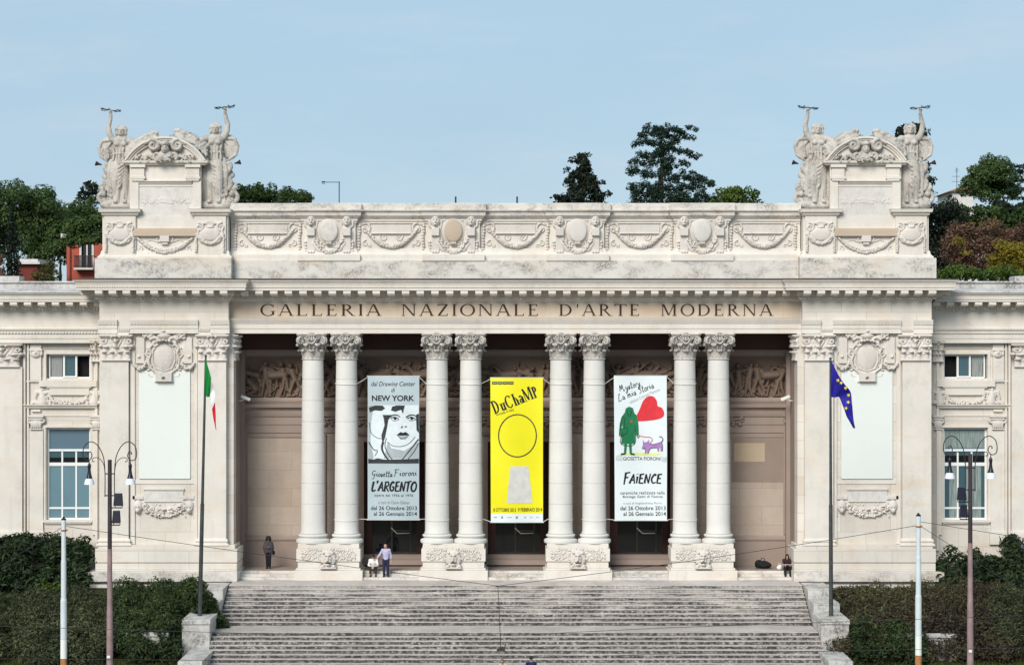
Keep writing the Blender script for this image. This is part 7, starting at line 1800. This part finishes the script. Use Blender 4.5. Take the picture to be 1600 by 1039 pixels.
# hedges and bushes in front
def bush(name, label, cat, x0p, x1p, Y0, Y1, top, mat, size, seed, n, dens=1.0, rr=(.45, .8), zbase=None, group=None, fl=0, shell=.6, aspect=2.4, spray=0):
    """top(px) -> photo row of the top edge at the far depth Y1; volume filled down to the ground between Y0 (front) and Y1"""
    R = random.Random(seed); xm = X((x0p + x1p) / 2, (Y0 + Y1) / 2); zb = zbase if zbase is not None else -3.6
    root = empty(name, (xm, (Y0 + Y1) / 2, zb), label, cat, group); cl = []
    for k in range(n):
        y = R.uniform(Y0, Y1); t = (y - Y0) / (Y1 - Y0); px = R.uniform(x0p, x1p); r = R.uniform(*rr)
        zt = Z(top(px), Y1) - r * .8 - (1 - t) ** 1.6 * (Z(top(px), Y1) - zb) * .62; z = zt if R.random() < .55 else R.uniform(zb + .2, max(zt, zb + .3))
        if spray and t < .75 and sin(px * .105 + z * 2.3 + seed) + sin(px * .19 - z * 1.7) + .8 * sin(z * 3.1 + px * .05) < -.75: continue   # hollows between the mounds
        cl.append((X(px, y) - xm, y - (Y0 + Y1) / 2, z - zb, r, r, r * .85, dens * r * r * 6.5 / size ** 2))
    o = bpy.data.objects.new('foliage', leaves_mesh('foliage', cl, size, seed, fl, aspect, shell, .45, 1.0)); o.data.materials.append(M(mat)); link(o, root)
    if spray:                                                     # thin shoots feathering the top
        g = np.random.default_rng(seed + 900); n = spray; ys = Y0 + (Y1 - Y0) * (.35 + .65 * g.random(n)); pxs = x0p + (x1p - x0p) * g.random(n)
        zt = np.array([Z(top(p), Y1) for p in pxs]) - .25 - (1 - (ys - Y0) / (Y1 - Y0)) ** 1.6 * np.array([(Z(top(p), Y1) - zb) * .62 for p in pxs])
        P0 = np.stack([np.array([X(p, y) for p, y in zip(pxs, ys)]) - xm, ys - (Y0 + Y1) / 2, zt - zb], 1); tip = P0 + np.stack([g.normal(size=n) * .20, -.25 * g.random(n), .10 + .38 * g.random(n) ** 2], 1)
        mid = (P0 + tip) / 2; w = np.stack([np.full(n, .022), np.zeros(n), np.zeros(n)], 1)
        sp = grid_mesh('shoots', np.stack([P0 - w * .3, mid + w, tip, mid - w], 1).reshape(-1, 3), np.arange(4 * n).reshape(-1, 4)); sp.materials.append(M(mat)); so_ = bpy.data.objects.new('shoots', sp); so_['kind'] = 'stuff'; link(so_, root)
    m = MB()
    for k in range(12): c = R.choice(cl); m.tube([(c[0] * .8, c[1], .0), (c[0] * .9, c[1], c[2] * .5), (c[0], c[1], c[2])], [.05, .04, .015], 5)
    m.build('stems', 'bark', root, True); return root
gl_ = 'bushes beside the stair'
def spill():
    Y = -6.55; root = empty('bush', (X(335, Y), Y, Z(984, Y)), 'dark feathery shrub spilling over the edge of the stair beside the Italian flag pole', 'bush'); R_ = random.Random(3); cl = []
    for px, py, r in ((352, 978, .22), (346, 972, .28), (339, 966, .36), (333, 955, .36), (325, 948, .42), (318, 940, .45), (310, 930, .45), (302, 934, .5), (328, 966, .40), (316, 958, .45), (305, 950, .5), (322, 930, .30), (312, 918, .32), (330, 940, .26), (300, 920, .4), (344, 980, .25)):
        y = R_.uniform(-.25, .45); cl.append((X(px, Y) - root.location.x, y, Z(py, Y) - root.location.z, r, r * .9, r * .9, 300 * r / .4))
    o = bpy.data.objects.new('foliage', leaves_mesh('foliage', cl, .085, 77, 0, 3.2, .35, .4, .9)); o.data.materials.append(M('leaf_dark')); link(o, root)
    m = MB()
    for c in cl[::3]: m.tube([(-1.2, .2, .0), (c[0] * .6, c[1], c[2] * .6), (c[0], c[1], c[2])], [.05, .035, .012], 5)
    m.build('stems', 'bark', root, True)
spill()
bush('hedge', 'tall dark clipped hedge against the wing left of the stair', 'hedge', -120, 146, -1.6, .9, lambda p: 834 + 3 * sin(p * .13) + 2 * sin(p * .41), 'leaf_hedge', .13, 31, 330, 1.2, (.35, .5), -2.6)
bush('hedge', 'dark green hedge against the wing right of the stair', 'hedge', 1470, 1720, -1.6, .9, lambda p: 850 + 7 * sin(p * .055) + 4 * sin(p * .21) - (9 if p > 1570 else 0) + (14 if 1530 < p < 1560 else 0), 'leaf_hedge', .14, 32, 300, 1.2, (.35, .5), -2.6)
bush('bush', 'olive green bush at the left edge of the planted slope', 'bush', -100, 62, -10.6, -2.4, lambda p: 922 + 4 * sin(p * .1), 'leaf_shrub', .085, 33, 110, .8, (.45, .95), -3.6, gl_, spray=420)
bush('bush', 'grey green bush behind the white pole and lamp left of the stair', 'bush', 52, 178, -10.8, -2.6, lambda p: 916 + 5 * sin(p * .09), 'leaf_shrub', .08, 34, 110, .85, (.45, .95), -3.6, gl_, spray=420)
bush('bush', 'dark leafy bush spilling beside the left stair wall', 'bush', 176, 268, -10.2, -2.2, lambda p: 905 + 5 * sin(p * .12), 'leaf_dark', .085, 35, 95, .8, (.4, .85), -3.4, gl_, spray=260)
bush('bush', 'dark needle leaved shrub leaning over the left stair blocks', 'bush', 256, 354, -6.0, -1.9, lambda p: 903 + max(0, p - 306) * 1.25 + 4 * sin(p * .12), 'leaf_dark', .085, 36, 95, .85, (.4, .7), -3.2, gl_, spray=300)
bush('bush', 'ivy hanging over the low wall left of the stair', 'ivy', 206, 278, -10.2, -9.0, lambda p: 958 + 9 * sin(p * .15), 'leaf_dark', .09, 37, 34, .8, (.3, .45), -3.6)
bush('sapling', 'bright yellow green sapling in front of the dark hedge', 'sapling', 58, 92, -3.2, -2.6, lambda p: 905 - (32 if p > 84 else 0) + 10 * sin(p), 'leaf_bright', .12, 38, 14, .6, (.15, .3), -2.2)
bush('hedge', 'reddish brown hedge on the slope right of the stair', 'hedge', 1312, 1440, -9.8, -2.2, lambda p: 910 + 4 * sin(p * .09) + max(0, 1330 - p) * .6, 'leaf_burgundy', .08, 39, 125, .85, (.45, .9), -3.2, gl_, spray=520)
bush('hedge', 'brownish green hedge at the foot of the right hand lamp', 'hedge', 1430, 1570, -9.8, -2.2, lambda p: 903 + 5 * sin(p * .07), 'leaf_burgundy', .08, 40, 130, .85, (.45, .95), -3.4, gl_, spray=620)
bush('bush', 'olive bush cut by the right edge of the slope', 'bush', 1550, 1720, -10.4, -2.2, lambda p: 908 + 6 * sin(p * .08), 'leaf_shrub', .085, 41, 115, .85, (.45, .95), -3.5, gl_, spray=420)
bush('bush', 'ivy on the low wall right of the stair', 'ivy', 1330, 1440, -10.6, -9.5, lambda p: 968 + 8 * sin(p * .12), 'leaf_dark', .09, 42, 70, .8, (.25, .42), -3.7)
# low garden walls that show through the ivy
for x0p, x1p, tp, lab in ((199, 262, 988, 'low overgrown garden wall left of the stair'), (1372, 1492, 990, 'low overgrown garden wall right of the stair')):
    y = -9.4; r = empty('garden_wall', (X((x0p + x1p) / 2, y), y, -3.7), lab, 'wall'); h = Z(tp, y) + 3.7; w = (X(x1p, y) - X(x0p, y)) / 2
    m = MB(); m.box(-w, w, -.18, .2, -.3, h - .16); o = m.build('wall', 'block_weathered', r); m = MB(); m.box(-w - .05, w + .05, -.24, .26, h - .158, h); m.box(-w - .03, w + .03, -.25, .2, h * .45, h * .45 + .09); bevel(m.build('coping', 'block_weathered', r), .02)
# grass at the kerb
g = np.random.default_rng(3); Vs = []
for x0p, x1p in ((-40, 275), (1330, 1640)):
    n = 9000; x = X(x0p, -12) + g.random(n) * (X(x1p, -12) - X(x0p, -12)); y = -14.1 + 4.2 * g.random(n); z = np.where(y < -11.2, -3.62, -3.62 + 2.6 * np.clip((y + 11.2) / 10, 0, 1) ** 1.3) - .02
    h = .10 + .16 * g.random(n); a = g.random(n) * 6.28; l = .06 * (g.random((n, 2)) - .5); w = .014
    p = np.stack([x, y, z], 1); dx = np.stack([np.cos(a) * w, np.sin(a) * w, 0 * a], 1); tip = p + np.stack([l[:, 0], l[:, 1], h], 1); mid = p + np.stack([l[:, 0] * .3, l[:, 1] * .3, h * .55], 1)
    Vs.append(np.stack([p - dx, p + dx, mid + dx * .8, tip, mid - dx * .8], 1).reshape(-1, 3))
V = np.concatenate(Vs); me = grid_mesh('grass', V, np.arange(len(V)).reshape(-1, 5)); tag(put(me, 'grass', 'grass', (0, 0, 0)), 'rough green grass along the kerb below the bushes', 'grass', kind='stuff')

# ------------------------------------------------------------------ houses on the hill, aerials
def house():
    Y = 66; s = (D + Y) / F; x0, x1 = X(104, Y), X(215, Y); zt, zb = Z(372, Y), hill_z(x0, Y) - 1
    r = empty('red_house', ((x0 + x1) / 2, Y, zb), 'red plastered house with a small iron balcony behind the left pylon', 'house'); o = ((x0 + x1) / 2, Y, zb)
    def B(m, a, b, c, d, e, f): m.box(a - o[0], b - o[0], c - o[1], d - o[1], e - o[2], f - o[2])
    wa, wb2 = X(127.5, Y), X(143.5, Y); za, zc = Z(419, Y), Z(380, Y)
    m = MB(); B(m, x0, wa, Y, Y + 8, zb, zt); B(m, wb2, x1, Y, Y + 8, zb, zt); B(m, wa + .002, wb2 - .002, Y, Y + 8, zb, za); B(m, wa + .002, wb2 - .002, Y, Y + 8, zc, zt - .002); m.build('wall', 'red_plaster', r)
    m = MB(); B(m, x0 - .4, x1 + .4, Y - .4, Y + 8.4, zt, zt + .35); m.build('roof', 'pale_trim', r)
    f = MB(); 
    for a, b in ((wa - .18, wa), (wb2, wb2 + .18)): B(f, a, b, Y - .06, Y + .2, za, zc)
    B(f, (wa + wb2) / 2 - .06, (wa + wb2) / 2 + .06, Y + .1, Y + .2, za, zc); w = f.build('window', 'pale_trim', r)
    f = MB(); B(f, wa, wb2, Y + .25, Y + .28, za, zc); f.build('pane', 'glass_dark', w)
    b = MB(); a0, a1 = X(119, Y), X(149, Y); B(b, a0, a1, Y - 1.0, Y - .002, za - .16, za); bo = b.build('balcony', 'pale_trim', r)
    b = MB(); n = 22
    for i in range(n + 1): x = a0 + .06 + (a1 - a0 - .12) * i / n; B(b, x - .02, x + .02, Y - .96, Y - .92, za, za + .95)
    B(b, a0, a1, Y - .98, Y - .90, za + .95, za + 1.01); B(b, a0, a1, Y - .98, Y - .90, za + .12, za + .17)
    for x in (a0 + .04, a1 - .04): B(b, x - .03, x + .03, Y - .9, Y, za + .95, za + 1.0)
    b.build('railing', 'dark_iron', bo); b = MB(); B(b, X(110, Y) - .05, X(110, Y) + .05, Y - .12, Y - .02, zb, zt); b.build('drainpipe', 'red_plaster_dark', r)
house()
Y = 58; x0, x1 = X(28, Y), X(58, Y)
r = empty('low_house', ((x0 + x1) / 2, Y, 6), 'low dark red house with pale eaves between the pines and the yellow bush', 'house'); w = (x1 - x0) / 2
m = MB(); m.box(-w, w, 0, 6, 0, Z(413, Y) - 6); m.build('wall', 'red_plaster_dark', r); m = MB(); m.box(-w - .3, w + .3, -.4, 6.3, Z(413, Y) - 6, Z(409, Y) - 6); m.box(-w - .1, w + .1, -.2, 6.1, Z(409, Y) - 5.998, Z(405, Y) - 6); m.build('roof', 'pale_trim', r)
Y = 120; x0, x1 = X(1488, Y), X(1522, Y)
r = empty('far_house', ((x0 + x1) / 2, Y, 12), 'pale house with terracotta roof half hidden between the cypress and the pine', 'house'); w = (x1 - x0) / 2
m = MB(); m.box(-w, w, 0, 8, -6, Z(300, Y) - 12); m.build('wall', 'far_white', r); m = MB(); m.prism([(-w - .4, Z(300, Y) - 11.998), (w + .4, Z(300, Y) - 11.998), (w * .3, Z(293, Y) - 12), (-w * .3, Z(293, Y) - 12)], -.4, 8.4); m.build('roof', 'roof_tile', r)
def aerial(px, y0, y1, Y, label, bars):
    s = (D + Y) / F; r = empty('aerial', (X(px, Y), Y, Z(y1, Y)), label, 'aerial'); H = (y1 - y0) * s
    m = MB(); m.tube([(0, 0, 0), (0, 0, H)], .028, 6); m.build('mast', 'dark_iron', r); m = MB()
    for (dy, a, b) in bars: m.tube([(a * s, 0, H - dy * s), (b * s, 0, H - dy * s)], .02, 5)
    m.build('rods', 'dark_iron', r)
aerial(530, 284, 326, 12, 'thin bent aerial mast on the roof above the attic', [(1, -28, 1), (3, -27, -22), (0, -27, -22)])
aerial(1495, 262, 302, 100, 'thin television aerial between the cypress and the umbrella pine', [(3, -3, 3), (6, -3, 3), (14, -7, 5), (22, -8, 6)])
for px, lab in ((712, 'short dark rod on the attic coping above the beige medallion'), (808, 'short dark rod on the attic coping above the middle banner')):
    m = MB(); m.tube([(0, 0, -.6), (0, 0, .30)], .045, 6); tag(m.build('lightning_rod', 'dark_iron', None, loc=(X(px, 4), 4, Z(316, 4))), lab, 'rod')
